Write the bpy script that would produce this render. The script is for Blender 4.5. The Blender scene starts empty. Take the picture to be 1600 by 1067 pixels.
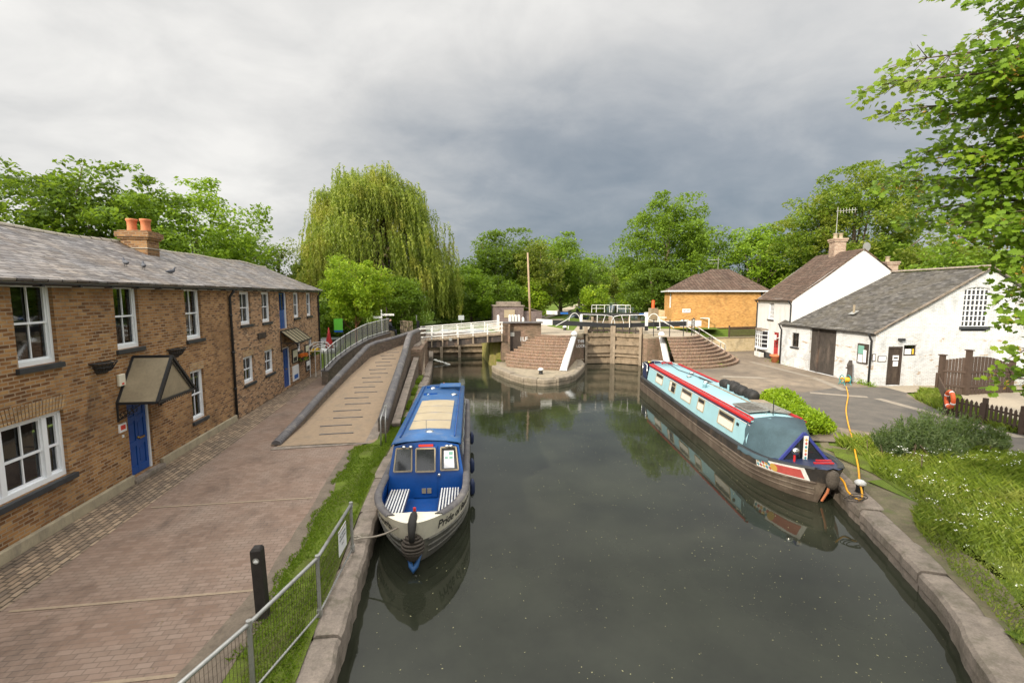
import bpy, bmesh, math, random
import numpy as np
from mathutils import Vector, Matrix
R = math.radians
random.seed(7); rng = np.random.default_rng(7)
scene = bpy.context.scene
COL = scene.collection
WL = -0.55            # lower water level
H = 4.8               # camera height over the left towpath

# ------------------------------------------------------------------ camera
F_, CX_, CY_ = 711., 800., 533.5
PITCH = math.atan(72.5 / F_)
YAW = R(8.75)
cam = bpy.data.cameras.new('camera'); cam.lens = 16.0; cam.sensor_width = 36.0
cam.clip_start = 0.1; cam.clip_end = 2000
camo = bpy.data.objects.new('camera', cam); COL.objects.link(camo)
camo.location = (0, 0, H); camo.rotation_euler = (R(90) - PITCH, 0, -YAW)
scene.camera = camo

# ------------------------------------------------------------------ light
SUN_EL = R(25); SUN_DIR = Vector((0.80, 0.60, 0)).normalized()     # horizontal travel of the light
world = bpy.data.worlds.new('World'); scene.world = world; world.use_nodes = True
def build_world():
    nt = world.node_tree; n = nt.nodes; l = nt.links; n.clear()
    out = n.new('ShaderNodeOutputWorld'); bg = n.new('ShaderNodeBackground')
    sky = n.new('ShaderNodeTexSky'); sky.sky_type = 'NISHITA'; sky.sun_disc = False
    sky.sun_elevation = SUN_EL
    sky.sun_rotation = math.atan2(-SUN_DIR.x, -SUN_DIR.y)
    tc = n.new('ShaderNodeTexCoord'); sep = n.new('ShaderNodeSeparateXYZ'); l.new(tc.outputs['Generated'], sep.inputs[0])
    def math_(op, a, b=None, c=None):
        m = n.new('ShaderNodeMath'); m.operation = op
        for i, v in enumerate((a, b, c)):
            if v is None: continue
            if isinstance(v, (int, float)): m.inputs[i].default_value = v
            else: l.new(v, m.inputs[i])
        return m.outputs[0]
    # planar projection of the cloud deck
    zc = math_('MAXIMUM', sep.outputs[2], 0.0); zd = math_('ADD', zc, 0.34)
    px = math_('DIVIDE', sep.outputs[0], zd); py = math_('DIVIDE', sep.outputs[1], zd)
    cmb = n.new('ShaderNodeCombineXYZ'); l.new(px, cmb.inputs[0]); l.new(py, cmb.inputs[1])
    def noise(scale, detail, rough, off):
        mp = n.new('ShaderNodeMapping'); mp.inputs['Location'].default_value = off
        mp.inputs['Rotation'].default_value = (0, 0, 0.5); mp.inputs['Scale'].default_value = (1, 1.15, 1)
        l.new(cmb.outputs[0], mp.inputs[0])
        t = n.new('ShaderNodeTexNoise'); t.inputs['Scale'].default_value = scale
        t.inputs['Detail'].default_value = detail; t.inputs['Roughness'].default_value = rough
        t.inputs['Distortion'].default_value = 0.35
        l.new(mp.outputs[0], t.inputs['Vector']); return t.outputs['Fac']
    n1 = noise(0.9, 8, .52, (3.1, 1.2, 0)); n2 = noise(3.1, 8, .55, (7, 2, 0))
    # storm bank: darkest ahead and low, slightly right of the canal
    dot = n.new('ShaderNodeVectorMath'); dot.operation = 'DOT_PRODUCT'
    fl = n.new('ShaderNodeVectorMath'); fl.operation = 'MULTIPLY'; fl.inputs[1].default_value = (1, 1, 2.1); l.new(tc.outputs['Generated'], fl.inputs[0])
    nm = n.new('ShaderNodeVectorMath'); nm.operation = 'NORMALIZE'; l.new(fl.outputs[0], nm.inputs[0]); l.new(nm.outputs[0], dot.inputs[0])
    a = R(24); e = R(9)
    dot.inputs[1].default_value = (math.sin(a)*math.cos(e), math.cos(a)*math.cos(e), math.sin(e))
    st = n.new('ShaderNodeMapRange'); st.interpolation_type = 'SMOOTHSTEP'
    st.inputs['From Min'].default_value = 0.66; st.inputs['From Max'].default_value = 1.0
    l.new(dot.outputs['Value'], st.inputs['Value'])
    # value = base + noise - storm
    v = math_('MULTIPLY_ADD', n1, .75, -0.375)
    v = math_('MULTIPLY_ADD', n2, 0.55, v); v = math_('ADD', v, -0.275)
    v = math_('ADD', v, 0.90)
    v = math_('MULTIPLY_ADD', st.outputs[0], -0.60, v)
    cr = n.new('ShaderNodeValToRGB'); l.new(v, cr.inputs[0]); e = cr.color_ramp.elements
    e[0].position = 0.0; e[0].color = (.125, .148, .175, 1)
    e[1].position = 1.0; e[1].color = (.58, .568, .545, 1)
    for p, c in ((.22, (.155, .182, .212, 1)), (.42, (.225, .245, .268, 1)), (.62, (.345, .352, .357, 1)), (.8, (.45, .446, .436, 1))):
        x = cr.color_ramp.elements.new(p); x.color = c
    # gain added to out-of-view sky overhead and sunward, lifting ambient and water reflection
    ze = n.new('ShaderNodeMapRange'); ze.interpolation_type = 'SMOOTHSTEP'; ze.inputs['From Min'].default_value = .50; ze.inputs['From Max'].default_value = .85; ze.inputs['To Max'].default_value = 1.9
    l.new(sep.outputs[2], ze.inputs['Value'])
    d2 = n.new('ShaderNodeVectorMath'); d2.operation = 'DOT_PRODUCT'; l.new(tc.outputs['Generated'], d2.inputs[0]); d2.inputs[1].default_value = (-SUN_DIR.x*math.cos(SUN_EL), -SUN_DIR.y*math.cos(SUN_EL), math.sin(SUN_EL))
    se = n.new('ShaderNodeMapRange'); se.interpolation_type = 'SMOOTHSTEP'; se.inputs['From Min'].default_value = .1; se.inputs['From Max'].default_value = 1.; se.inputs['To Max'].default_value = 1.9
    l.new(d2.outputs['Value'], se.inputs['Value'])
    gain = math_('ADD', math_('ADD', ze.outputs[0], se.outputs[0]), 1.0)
    sk = n.new('ShaderNodeVectorMath'); sk.operation = 'SCALE'; sk.inputs['Scale'].default_value = 0.08
    l.new(sky.outputs[0], sk.inputs[0])
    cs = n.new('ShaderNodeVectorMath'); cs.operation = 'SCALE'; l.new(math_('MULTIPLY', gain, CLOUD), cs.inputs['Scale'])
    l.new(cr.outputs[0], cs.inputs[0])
    mx = n.new('ShaderNodeMix'); mx.data_type = 'RGBA'; mx.inputs['Factor'].default_value = 0.93
    l.new(sk.outputs[0], mx.inputs['A']); l.new(cs.outputs[0], mx.inputs['B'])
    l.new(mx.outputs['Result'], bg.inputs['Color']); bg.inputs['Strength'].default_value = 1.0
    l.new(bg.outputs[0], out.inputs[0])
CLOUD = 1.0
build_world()
sun = bpy.data.lights.new('sun', 'SUN'); sun.energy = 3.3; sun.angle = R(1.2); sun.color = (1, .89, .73)
suno = bpy.data.objects.new('sun', sun); COL.objects.link(suno)
d = Vector((SUN_DIR.x*math.cos(SUN_EL), SUN_DIR.y*math.cos(SUN_EL), -math.sin(SUN_EL)))
suno.rotation_euler = d.to_track_quat('-Z', 'Y').to_euler(); suno.location = (-20, -20, 30)
scene.view_settings.view_transform = 'Standard'; scene.view_settings.look = 'None'
scene.view_settings.gamma = 1; scene.view_settings.exposure = 0.72
scene.cycles.max_bounces = 6; scene.cycles.transparent_max_bounces = 8
scene.cycles.caustics_reflective = False; scene.cycles.caustics_refractive = False

# ------------------------------------------------------------------ survey helper: sight line of a photo point meets level z (or plane y / x)
def ray(px, py):
    x = (px - CX_) / F_; y = -(py - CY_) / F_
    c, s = math.cos(PITCH), math.sin(PITCH)
    dx, dy, dz = x, c + y*s, -s + y*c
    cy, sy = math.cos(-YAW), math.sin(-YAW)
    return dx*cy - dy*sy, dx*sy + dy*cy, dz
def G(px, py, z=0.):
    d = ray(px, py); t = (z - H)/d[2]; return Vector((d[0]*t, d[1]*t, z))
def GY(px, py, Y):
    d = ray(px, py); t = Y/d[1]; return Vector((d[0]*t, Y, H + d[2]*t))

# ------------------------------------------------------------------ materials
MATS = {}
class NT:
    def __init__(s, name):
        s.m = bpy.data.materials.new(name); s.m.use_nodes = True
        s.t = s.m.node_tree; s.n = s.t.nodes; s.l = s.t.links
        s.b = s.n['Principled BSDF']; s.out = s.n['Material Output']; MATS[name] = s.m
        s.tc = s.n.new('ShaderNodeTexCoord')
    def L(s, a, b): s.l.new(a, b)
    def mp(s, src='Object', scale=(1,1,1), rot=(0,0,0), loc=(0,0,0)):
        m = s.n.new('ShaderNodeMapping'); m.inputs['Scale'].default_value = scale
        m.inputs['Rotation'].default_value = rot; m.inputs['Location'].default_value = loc
        s.L(s.tc.outputs[src], m.inputs[0]); return m.outputs[0]
    def noise(s, vec, scale, detail=5, rough=.6, dist=0):
        t = s.n.new('ShaderNodeTexNoise'); t.inputs['Scale'].default_value = scale
        t.inputs['Detail'].default_value = detail; t.inputs['Roughness'].default_value = rough
        t.inputs['Distortion'].default_value = dist
        s.L(vec, t.inputs['Vector']); return t.outputs['Fac']
    def ramp(s, fac, stops):
        r = s.n.new('ShaderNodeValToRGB'); s.L(fac, r.inputs[0]); e = r.color_ramp.elements
        def c4(c): return (c, c, c, 1) if isinstance(c, (int, float)) else tuple(c) + (1,)
        e[0].position, e[0].color = stops[0][0], c4(stops[0][1])
        e[1].position, e[1].color = stops[-1][0], c4(stops[-1][1])
        for p, c in stops[1:-1]:
            x = e.new(p); x.color = c4(c)
        return r.outputs[0]
    def mix(s, fac, a, b, mode='MIX'):
        m = s.n.new('ShaderNodeMix'); m.data_type = 'RGBA'; m.blend_type = mode
        for sock, v in (('Factor', fac), ('A', a), ('B', b)):
            if isinstance(v, (int, float)): m.inputs[sock].default_value = v if sock == 'Factor' else (v, v, v, 1)
            elif isinstance(v, tuple): m.inputs[sock].default_value = v + (1,)
            else: s.L(v, m.inputs[sock])
        return m.outputs['Result']
    def bump(s, h, strength=.3, dist=.02, prev=None):
        b = s.n.new('ShaderNodeBump'); b.inputs['Strength'].default_value = strength; b.inputs['Distance'].default_value = dist
        s.L(h, b.inputs['Height'])
        if prev: s.L(prev, b.inputs['Normal'])
        s.L(b.outputs[0], s.b.inputs['Normal']); return b.outputs[0]
    def fin(s, col, rough=.8, spec=.3, metal=0.):
        if isinstance(col, tuple): s.b.inputs['Base Color'].default_value = col + (1,)
        else: s.L(col, s.b.inputs['Base Color'])
        if isinstance(rough, (int, float)): s.b.inputs['Roughness'].default_value = rough
        else: s.L(rough, s.b.inputs['Roughness'])
        s.b.inputs['Specular IOR Level'].default_value = spec; s.b.inputs['Metallic'].default_value = metal
        return s.m

def m_plain(name, c, rough=.6, var=.25, scale=6., spec=.35, metal=0., bump=.15, dirt=None):
    """painted / weathered plain surface with blotches and fine grain"""
    s = NT(name); v = s.mp()
    a = s.noise(v, scale, 6, .65); b = s.noise(v, scale*9, 4, .6)
    f = s.mix(.35, a, b)
    lo = tuple(x*(1-var) for x in c); hi = tuple(min(1, x*(1+var)) for x in c)
    col = s.ramp(f, [(.3, lo), (.7, hi)])
    if dirt:
        dn = s.noise(s.mp(scale=(1, 1, .35)), 2.5, 8, .7)
        col = s.mix(s.ramp(dn, [(.5, 0.), (.68, 1.)]), col, dirt)
    if bump: s.bump(b, bump, .01)
    return s.fin(col, rough, spec, metal)

def m_brick(name, cols, mortar, bw=.225, bh=.075, ms=.012, rough=.9, hue=None, patch=None, bump=.5, rot=0, mott=.5, off=.5):
    s = NT(name); v = s.mp('UV', rot=(0, 0, rot))
    bt = s.n.new('ShaderNodeTexBrick'); bt.offset = off
    bt.inputs['Scale'].default_value = 1; bt.inputs['Brick Width'].default_value = bw; bt.inputs['Row Height'].default_value = bh
    bt.inputs['Mortar Size'].default_value = ms; bt.inputs['Mortar Smooth'].default_value = .3; bt.inputs['Bias'].default_value = 0
    wob = s.n.new('ShaderNodeTexNoise'); wob.inputs['Scale'].default_value = 3; s.L(v, wob.inputs['Vector'])
    va = s.n.new('ShaderNodeVectorMath'); va.operation = 'MULTIPLY_ADD'; s.L(wob.outputs['Color'], va.inputs[0])
    va.inputs[1].default_value = (.015, .015, 0); s.L(v, va.inputs[2]); s.L(va.outputs[0], bt.inputs['Vector'])
    bt.inputs['Color1'].default_value = (0, 0, 0, 1); bt.inputs['Color2'].default_value = (1, 1, 1, 1); bt.inputs['Mortar'].default_value = (.5, .5, .5, 1)
    big = s.noise(s.mp('UV'), .8, 6, .65); fine = s.noise(s.mp('UV'), 60, 3, .6)
    mot = s.noise(s.mp('UV', scale=(4.4, 13.3, 1)), 1.0, 2, .5)
    k = s.mix(mott, bt.outputs['Color'], mot)
    k = s.mix(.22, k, fine)
    col = s.ramp(k, cols)
    if patch: col = s.mix(s.ramp(big, [(.42, 0.), (.66, .85)]), col, s.mix(.6, col, patch))
    mc = s.mix(s.ramp(big, [(.4, 0.), (.6, 1.)]), mortar, tuple(x*.7 for x in mortar))
    col = s.mix(bt.outputs['Fac'], col, mc)
    soot = s.noise(s.mp('UV', scale=(1, .6, 1)), 1.1, 9, .72, .6)
    col = s.mix(s.ramp(soot, [(.50, 0.), (.72, .65)]), col, s.mix(.72, col, .02), 'MIX')
    inv = s.n.new('ShaderNodeMath'); inv.operation = 'SUBTRACT'; inv.inputs[0].default_value = 1; s.L(bt.outputs['Fac'], inv.inputs[1])
    b1 = s.bump(inv.outputs[0], bump, .012); s.bump(fine, .25, .004, b1)
    return s.fin(col, rough, .2)

OCHRE = [(.2, (.055, .03, .02)), (.36, (.17, .078, .032)), (.48, (.29, .145, .055)), (.62, (.37, .20, .08)), (.8, (.46, .29, .13))]
m_brick('terrace_brick', OCHRE, (.36, .27, .18), patch=(.23, .12, .055))
m_brick('terrace_brick_mottled', [(.2, (.06, .045, .04)), (.38, (.13, .08, .055)), (.46, (.36, .20, .10)), (.62, (.43, .26, .14)), (.8, (.56, .40, .26))], (.38, .28, .19), mott=.55)
m_brick('arch_brick', [(.2, (.24, .12, .05)), (.5, (.42, .26, .12)), (.8, (.52, .34, .16))], (.42, .36, .28), bw=.3, bh=.08)
m_brick('paving_brick', [(.2, (.175, .118, .088)), (.5, (.215, .148, .112)), (.8, (.265, .19, .148))], (.165, .125, .10), bw=.2, bh=.1, ms=.006, patch=(.27, .215, .175), bump=.25)
m_brick('cobble', [(.2, (.14, .11, .09)), (.5, (.30, .22, .15)), (.8, (.46, .35, .24))], (.10, .08, .06), bw=.23, bh=.115, ms=.014, rot=R(90), patch=(.14, .12, .10), bump=.9)
m_brick('lock_brick', [(.2, (.06, .04, .03)), (.45, (.19, .105, .07)), (.65, (.27, .16, .11)), (.85, (.38, .27, .19))], (.26, .22, .17), patch=(.12, .12, .06), bump=.7)
m_brick('step_brick', [(.2, (.09, .055, .045)), (.5, (.22, .12, .085)), (.8, (.36, .235, .17))], (.25, .2, .16), patch=(.2, .19, .1), bump=.7)
m_brick('ramp_brick', [(.2, (.07, .055, .045)), (.5, (.15, .11, .085)), (.8, (.25, .19, .14))], (.17, .14, .12), patch=(.14, .13, .09), bump=.6)
m_brick('yellow_brick', [(.2, (.34, .13, .035)), (.5, (.56, .28, .075)), (.8, (.68, .38, .12))], (.5, .33, .15), bump=.3)
m_brick('pale_brick', [(.2, (.5, .38, .2)), (.5, (.62, .5, .3)), (.8, (.7, .58, .38))], (.5, .42, .3), bump=.3)
m_brick('hut_brick', [(.2, (.10, .07, .07)), (.5, (.17, .13, .125)), (.8, (.25, .2, .19))], (.2, .17, .16), bump=.3)
m_brick('slate', [(.2, (.07, .06, .055)), (.38, (.135, .122, .118)), (.5, (.19, .18, .18)), (.64, (.27, .25, .24)), (.8, (.36, .31, .25))], (.035, .03, .03), bw=.34, bh=.2, ms=.014, patch=(.25, .185, .125), bump=.9, rough=.6, mott=.5)
m_brick('brown_tile', [(.2, (.062, .038, .026)), (.5, (.105, .066, .048)), (.8, (.155, .105, .08))], (.025, .02, .016), bw=.33, bh=.28, ms=.02, patch=(.13, .10, .075), bump=.9, off=0)
m_brick('moss_slate', [(.25, (.035, .032, .028)), (.45, (.078, .073, .067)), (.6, (.108, .101, .094)), (.8, (.17, .16, .145))], (.03, .028, .025), bw=.28, bh=.16, ms=.006, patch=(.10, .085, .055), bump=.6, rough=.9)
m_brick('peeling_paint', [(.1, (.50, .51, .515)), (.5, (.61, .62, .625)), (.9, (.69, .70, .70))], (.44, .45, .455), bump=.4, ms=.008)
def peel():
    m = MATS['peeling_paint']; nt = m.node_tree; b = nt.nodes['Principled BSDF']
    old = b.inputs['Base Color'].links[0].from_socket
    tc = nt.nodes.new('ShaderNodeTexCoord'); sp = nt.nodes.new('ShaderNodeSeparateXYZ'); nt.links.new(tc.outputs['UV'], sp.inputs[0])
    mp = nt.nodes.new('ShaderNodeMapping'); mp.inputs['Scale'].default_value = (.8, 2.2, 1); nt.links.new(tc.outputs['UV'], mp.inputs[0])
    no = nt.nodes.new('ShaderNodeTexNoise'); no.inputs['Scale'].default_value = 1.6; no.inputs['Detail'].default_value = 9; no.inputs['Roughness'].default_value = .72
    nt.links.new(mp.outputs[0], no.inputs['Vector'])
    r = nt.nodes.new('ShaderNodeValToRGB'); r.color_ramp.elements[0].position = .58; r.color_ramp.elements[1].position = .625
    r.color_ramp.elements[0].color = (0, 0, 0, 1)
    # less peeling above three metres
    mr = nt.nodes.new('ShaderNodeMapRange'); mr.inputs['From Min'].default_value = 2.2; mr.inputs['From Max'].default_value = 4; mr.inputs['To Min'].default_value = 0; mr.inputs['To Max'].default_value = -.09
    nt.links.new(sp.outputs[1], mr.inputs['Value'])
    ad = nt.nodes.new('ShaderNodeMath'); nt.links.new(no.outputs['Fac'], ad.inputs[0]); nt.links.new(mr.outputs[0], ad.inputs[1])
    nt.links.new(ad.outputs[0], r.inputs[0])
    mx = nt.nodes.new('ShaderNodeMix'); mx.data_type = 'RGBA'
    nt.links.new(r.outputs[0], mx.inputs['Factor']); nt.links.new(old, mx.inputs['A']); mx.inputs['B'].default_value = (.36, .27, .18, 1)
    nt.links.new(mx.outputs['Result'], b.inputs['Base Color'])
peel()
m_plain('white_render', (.62, .62, .61), .8, .06, 2, bump=.1, dirt=(.52, .51, .48))
m_plain('white_paint', (.66, .66, .64), .5, .10, 5, dirt=(.45, .43, .38))
m_plain('window_white', (.76, .78, .80), .4, .05, 5)
m_plain('black_paint', (.022, .023, .025), .4, .3, 5)
m_plain('sill_black', (.035, .038, .042), .45, .3, 5)
m_plain('blue_door', (.012, .065, .26), .3, .12, 3, bump=.05)
m_plain('boat_blue', (.006, .06, .245), .25, .14, 2.5, bump=.04, spec=.5)
m_plain('roof_blue', (.022, .085, .225), .5, .25, 2.5, bump=.05, dirt=(.07, .12, .22))
m_plain('cream_paint', (.72, .67, .54), .5, .08, 3, bump=.05, dirt=(.56, .52, .43))
m_plain('tan_panel', (.35, .29, .195), .5, .14, 3, bump=.05)
m_plain('pale_blue', (.26, .44, .49), .5, .06, 2, bump=.04, dirt=(.25, .40, .43))
m_plain('navy', (.02, .03, .075), .45, .3, 4)
m_plain('cratch_blue', (.035, .045, .20), .4, .2, 4)
m_plain('red_paint', (.42, .02, .022), .4, .12, 4)
m_plain('canvas', (.045, .078, .095), .75, .25, 2.2, bump=.3)
m_plain('black_hull', (.03, .027, .025), .5, .4, 3, dirt=(.10, .075, .055))
m_plain('hull_brown', (.085, .065, .05), .7, .45, 2.2, bump=.5, dirt=(.16, .13, .10))
m_plain('hull_grey', (.12, .115, .10), .6, .35, 2.2, bump=.4, dirt=(.2, .19, .15))
m_plain('rubber', (.022, .02, .018), .75, .4, 8, bump=.5)
m_plain('bag_dark', (.02, .019, .018), .6, .4, 6, bump=.5)
m_plain('rope', (.30, .26, .21), .95, .25, 25, bump=.6)
m_plain('rope_dark', (.075, .062, .05), .95, .4, 30, bump=.9)
m_plain('yellow_hose', (.75, .36, .02), .5, .12, 4)
m_plain('red_sign', (.65, .05, .03), .4, .05, 4, bump=0)
m_plain('orange_ring', (.72, .12, .035), .5, .12, 4)
m_plain('terracotta', (.50, .17, .075), .8, .18, 6)
m_plain('stone', (.22, .185, .14), .9, .35, 3.2, bump=.8, dirt=(.15, .13, .09))
m_plain('stone_dark', (.23, .19, .155), .92, .45, 3.5, bump=1., dirt=(.12, .105, .075))
m_plain('stone_pale', (.27, .225, .16), .9, .35, 3, bump=.8, dirt=(.19, .165, .11))
m_plain('coping_blue', (.105, .098, .10), .6, .35, 4, bump=.4, dirt=(.2, .18, .16))
m_plain('plinth', (.34, .29, .20), .9, .2, 3, bump=.4, dirt=(.22, .19, .14))
m_plain('mortar_lip', (.36, .32, .26), .9, .3, 5, bump=.5)
m_plain('ramp_tan', (.28, .205, .135), .95, .14, 6, bump=.5, dirt=(.22, .17, .12))
m_plain('gravel', (.33, .28, .21), .95, .25, 9, bump=.5)
m_plain('dirt', (.15, .12, .09), .95, .4, 4, bump=.8)
m_plain('galvanised', (.36, .36, .34), .45, .2, 8, metal=.5, dirt=(.24, .22, .19))
m_plain('weathered_wood', (.27, .215, .155), .85, .4, 4, bump=.5, dirt=(.14, .11, .075))
m_plain('gate_wood', (.235, .18, .122), .85, .4, 3, bump=.5, dirt=(.12, .09, .055))
m_plain('gate_dark', (.12, .09, .06), .9, .5, 3, bump=.5, dirt=(.17, .15, .10))
m_plain('dark_wood', (.045, .033, .026), .7, .35, 5, bump=.4, dirt=(.08, .06, .045))
m_plain('brown_fence', (.068, .045, .033), .8, .3, 6, bump=.4, dirt=(.06, .04, .03))
m_plain('steel_dark', (.055, .045, .04), .7, .5, 5, bump=.4, dirt=(.16, .11, .08))
m_plain('chrome', (.6, .6, .58), .25, .1, 5, metal=1., bump=0)
m_plain('brass', (.45, .3, .1), .35, .1, 5, metal=1., bump=0)
m_plain('frosted', (.26, .215, .145), .35, .25, 1.8, bump=0)
m_plain('curtain', (.55, .52, .46), .9, .15, 5)
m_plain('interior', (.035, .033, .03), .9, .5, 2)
m_plain('bark', (.12, .09, .062), .95, .4, 7, bump=.9)
m_plain('bark_red', (.26, .13, .07), .95, .4, 7, bump=.9)
m_plain('pole_wood', (.33, .24, .16), .9, .25, 4, bump=.4)
m_plain('solar', (.045, .042, .042), .3, .3, 4, bump=0)
m_plain('solar_pale', (.34, .31, .28), .3, .15, 4, bump=0)
m_plain('notice_white', (.78, .78, .78), .5, .04, 4, bump=0)
m_plain('notice_green', (.10, .36, .09), .5, .1, 4, bump=0)
m_plain('notice_teal', (.16, .34, .28), .5, .1, 4, bump=0)
m_plain('notice_yellow', (.68, .45, .05), .5, .1, 4, bump=0)
m_plain('sign_blue', (.02, .12, .42), .5, .1, 4, bump=0)
m_plain('ink', (.02, .02, .022), .6, .1, 4, bump=0)
m_plain('paper_cream', (.6, .58, .42), .6, .1, 4, bump=0)
m_plain('clothes_dark', (.02, .022, .03), .9, .3, 6)
m_plain('skin', (.5, .3, .22), .6, .08, 6)
m_plain('pigeon_grey', (.08, .085, .10), .8, .4, 25)
m_plain('teal_plastic', (.03, .25, .26), .4, .1, 5)
m_plain('flower_orange', (.75, .22, .03), .7, .25, 20, bump=0)
m_plain('flower_yellow', (.72, .5, .04), .7, .25, 20, bump=0)
m_plain('flower_white', (.8, .8, .74), .7, .1, 20, bump=0)
m_plain('car_silver', (.32, .34, .36), .3, .1, 3, metal=.4)

def m_asphalt():
    s = NT('asphalt'); v = s.mp()
    a = s.noise(v, .25, 7, .6); b = s.noise(v, 1.3, 7, .7); f = s.noise(v, 55, 3, .6)
    col = s.ramp(a, [(.36, (.14, .112, .085)), (.5, (.22, .175, .128)), (.65, (.29, .23, .165))])
    col = s.mix(s.ramp(b, [(.44, 0.), (.66, .65)]), col, (.10, .085, .07))
    col = s.mix(.25, col, s.ramp(f, [(.3, .05), (.7, .45)]), 'OVERLAY')
    s.bump(f, .4, .008); s.fin(col, .85, .3)
m_asphalt()
def m_tarmac():
    s = NT('tarmac_dark'); v = s.mp(); b = s.noise(v, 1.3, 7, .7); f = s.noise(v, 60, 3, .6)
    col = s.ramp(b, [(.3, (.085, .078, .07)), (.7, (.155, .135, .112))])
    col = s.mix(.25, col, s.ramp(f, [(.3, .05), (.7, .45)]), 'OVERLAY')
    s.bump(f, .4, .008); s.fin(col, .8, .3)
m_tarmac()
def m_ground(name, stops, sc=1.5):
    s = NT(name); v = s.mp(); a = s.noise(v, sc, 8, .7); b = s.noise(v, 38, 4, .7)
    s.bump(b, .8, .03); s.fin(s.ramp(s.mix(.5, a, b), stops), .95, .1)
m_ground('turf', [(.3, (.11, .085, .045)), (.44, (.085, .10, .025)), (.56, (.13, .18, .025)), (.7, (.21, .25, .045))])
m_ground('turf_far', [(.3, (.05, .08, .015)), (.5, (.10, .15, .022)), (.7, (.19, .22, .05))], .5)

def m_water(name, base=(.018, .018, .013), ripple=1.):
    s = NT(name); v = s.mp()
    s.b.inputs['IOR'].default_value = 1.4
    n1 = s.noise(s.mp(scale=(1, 1.4, 1)), 2.2, 3, .5, .3); n2 = s.noise(v, 9, 2, .5)
    # livelier water below the weir (far end of the basin)
    sep = s.n.new('ShaderNodeSeparateXYZ'); s.L(s.tc.outputs['Object'], sep.inputs[0])
    mr = s.n.new('ShaderNodeMapRange'); mr.inputs['From Min'].default_value = 14; mr.inputs['From Max'].default_value = 30
    mr.inputs['To Min'].default_value = .010*ripple; mr.inputs['To Max'].default_value = .055*ripple
    s.L(sep.outputs[1], mr.inputs['Value'])
    b = s.n.new('ShaderNodeBump'); b.inputs['Distance'].default_value = .12; s.L(mr.outputs[0], b.inputs['Strength'])
    s.L(s.mix(.3, n1, n2), b.inputs['Height']); s.L(b.outputs[0], s.b.inputs['Normal'])
    murk = s.noise(v, .35, 6, .65)
    s.fin(s.ramp(murk, [(.35, tuple(x*.75 for x in base)), (.65, tuple(x*1.5 for x in base))]), .03, .5)
m_water('water', (.021, .023, .015)); m_water('water_upper', (.04, .05, .02), .6)

def m_leaf(name, cols, trans=.45, patch=None):
    s = NT(name); geo = s.n.new('ShaderNodeNewGeometry')
    v = s.mp(); a = s.noise(v, .55, 4, .6)
    f = s.mix(.55, geo.outputs['Random Per Island'], a)
    col = s.ramp(f, cols)
    if patch: col = s.mix(s.ramp(s.noise(v, .35, 3, .5), [(.52, 0.), (.62, 1.)]), col, s.mix(.6, col, patch))
    df = s.n.new('ShaderNodeBsdfPrincipled'); s.L(col, df.inputs['Base Color']); df.inputs['Roughness'].default_value = .5
    df.inputs['Specular IOR Level'].default_value = .3
    tr = s.n.new('ShaderNodeBsdfTranslucent')
    s.L(s.mix(.5, col, (.30, .42, .03)), tr.inputs['Color'])
    mx = s.n.new('ShaderNodeMixShader'); mx.inputs[0].default_value = trans
    s.L(df.outputs[0], mx.inputs[1]); s.L(tr.outputs[0], mx.inputs[2]); s.L(mx.outputs[0], s.out.inputs[0])
m_leaf('leaf_mid', [(.2, (0.069, 0.114, 0.011)), (.5, (0.136, 0.227, 0.019)), (.8, (0.228, 0.357, 0.032))])
m_leaf('leaf_dark', [(.2, (0.044, 0.073, 0.010)), (.5, (0.088, 0.147, 0.017)), (.8, (0.158, 0.260, 0.027))])
m_leaf('leaf_bright', [(.2, (0.108, 0.179, 0.013)), (.5, (0.195, 0.325, 0.022)), (.8, (0.351, 0.487, 0.038))])
m_leaf('leaf_lime', [(.2, (0.117, 0.195, 0.011)), (.5, (0.228, 0.357, 0.017)), (.8, (0.421, 0.520, 0.032))])
m_leaf('leaf_willow', [(.2, (0.10, 0.15, 0.024)), (.5, (0.215, 0.27, 0.04)), (.8, (0.38, 0.42, 0.07))], patch=(0.40, 0.37, 0.065))
m_leaf('leaf_olive', [(.2, (.075, .10, .017)), (.5, (.16, .20, .027)), (.8, (.28, .30, .045))])
m_leaf('leaf_golden', [(.2, (.055, .10, .012)), (.5, (.13, .205, .02)), (.8, (.27, .32, .035))], patch=(.27, .28, .04))
m_leaf('leaf_sycamore', [(.15, (.055, .10, .012)), (.45, (.15, .26, .02)), (.7, (.25, .40, .03)), (.9, (.42, .50, .05))], .5, patch=(.34, .38, .04))
m_leaf('leaf_hedge', [(.2, (0.137, 0.228, 0.009)), (.5, (0.232, 0.363, 0.013)), (.8, (0.363, 0.484, 0.027))])
m_leaf('leaf_lavender', [(.2, (.045, .075, .03)), (.5, (.085, .125, .05)), (.8, (.15, .18, .085))])
m_leaf('grass_blade', [(.15, (.075, .11, .015)), (.42, (.135, .195, .022)), (.62, (.20, .26, .032)), (.8, (.34, .34, .08))], .35, patch=(.24, .25, .06))
m_leaf('grass_short', [(.2, (0.083, 0.139, 0.010)), (.5, (0.133, 0.218, 0.014)), (.8, (0.236, 0.306, 0.029))])
m_leaf('keys', [(.2, (0.378, 0.220, 0.050)), (.5, (0.518, 0.280, 0.060)), (.8, (0.486, 0.400, 0.080))])

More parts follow.
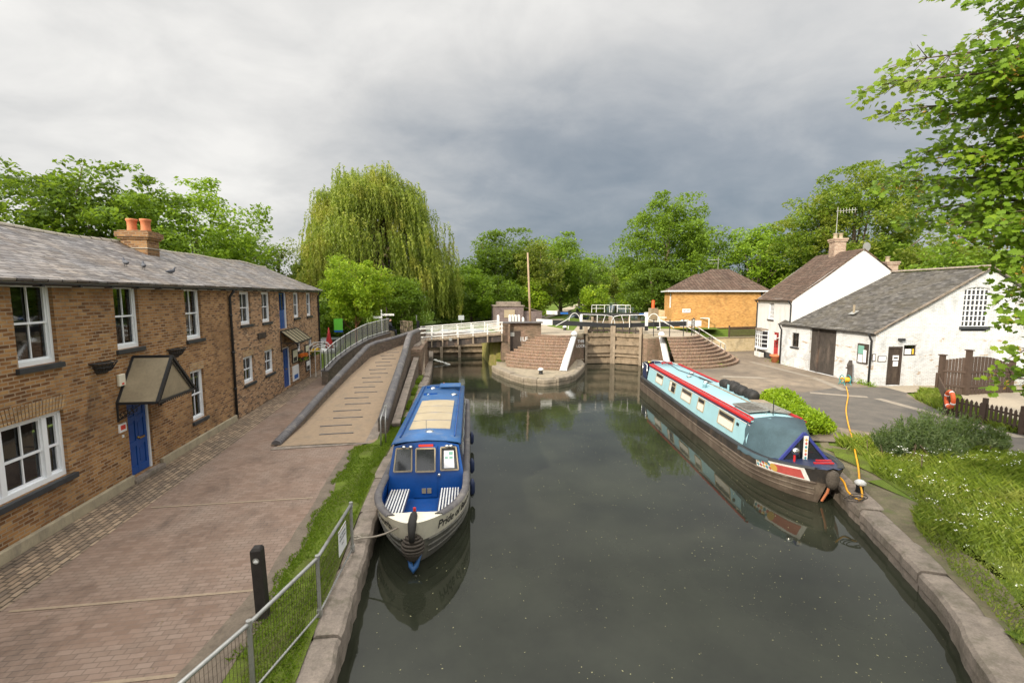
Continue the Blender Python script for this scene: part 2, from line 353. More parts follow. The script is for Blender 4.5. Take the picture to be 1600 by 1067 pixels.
def m_glass():
    s = NT('glass_pane'); s.n.remove(s.b)
    tr = s.n.new('ShaderNodeBsdfTransparent'); tr.inputs[0].default_value = (.62, .65, .63, 1)
    gl = s.n.new('ShaderNodeBsdfGlossy'); gl.inputs['Roughness'].default_value = .03; gl.inputs[0].default_value = (.9, .95, 1, 1)
    fr = s.n.new('ShaderNodeFresnel'); fr.inputs[0].default_value = 1.7
    mx = s.n.new('ShaderNodeMixShader'); s.L(fr.outputs[0], mx.inputs[0]); s.L(tr.outputs[0], mx.inputs[1]); s.L(gl.outputs[0], mx.inputs[2])
    s.L(mx.outputs[0], s.out.inputs[0])
m_glass()

# ------------------------------------------------------------------ objects
ORG = {}
def tag(o, label=None, cat=None, group=None, kind=None):
    if label: o['label'] = label
    if cat: o['category'] = cat
    if group: o['group'] = group
    if kind: o['kind'] = kind
    return o
def thing(name, loc, label, cat, group=None):
    o = bpy.data.objects.new(name, None); COL.objects.link(o); o.location = loc; o.empty_display_size = .2
    ORG[o.name] = Vector(loc); return tag(o, label, cat, group)
def copy_tree(o, parent=None, label=None, group=None):
    c = o.copy(); COL.objects.link(c); c.parent = parent
    for ch in [x for x in scene.objects if x.parent == o]: copy_tree(ch, c)
    if label: c['label'] = label
    if group: c['group'] = group
    return c

class MB:
    def __init__(s): s.v = []; s.f = []
    def add(s, vs, fs):
        k = len(s.v); s.v += [tuple(p) for p in vs]; s.f += [tuple(i + k for i in f) for f in fs]; return s
    def quad(s, a, b, c, d): return s.add([a, b, c, d], [(0, 1, 2, 3)])
    def poly(s, pts): return s.add(pts, [tuple(range(len(pts)))])
    def box(s, x0, x1, y0, y1, z0, z1):
        return s.add([(x0,y0,z0),(x1,y0,z0),(x1,y1,z0),(x0,y1,z0),(x0,y0,z1),(x1,y0,z1),(x1,y1,z1),(x0,y1,z1)],
                     [(3,2,1,0),(4,5,6,7),(0,1,5,4),(1,2,6,5),(2,3,7,6),(3,0,4,7)])
    def obox(s, o, ax, ay, az):
        """box from corner o along three edge vectors"""
        o, ax, ay, az = map(Vector, (o, ax, ay, az))
        p = [o, o+ax, o+ax+ay, o+ay]; p += [q + az for q in p]
        f = [(3,2,1,0),(4,5,6,7),(0,1,5,4),(1,2,6,5),(2,3,7,6),(3,0,4,7)]
        if ax.cross(ay).dot(az) < 0: f = [tuple(reversed(q)) for q in f]
        return s.add(p, f)
    def bar(s, a, b, w, h, up=(0, 0, 1)):
        """rectangular bar from a to b, w across, h in the up direction, centred"""
        a, b = Vector(a), Vector(b); d = b - a; up = Vector(up)
        side = d.cross(up)
        if side.length < 1e-6: side = d.cross(Vector((1, 0, 0)))
        side.normalize(); u = side.cross(d).normalized()
        return s.obox(a - side*w/2 - u*h/2, d, side*w, u*h)
    def tube(s, pts, r, n=8, cap=True):
        pts = [Vector(p) for p in pts]; rs = r if isinstance(r, (list, tuple)) else [r]*len(pts)
        k = len(s.v); prev = None
        for i, p in enumerate(pts):
            t = (pts[min(i+1, len(pts)-1)] - pts[max(i-1, 0)]).normalized()
            if prev is None:
                a = t.cross(Vector((0, 0, 1)))
                if a.length < .05: a = t.cross(Vector((1, 0, 0)))
            else: a = prev - t*prev.dot(t)
            a.normalize(); prev = a; b = t.cross(a)
            for j in range(n):
                q = 2*math.pi*j/n; s.v.append(tuple(p + (a*math.cos(q) + b*math.sin(q))*rs[i]))
        for i in range(len(pts)-1):
            for j in range(n):
                j2 = (j+1) % n; s.f.append((k+i*n+j, k+i*n+j2, k+(i+1)*n+j2, k+(i+1)*n+j))
        if cap:
            s.f.append(tuple(k + j for j in reversed(range(n)))); m = k + (len(pts)-1)*n; s.f.append(tuple(m + j for j in range(n)))
        return s
    def lathe(s, o, prof, n=16):
        """prof: (radius, z) rising; around vertical axis at o"""
        o = Vector(o); k = len(s.v)
        for r, z in prof:
            for j in range(n):
                q = 2*math.pi*j/n; s.v.append((o.x + r*math.cos(q), o.y + r*math.sin(q), o.z + z))
        for i in range(len(prof)-1):
            for j in range(n):
                j2 = (j+1) % n; s.f.append((k+i*n+j, k+i*n+j2, k+(i+1)*n+j2, k+(i+1)*n+j))
        s.f.append(tuple(k + j for j in reversed(range(n)))); m = k + (len(prof)-1)*n; s.f.append(tuple(m + j for j in range(n)))
        return s
    def prism(s, poly, z0, z1, bottom=False):
        n = len(poly); ar = sum(poly[i][0]*poly[(i+1)%n][1] - poly[(i+1)%n][0]*poly[i][1] for i in range(n))
        if ar < 0: poly = list(reversed(poly))
        vs = [(p[0], p[1], z0) for p in poly] + [(p[0], p[1], z1) for p in poly]
        fs = [(i, (i+1) % n, n + (i+1) % n, n + i) for i in range(n)] + [tuple(range(n, 2*n))]
        if bottom: fs.append(tuple(reversed(range(n))))
        return s.add(vs, fs)
    def ell(s, c, r, n=10, m=7):
        c = Vector(c); k = len(s.v)
        for i in range(m+1):
            t = math.pi*i/m
            for j in range(n):
                q = 2*math.pi*j/n; s.v.append((c.x + r[0]*math.sin(t)*math.cos(q), c.y + r[1]*math.sin(t)*math.sin(q), c.z - r[2]*math.cos(t)))
        for i in range(m):
            for j in range(n):
                j2 = (j+1) % n; s.f.append((k+i*n+j, k+i*n+j2, k+(i+1)*n+j2, k+(i+1)*n+j))
        return s
    def grid(s, rows):
        """rows of points -> quads"""
        k = len(s.v); n = len(rows[0])
        for r in rows: s.v += [tuple(p) for p in r]
        for i in range(len(rows)-1):
            for j in range(n-1): s.f.append((k+i*n+j, k+i*n+j+1, k+(i+1)*n+j+1, k+(i+1)*n+j))
        return s
    def build(s, name, mat, parent=None, smooth=False, bevel=0, solid=0):
        org = ORG[parent.name] if parent else Vector((0, 0, 0))
        me = bpy.data.meshes.new(name); me.from_pydata(s.v, [], s.f)
        me.materials.append(MATS[mat])
        uv = me.uv_layers.new(name='UVMap')
        nl = len(me.loops); vi = np.empty(nl, np.int32); me.loops.foreach_get('vertex_index', vi)
        nv = len(me.vertices); co = np.empty(nv*3, np.float32); me.vertices.foreach_get('co', co); co = co.reshape(-1, 3)
        nf = len(me.polygons); nor = np.empty(nf*3, np.float32); me.polygons.foreach_get('normal', nor); nor = nor.reshape(-1, 3)
        tot = np.empty(nf, np.int32); me.polygons.foreach_get('loop_total', tot); fi = np.repeat(np.arange(nf), tot)
        N = nor[fi]; P = co[vi]
        t = np.stack([-N[:, 1], N[:, 0], np.zeros(nl)], 1); ln = np.linalg.norm(t, axis=1); flat = ln < .12
        t[flat] = (1, 0, 0); t /= np.maximum(np.linalg.norm(t, axis=1), 1e-6)[:, None]
        b = np.cross(N, t); b[flat] = (0, 1, 0)
        uvs = np.stack([(P*t).sum(1), (P*b).sum(1)], 1).astype(np.float32)
        uv.data.foreach_set('uv', uvs.ravel())
        if org.length: me.transform(Matrix.Translation(-org))
        if smooth:
            me.polygons.foreach_set('use_smooth', [True]*nf)
        o = bpy.data.objects.new(name, me); COL.objects.link(o)
        if parent: o.parent = parent
        ORG[o.name] = org
        if solid: md = o.modifiers.new('solid', 'SOLIDIFY'); md.thickness = solid
        if bevel:
            md = o.modifiers.new('bevel', 'BEVEL'); md.width = bevel; md.segments = 2; md.limit_method = 'ANGLE'
        return o

def struct(mb, name, mat, **k): return tag(mb.build(name, mat, **k), kind='structure')
_txt = {}
def text_geo(body, size, bold=False):
    """mesh (verts 2d, faces) of a line of text, centred"""
    cu = bpy.data.curves.new('txt', 'FONT'); cu.body = body; cu.size = size; cu.align_x = 'CENTER'; cu.align_y = 'CENTER'
    cu.resolution_u = 3
    if bold: cu.offset = size*.02
    o = bpy.data.objects.new('txt', cu); COL.objects.link(o)
    dg = bpy.context.evaluated_depsgraph_get(); me = bpy.data.meshes.new_from_object(o.evaluated_get(dg))
    vs = [tuple(v.co) for v in me.vertices]; fs = [tuple(p.vertices) for p in me.polygons]
    bpy.data.objects.remove(o); bpy.data.curves.remove(cu); bpy.data.meshes.remove(me)
    return vs, fs
def text_on(mb, body, size, o, ux, uy, bold=False):
    vs, fs = text_geo(body, size, bold); o, ux, uy = Vector(o), Vector(ux).normalized(), Vector(uy).normalized()
    mb.add([o + ux*p[0] + uy*p[1] for p in vs], fs); return mb

m_plain('soil', (.135, .115, .07), .95, .45, 3, bump=.9, dirt=(.10, .12, .035))
# ================================================================== GROUND AND WATER
LO = Vector((13.0, 33.3, 0)); LA = R(20.3)                       # lock frame: a across, b upstream
LU = Vector((math.cos(LA), -math.sin(LA), 0)); LV = Vector((math.sin(LA), math.cos(LA), 0))
def LK(a, b, z=0.): p = LO + LU*a + LV*b; return Vector((p.x, p.y, z))
def h_terrain(x, y):
    rel = Vector((x, y, 0)) - LO; a = rel.dot(LU); b = rel.dot(LV)
    def ss(t, a0, a1): t = min(1, max(0, (t-a0)/(a1-a0))); return t*t*(3-2*t)
    if x < 0: z = 1.6*ss(y, 31, 44)
    elif a > 0: z = 1.8*(ss(y, 36.1, 37.1) if b < 25 else 1)
    else: z = 1.8*ss(b, -1.5, 0.5)
    z += .12*(math.sin(x*.31)*math.cos(y*.27))*ss(y, 45, 70)
    return z - .06
KERB_L = [(-1.5, -8), (-1.5, 3), (-1.5, 10), (-1.43, 12.5), (-1.2, 16), (-.98, 21), (-.78, 27), (-.72, 33), (-.9, 46)]
KERB_R = [(3.6, -8), (4.3, -1), (5.5, 2.3), (7.2, 4.76), (8.06, 5.85), (9.05, 7.8), (10.0, 9.8), (11.05, 12), (12.4, 18), (13.6, 24), (14.7, 29.2), (15.2, 32.6)]
def inpoly(x, y, P):
    r = False; j = len(P)-1
    for i in range(len(P)):
        if (P[i][1] > y) != (P[j][1] > y) and x < (P[j][0]-P[i][0])*(y-P[i][1])/(P[j][1]-P[i][1]) + P[i][0]: r = not r
        j = i
    return r
river = [(-2, -9), (-2.6, 28), (-2.6, 41), (4.4, 41), (4.4, 33.5), (10.6, 33.5)] + [tuple(LK(2.2, 0)[:2])] + [(p[0]+1.3, p[1]) for p in reversed(KERB_R)]
lockhole = [tuple(LK(a, b)[:2]) for a, b in ((-2.9, -1), (-2.9, 18.5), (-5.4, 21), (-5.8, 150), (5.8, 150), (5.4, 21), (2.9, 18.5), (2.9, -1))]
def terrain():
    xs = [-400, -250, -150, -100, -70] + list(np.arange(-50, 60.1, 1.0)) + [70, 85, 100, 130, 170, 250, 400]
    ys = [-40, -20] + list(np.arange(-12, 90.1, 1.0)) + [95, 105, 120, 135, 150, 170, 200, 250, 350, 500]
    mb = MB(); mb.v = [(x, y, h_terrain(x, y)) for y in ys for x in xs]; n = len(xs)
    for j in range(len(ys)-1):
        for i in range(n-1):
            c = ((xs[i]+xs[i+1])/2, (ys[j]+ys[j+1])/2)
            if inpoly(*c, river) or inpoly(*c, lockhole): continue
            k = j*n+i; mb.f.append((k, k+1, k+n+1, k+n))
    struct(mb, 'grass_ground', 'turf_far', smooth=True)
terrain()
struct(MB().poly([(-3, -12, WL), (24, -12, WL), (24, 33, WL), (14, 35, WL), (4.4, 41.5, WL), (-3, 41.5, WL)]), 'canal_water', 'water')
struct(MB().poly([LK(-2.4, .6, 1.35), LK(2.4, .6, 1.35), LK(2.4, 18.5, 1.35), LK(5.6, 21, 1.35), LK(5.6, 148, 1.35), LK(-5.6, 148, 1.35), LK(-5.6, 21, 1.35), LK(-2.4, 18.5, 1.35)]), 'upper_canal_water', 'water_upper')
# canal bed wall below the water is never seen: quay walls go down to -1.2
def ribbon(mb, line, off0, off1, z0, z1=None):
    """flat strip along a polyline between two lateral offsets (positive = right of travel)"""
    rows = []
    for i, p in enumerate(line):
        a = Vector(line[max(i-1, 0)][:2]); b = Vector(line[min(i+1, len(line)-1)][:2]); t = (b-a).normalized(); nr = Vector((t.y, -t.x))
        q = Vector(p[:2]); rows.append([(*(q + nr*off1), z1 if z1 is not None else z0), (*(q + nr*off0), z0)])
    mb.grid(rows); return mb
def resample(line, step):
    out = []; 
    for i in range(len(line)-1):
        a, b = Vector(line[i]), Vector(line[i+1]); n = max(1, int((b-a).length/step))
        out += [a.lerp(b, k/n) for k in range(n)]
    return out + [Vector(line[-1])]
def kerb(line, side, z, width, name, mat, slabs=1.35, seed=3):
    """row of heavy coping stones; side +1: stones lie right of the travel line"""
    rnd = random.Random(seed); mb = MB(); L = resample(line, .15); i = 0
    while i < len(L)-2:
        k = min(len(L)-1, i + int(slabs*(.7+.7*rnd.random())/.15)); seg = L[i:k+1]
        if k - i < 2: break
        dz = rnd.uniform(-.03, .03); dw = rnd.uniform(-.04, .07); rows = []
        for j, p in enumerate(seg):
            a = seg[max(j-1, 0)]; b = seg[min(j+1, len(seg)-1)]; t = (b-a).normalized(); nr = Vector((t.y, -t.x))*side
            e = .035 if j in (0, len(seg)-1) else 0
            if j == 0: p = p + t*.012
            if j == len(seg)-1: p = p - t*.012
            w = rnd.uniform(-.02, .02)
            prof = [(0+w, -1.2), (.01+w, -.28), (-.02+w, -.24), (-.015+w, -.07), (.03+w, -.012), (.09, 0), (width+dw-.05, 0.004), (width+dw, -.03), (width+dw, -.3)]
            if e: prof = [(x + (e*.5 if x < .2 else -e*.5), q - (e*.5 if q > -.1 else 0)) for x, q in prof]
            row = [(*(p + nr*x), z + dz + q) for x, q in prof]
            rows.append(row if side > 0 else row[::-1])
        mb.grid(rows)
        # end faces
        for r, fl in ((rows[0], 0), (rows[-1], 1)): mb.poly(r if fl else r[::-1])
        i = k
    return struct(mb, name, mat)
kerb(KERB_L, -1, 0.0, .40, 'canal_kerb', 'stone_dark', 1.7)
kerb(KERB_R, 1, -.12, .50, 'canal_kerb', 'stone_dark', 1.25, 5)

X0 = -7.9
path_edge = [(-2.95, -8), (-2.95, 8), (-2.9, 12.5), (-2.65, 14.6), (-2.2, 15)]
struct(MB().poly([(X0+.1, -9, .0), (-2.9, -9, .0), (-2.95, 8, .0), (-2.9, 12.5, .0), (-2.6, 15.0, .0), (-5.2, 15.0, .0), (-6.0, 25, .0), (-6.2, 31.5, .0), (-7.0, 34, 0), (X0+.1, 34, .0)]), 'brick_path', 'paving_brick')
mb = MB(); mb.poly([(X0+.02, -9, .006), (-6.72, -9, .006), (-6.72, 14, .006), (-6.9, 20, .006), (-7.3, 31, .006), (X0+.02, 31, .006)])
struct(mb, 'cobbled_margin', 'cobble')
m_plain('yellow_line', (.28, .215, .15), .9, .25, 8)
m = MB()
for y in (5.9, 7.55, 11.0): m.quad((-6.6, y, .008), (-3.1, y-.03, .008), (-3.1, y+.03, .008), (-6.6, y+.06, .008))
struct(m, 'path_marking', 'yellow_line')
# worn edge of soil beside the path, then the verge
m = MB(); ry = random.Random(2); rows = []
for i in range(60):
    y = -8 + i*.38; wd = float(np.interp(y, [3, 6.8, 8, 15], [.62, .42, .12, .10])); rows.append([(-2.92 - wd*(.6+.4*abs(math.sin(y*.9)))*ry.uniform(.8, 1.15), y, .010), (-2.72 + .05*math.sin(y*3), y, .022)])
m.grid([[r[1], r[0]] for r in rows]); struct(m, 'soil_edge', 'dirt')
m = MB(); rows = []
for i in range(73):
    y = -8 + i*.5; xr = np.interp(y, [p[1] for p in KERB_L], [p[0] for p in KERB_L]) - .38
    rows.append([(xr, y, -.005), ((xr-2.75)/2, y, .035), (-2.82 if y < 14.8 else -2.3, y, .012)])
m.grid(rows); struct(m, 'grass_verge', 'turf', smooth=True)

# right hand side: asphalt yard, soil strip, grass bank
yard = [(11.5, 13.4), (12.2, 12.95), (12.8, 12.75), (14.3, 12.35), (15.6, 11.2), (16.9, 10.2), (20, 8.4), (30, 4), (34, 9), (21.5, 11.8), (20.6, 15.2), (21.4, 17.2), (22.6, 18.9), (30, 19.0), (30, 20.6), (23, 21), (24.5, 29), (30, 36), (17, 38), (14.9, 29.6), (14.0, 24), (13.0, 18)]
struct(MB().poly([(x, y, 0.) for x, y in yard]), 'yard_road', 'asphalt')
m = MB().poly([(x, y, .006) for x, y in [(14.4, 18.6), (17, 19.5), (20.5, 20.6), (22.9, 20.2), (23.2, 19.3), (21.9, 18.3), (20.9, 16.6), (20.2, 14.6), (20.6, 12.2), (22, 11), (22, 8.6), (17.0, 10.6), (16, 12.0), (14.2, 14.3)]])
struct(m, 'tarmac_patch', 'tarmac_dark')
m_plain('pale_strip', (.25, .215, .17), .9, .25, 5, bump=.3)
m = MB()
for a, b in (((17.9, 19.6), (19.8, 18.3)), ((20.0, 18.0), (19.3, 12.2)), ((22.0, 29.5), (21.4, 23.5)), ((21.4, 23.3), (20.1, 19.8))):
    a, b = Vector(a), Vector(b); t = (b-a).normalized()*.22; nr = Vector((t.y, -t.x))*.9
    m.poly([(*(a-nr), .012), (*(a+nr), .012), (*(b+nr), .012), (*(b-nr), .012)])
m.poly([(16.6, 24.6, .012), (18.4, 23.9, .012), (18.6, 23.2, .012), (16.0, 24.2, .012)])
struct(m, 'concrete_strip', 'pale_strip')
struct(MB().poly([(22.6, 18.9, .009), (30, 18.6, .009), (30, 20.7, .009), (22.9, 20.4, .009)]), 'shed_apron', 'gravel')
struct(MB().poly([(21.2, 15, .0), (22.4, 12.6, .0), (36, 8, .0), (40, 18, .0), (24.9, 18.2, .0)]), 'gravel_yard', 'gravel')
# soil strip behind the kerb
m = MB(); rows = []
for p in resample(KERB_R, .4):
    rows.append(p)
rr = []
for i, p in enumerate(rows):
    a = rows[max(i-1, 0)]; b = rows[min(i+1, len(rows)-1)]; t = (b-a).normalized(); nr = Vector((t.y, -t.x))
    w = .98 + .12*math.sin(p.y*2.1) if p.y < 13 else 1.3
    if 7.8 < p.y < 12.5: w = 1.0 + .75*min(1, (p.y-7.8)/1.2)
    rr.append([(*(p + nr*(.42)), -.128), (*(p + nr*w), -.035 if p.y < 12.5 else -.02)])
m.grid(rr); struct(m, 'soil_strip', 'soil')
bank = [(4.9, -8), (5.3, -1), (6.75, 1.9), (8.35, 4.1), (9.3, 5.5), (10.3, 7.5), (11.1, 8.9), (11.6, 10.4), (11.7, 11.7), (12.4, 12.6), (14.3, 12.15), (15.6, 11.0), (16.9, 10.0), (20, 8.2), (30, 3.8), (34, -8)]
struct(MB().poly([(x, y, -.046) for x, y in bank]), 'grass_bank', 'turf')

# ================================================================== WALL HELPERS
class Wall:
    """vertical wall line from P0 towards P1 with outward normal n; a = metres along, d = metres outward"""
    def __init__(s, P0, P1, n=None):
        s.P0 = Vector((P0[0], P0[1], 0)); P1 = Vector((P1[0], P1[1], 0)); s.len = (P1 - s.P0).length; s.u = (P1 - s.P0).normalized()
        s.n = Vector((s.u.y, -s.u.x, 0)) if n is None else n
    def p(s, a, d, z): return s.P0 + s.u*a + s.n*d + Vector((0, 0, z))
    def face(s, mb, a0, a1, z0, z1, d=0.): 
        q = [s.p(a0, d, z0), s.p(a1, d, z0), s.p(a1, d, z1), s.p(a0, d, z1)]
        mb.quad(*q)
    def box(s, mb, a0, a1, d0, d1, z0, z1):
        return mb.obox(s.p(a0, d0, z0), s.u*(a1-a0), s.n*(d1-d0), Vector((0, 0, z1-z0)))
    def mesh(s, mb, a0, a1, z0, z1, holes, depth=.11):
        A = sorted(set([a0, a1] + [h[0] for h in holes] + [h[1] for h in holes])); Z = sorted(set([z0, z1] + [h[2] for h in holes] + [h[3] for h in holes]))
        A = [v for v in A if a0 <= v <= a1]; Z = [v for v in Z if z0 <= v <= z1]
        for i in range(len(A)-1):
            for j in range(len(Z)-1):
                ca, cz = (A[i]+A[i+1])/2, (Z[j]+Z[j+1])/2
                if any(h[0] < ca < h[1] and h[2] < cz < h[3] for h in holes): continue
                s.face(mb, A[i], A[i+1], Z[j], Z[j+1])
        for h in holes:
            x0, x1, y0, y1 = h[:4]; D = -depth
            mb.quad(s.p(x0, 0, y0), s.p(x0, 0, y1), s.p(x0, D, y1), s.p(x0, D, y0))
            mb.quad(s.p(x1, 0, y1), s.p(x1, 0, y0), s.p(x1, D, y0), s.p(x1, D, y1))
            mb.quad(s.p(x0, 0, y1), s.p(x1, 0, y1), s.p(x1, D, y1), s.p(x0, D, y1))
            mb.quad(s.p(x1, 0, y0), s.p(x0, 0, y0), s.p(x0, D, y0), s.p(x1, D, y0))
        return mb

def window(w, par, a0, a1, z0, z1, cols=2, rows=2, sash=True, sill='sill_black', fmat='window_white', D=.11, fw=.055, curtain=0, sillw=.07, bar=.022, arch=False):
    mb = MB()
    o = -D
    for x0, x1 in ((a0, a0+fw), (a1-fw, a1)): w.box(mb, x0, x1, o-.05, o+.035, z0, z1)
    w.box(mb, a0+fw, a1-fw, o-.05, o+.033, z0, z0+fw*1.4); w.box(mb, a0+fw, a1-fw, o-.05, o+.033, z1-fw, z1)
    ia, ib, ja, jb = a0+fw, a1-fw, z0+fw*1.4, z1-fw
    if sash:
        zm = (ja+jb)/2
        s2 = .035
        for (q0, q1, dd) in ((ja, zm+s2/2, -.02), (zm-s2/2, jb, .0)):
            w.box(mb, ia, ia+s2, o-.03+dd, o+.012+dd, q0, q1); w.box(mb, ib-s2, ib, o-.03+dd, o+.012+dd, q0, q1)
            w.box(mb, ia+s2, ib-s2, o-.03+dd, o+.010+dd, q0, q0+s2*1.2); w.box(mb, ia+s2, ib-s2, o-.03+dd, o+.010+dd, q1-s2*.9, q1)
            for c in range(1, cols):
                x = ia + (ib-ia)*c/cols; w.box(mb, x-bar/2, x+bar/2, o-.025+dd, o+.006+dd, q0+s2*1.2, q1-s2*.9)
    else:
        for c in range(1, cols):
            x = ia + (ib-ia)*c/cols; w.box(mb, x-bar/2, x+bar/2, o-.03, o+.012, ja, jb)
        for r in range(1, rows):
            z = ja + (jb-ja)*r/rows; w.box(mb, ia, ib, o-.028, o+.009, z-bar/2, z+bar/2)
    f = mb.build('window', fmat, par)
    g = MB(); w.face(g, ia, ib, ja, jb, o-.018 - (.02 if sash else 0)); g.build('pane', 'glass_pane', f)
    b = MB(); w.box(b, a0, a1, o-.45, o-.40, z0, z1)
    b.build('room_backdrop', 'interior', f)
    if curtain:
        c = MB(); rows_ = []
        for side in ((0, 1) if curtain == 2 else (0,)):
            wd = (ib-ia)*(.26 if curtain == 2 else .3); x0 = ia if side == 0 else ib-wd
            if curtain == 3: wd = ib-ia; x0 = ia
            n = 24; c.grid([[w.p(x0+wd*k/n, o-.12+.02*math.sin(k*1.4), z) for k in range(n+1)] for z in (z0+.05, z1-.03)])
        c.build('curtain', 'curtain', f)
    if sill:
        m = MB(); w.box(m, a0-.07, a1+.07, o+.03, sillw, z0-.11, z0-.004); m.build('sill', sill, f, bevel=.008)
    return f

def roof_slab(mb, e0, e1, r1, r0, th=.06):
    """eave e0-e1, ridge r1-r0; thick"""
    e0, e1, r1, r0 = map(Vector, (e0, e1, r1, r0)); n = (e1-e0).cross(r0-e0).normalized()
    if n.z < 0: n = -n
    up = [p for p in (e0, e1, r1, r0)]; dn = [p - n*th for p in up]
    k = up + dn
    fs = [(0,1,2,3), (7,6,5,4), (0,4,5,1), (1,5,6,2), (2,6,7,3), (3,7,4,0)]
    if (e1-e0).cross(r1-e0).z < 0: fs = [tuple(reversed(f)) for f in fs]
    mb.add(k, fs); return mb
def gutter(mb, a, b, r=.055):
    a, b = Vector(a), Vector(b); d = (b-a).normalized(); s = d.cross(Vector((0, 0, 1)))
    rows = []
    for p in (a, b):
        rows.append([p + s*math.cos(t)*r + Vector((0, 0, -math.sin(t)*r)) for t in [math.pi*k/8 for k in range(9)]])
    for sc in (1, .86):
        rows2 = [[p + (q-p)*sc for q in r_] for p, r_ in zip((a, b), rows)]
        mb.grid(rows2 if sc == 1 else [r_[::-1] for r_ in rows2])
    return mb

# ================================================================== LEFT BRICK TERRACE
def build_terrace():
    T = thing('brick_terrace', (X0, 10, 0), 'long two-storey brick terrace with slate roof and two blue front doors', 'building')
    W = Wall((X0, 0), (X0, 31.2), Vector((1, 0, 0)))      # a = y
    EZ = 5.12; split = 18.52
    A = [(9.8, 10.72, 3.42, 5.05), (12.48, 13.38, 3.45, 5.05), (15.58, 16.52, 3.38, 5.02), (8.93, 10.7, 1.02, 2.42), (12.6, 13.53, .12, 2.2), (15.6, 16.42, .76, 2.38), (6.6, 7.5, 3.42, 5.05), (4.2, 5.9, 1.02, 2.42)]
    B = [(19.5, 20.5, 3.6, 4.93), (21.72, 22.72, 3.57, 4.93), (23.9, 25.05, 3.1, 4.93), (26.12, 27.09, 3.56, 4.93), (28.52, 29.48, 3.55, 4.93), (19.5, 20.52, 1.19, 2.3), (21.74, 22.8, 1.2, 2.3), (24.1, 25.18, .08, 2.15), (26.4, 27.12, 1.68, 2.24), (28.62, 29.4, 1.7, 2.26)]
    mb = MB(); W.mesh(mb, -6, split, 0, EZ, A, .12)
    # far parts of the shell: front return, back and rear slope support
    mb.quad((X0, -6, 0), (X0, -6, EZ), (-14.5, -6, EZ), (-14.5, -6, 0)); mb.poly([(X0, -6, EZ), (-11.2, -6, 6.5), (-14.5, -6, EZ)])
    mb.quad((-14.5, split, 0), (-14.5, -6, 0), (-14.5, -6, EZ), (-14.5, split, EZ))
    mb.build('wall', 'terrace_brick', T)
    mb = MB(); W.mesh(mb, split, 31.2, 0, EZ, B, .12)
    mb.quad((X0, 31.2, 0), (-14.5, 31.2, 0), (-14.5, 31.2, EZ), (X0, 31.2, EZ)); mb.poly([(X0, 31.2, EZ), (-14.5, 31.2, EZ), (-11.2, 31.2, 6.5)])
    mb.quad((-14.5, 31.2, 0), (-14.5, split, 0), (-14.5, split, EZ), (-14.5, 31.2, EZ))
    mb.build('mottled_wall', 'terrace_brick_mottled', T)
    # plinth
    m = MB()
    for a, b in ((-6, 12.55), (13.75, split)): W.box(m, a, b, .0, .10, 0, .24); 
    m.build('plinth', 'plinth', T, bevel=.02)
    m = MB(); W.box(m, 12.5, 13.75, -.1, .16, 0, .115); m.build('doorstep', 'stone_dark', T, bevel=.015)
    # roof: slightly sagging slate slopes
    m = MB(); n = 40
    for side in (1, -1):
        xe = X0+.24 if side == 1 else -14.8
        rows = []
        for i in range(n+1):
            y = -6.2 + (31.45+6.2)*i/n; sag = -.05*math.sin(y*.35)**2 - .03*math.sin(y*1.3)
            row = []
            for k in range(8):
                f = k/7; x = xe + (-11.2-xe)*f; z = 5.06 + (6.6-5.06)*f - .05*math.sin(f*math.pi) + sag*f
                row.append((x, y, z))
            rows.append(row if side == 1 else row[::-1])
        m.grid(rows)
    m.build('roof', 'slate', T, solid=.05).modifiers['solid'].offset = -1
    m = MB()
    for i in range(84):
        y = -6.2 + i*.45; zz = 6.6 - .05*math.sin(y*.35)**2 - .03*math.sin(y*1.3)
        rows = []
        for yy in (y+.01, y+.44):
            rows.append([(-11.2 + .14*math.cos(t), yy, zz + .0 + .10*math.sin(t)) for t in [math.pi*k/6 for k in range(7)]])
        m.grid(rows)
    m.build('ridge_tiles', 'mortar_lip', T)
    # eaves: white fascia, gutter, brackets
    m = MB(); W.box(m, -6.2, 31.4, .0, .10, 4.96, 5.05); m.build('fascia', 'window_white', T)
    m = MB(); gutter(m, (X0+.2, -6.2, 5.04), (X0+.2, 31.4, 5.02))
    for i in range(40): y = -6+i*.95; W.box(m, y, y+.06, .10, .27, 4.96, 5.0)
    m.build('gutter', 'black_paint', T)
    for (y, name) in ((split, ''), (30.9, '')):
        m = MB(); m.tube([(X0+.2, y, 5.0), (X0+.2, y, 4.93), (X0+.07, y-.02, 4.72), (X0+.07, y-.02, .1)], .05, 8)
        for z in (1.2, 2.6, 4.0): m.tube([(X0+.07, y-.02, z), (X0+.07, y-.02, z+.08)], .065, 8)
        m.build('downpipe', 'black_paint', T, smooth=True)
    # arches over ground floor openings
    def arch(a0, a1, z, rise=.08, h=.3, mat='arch_brick'):
        m = MB(); n = max(6, int((a1-a0+.3)/.085)); am = (a0+a1)/2; hw = (a1-a0)/2
        for k in range(n):
            t0 = -1+2*k/n+.012; t1 = -1+2*(k+1)/n-.012
            zz = lambda t: z + rise*(1-t*t)
            sp = 1.10
            P = [W.p(am+hw*t0, .012, zz(t0)), W.p(am+hw*t1, .012, zz(t1)), W.p(am+hw*t1*sp, .012, zz(t1)+h), W.p(am+hw*t0*sp, .012, zz(t0)+h)]
            m.quad(*P)
            Q = [p - Vector((.03, 0, 0)) for p in P]
            m.quad(P[1], P[0], Q[0], Q[1]); m.quad(P[0], P[3], Q[3], Q[0]); m.quad(P[2], P[1], Q[1], Q[2])
        m.build('window_arch', mat, T)
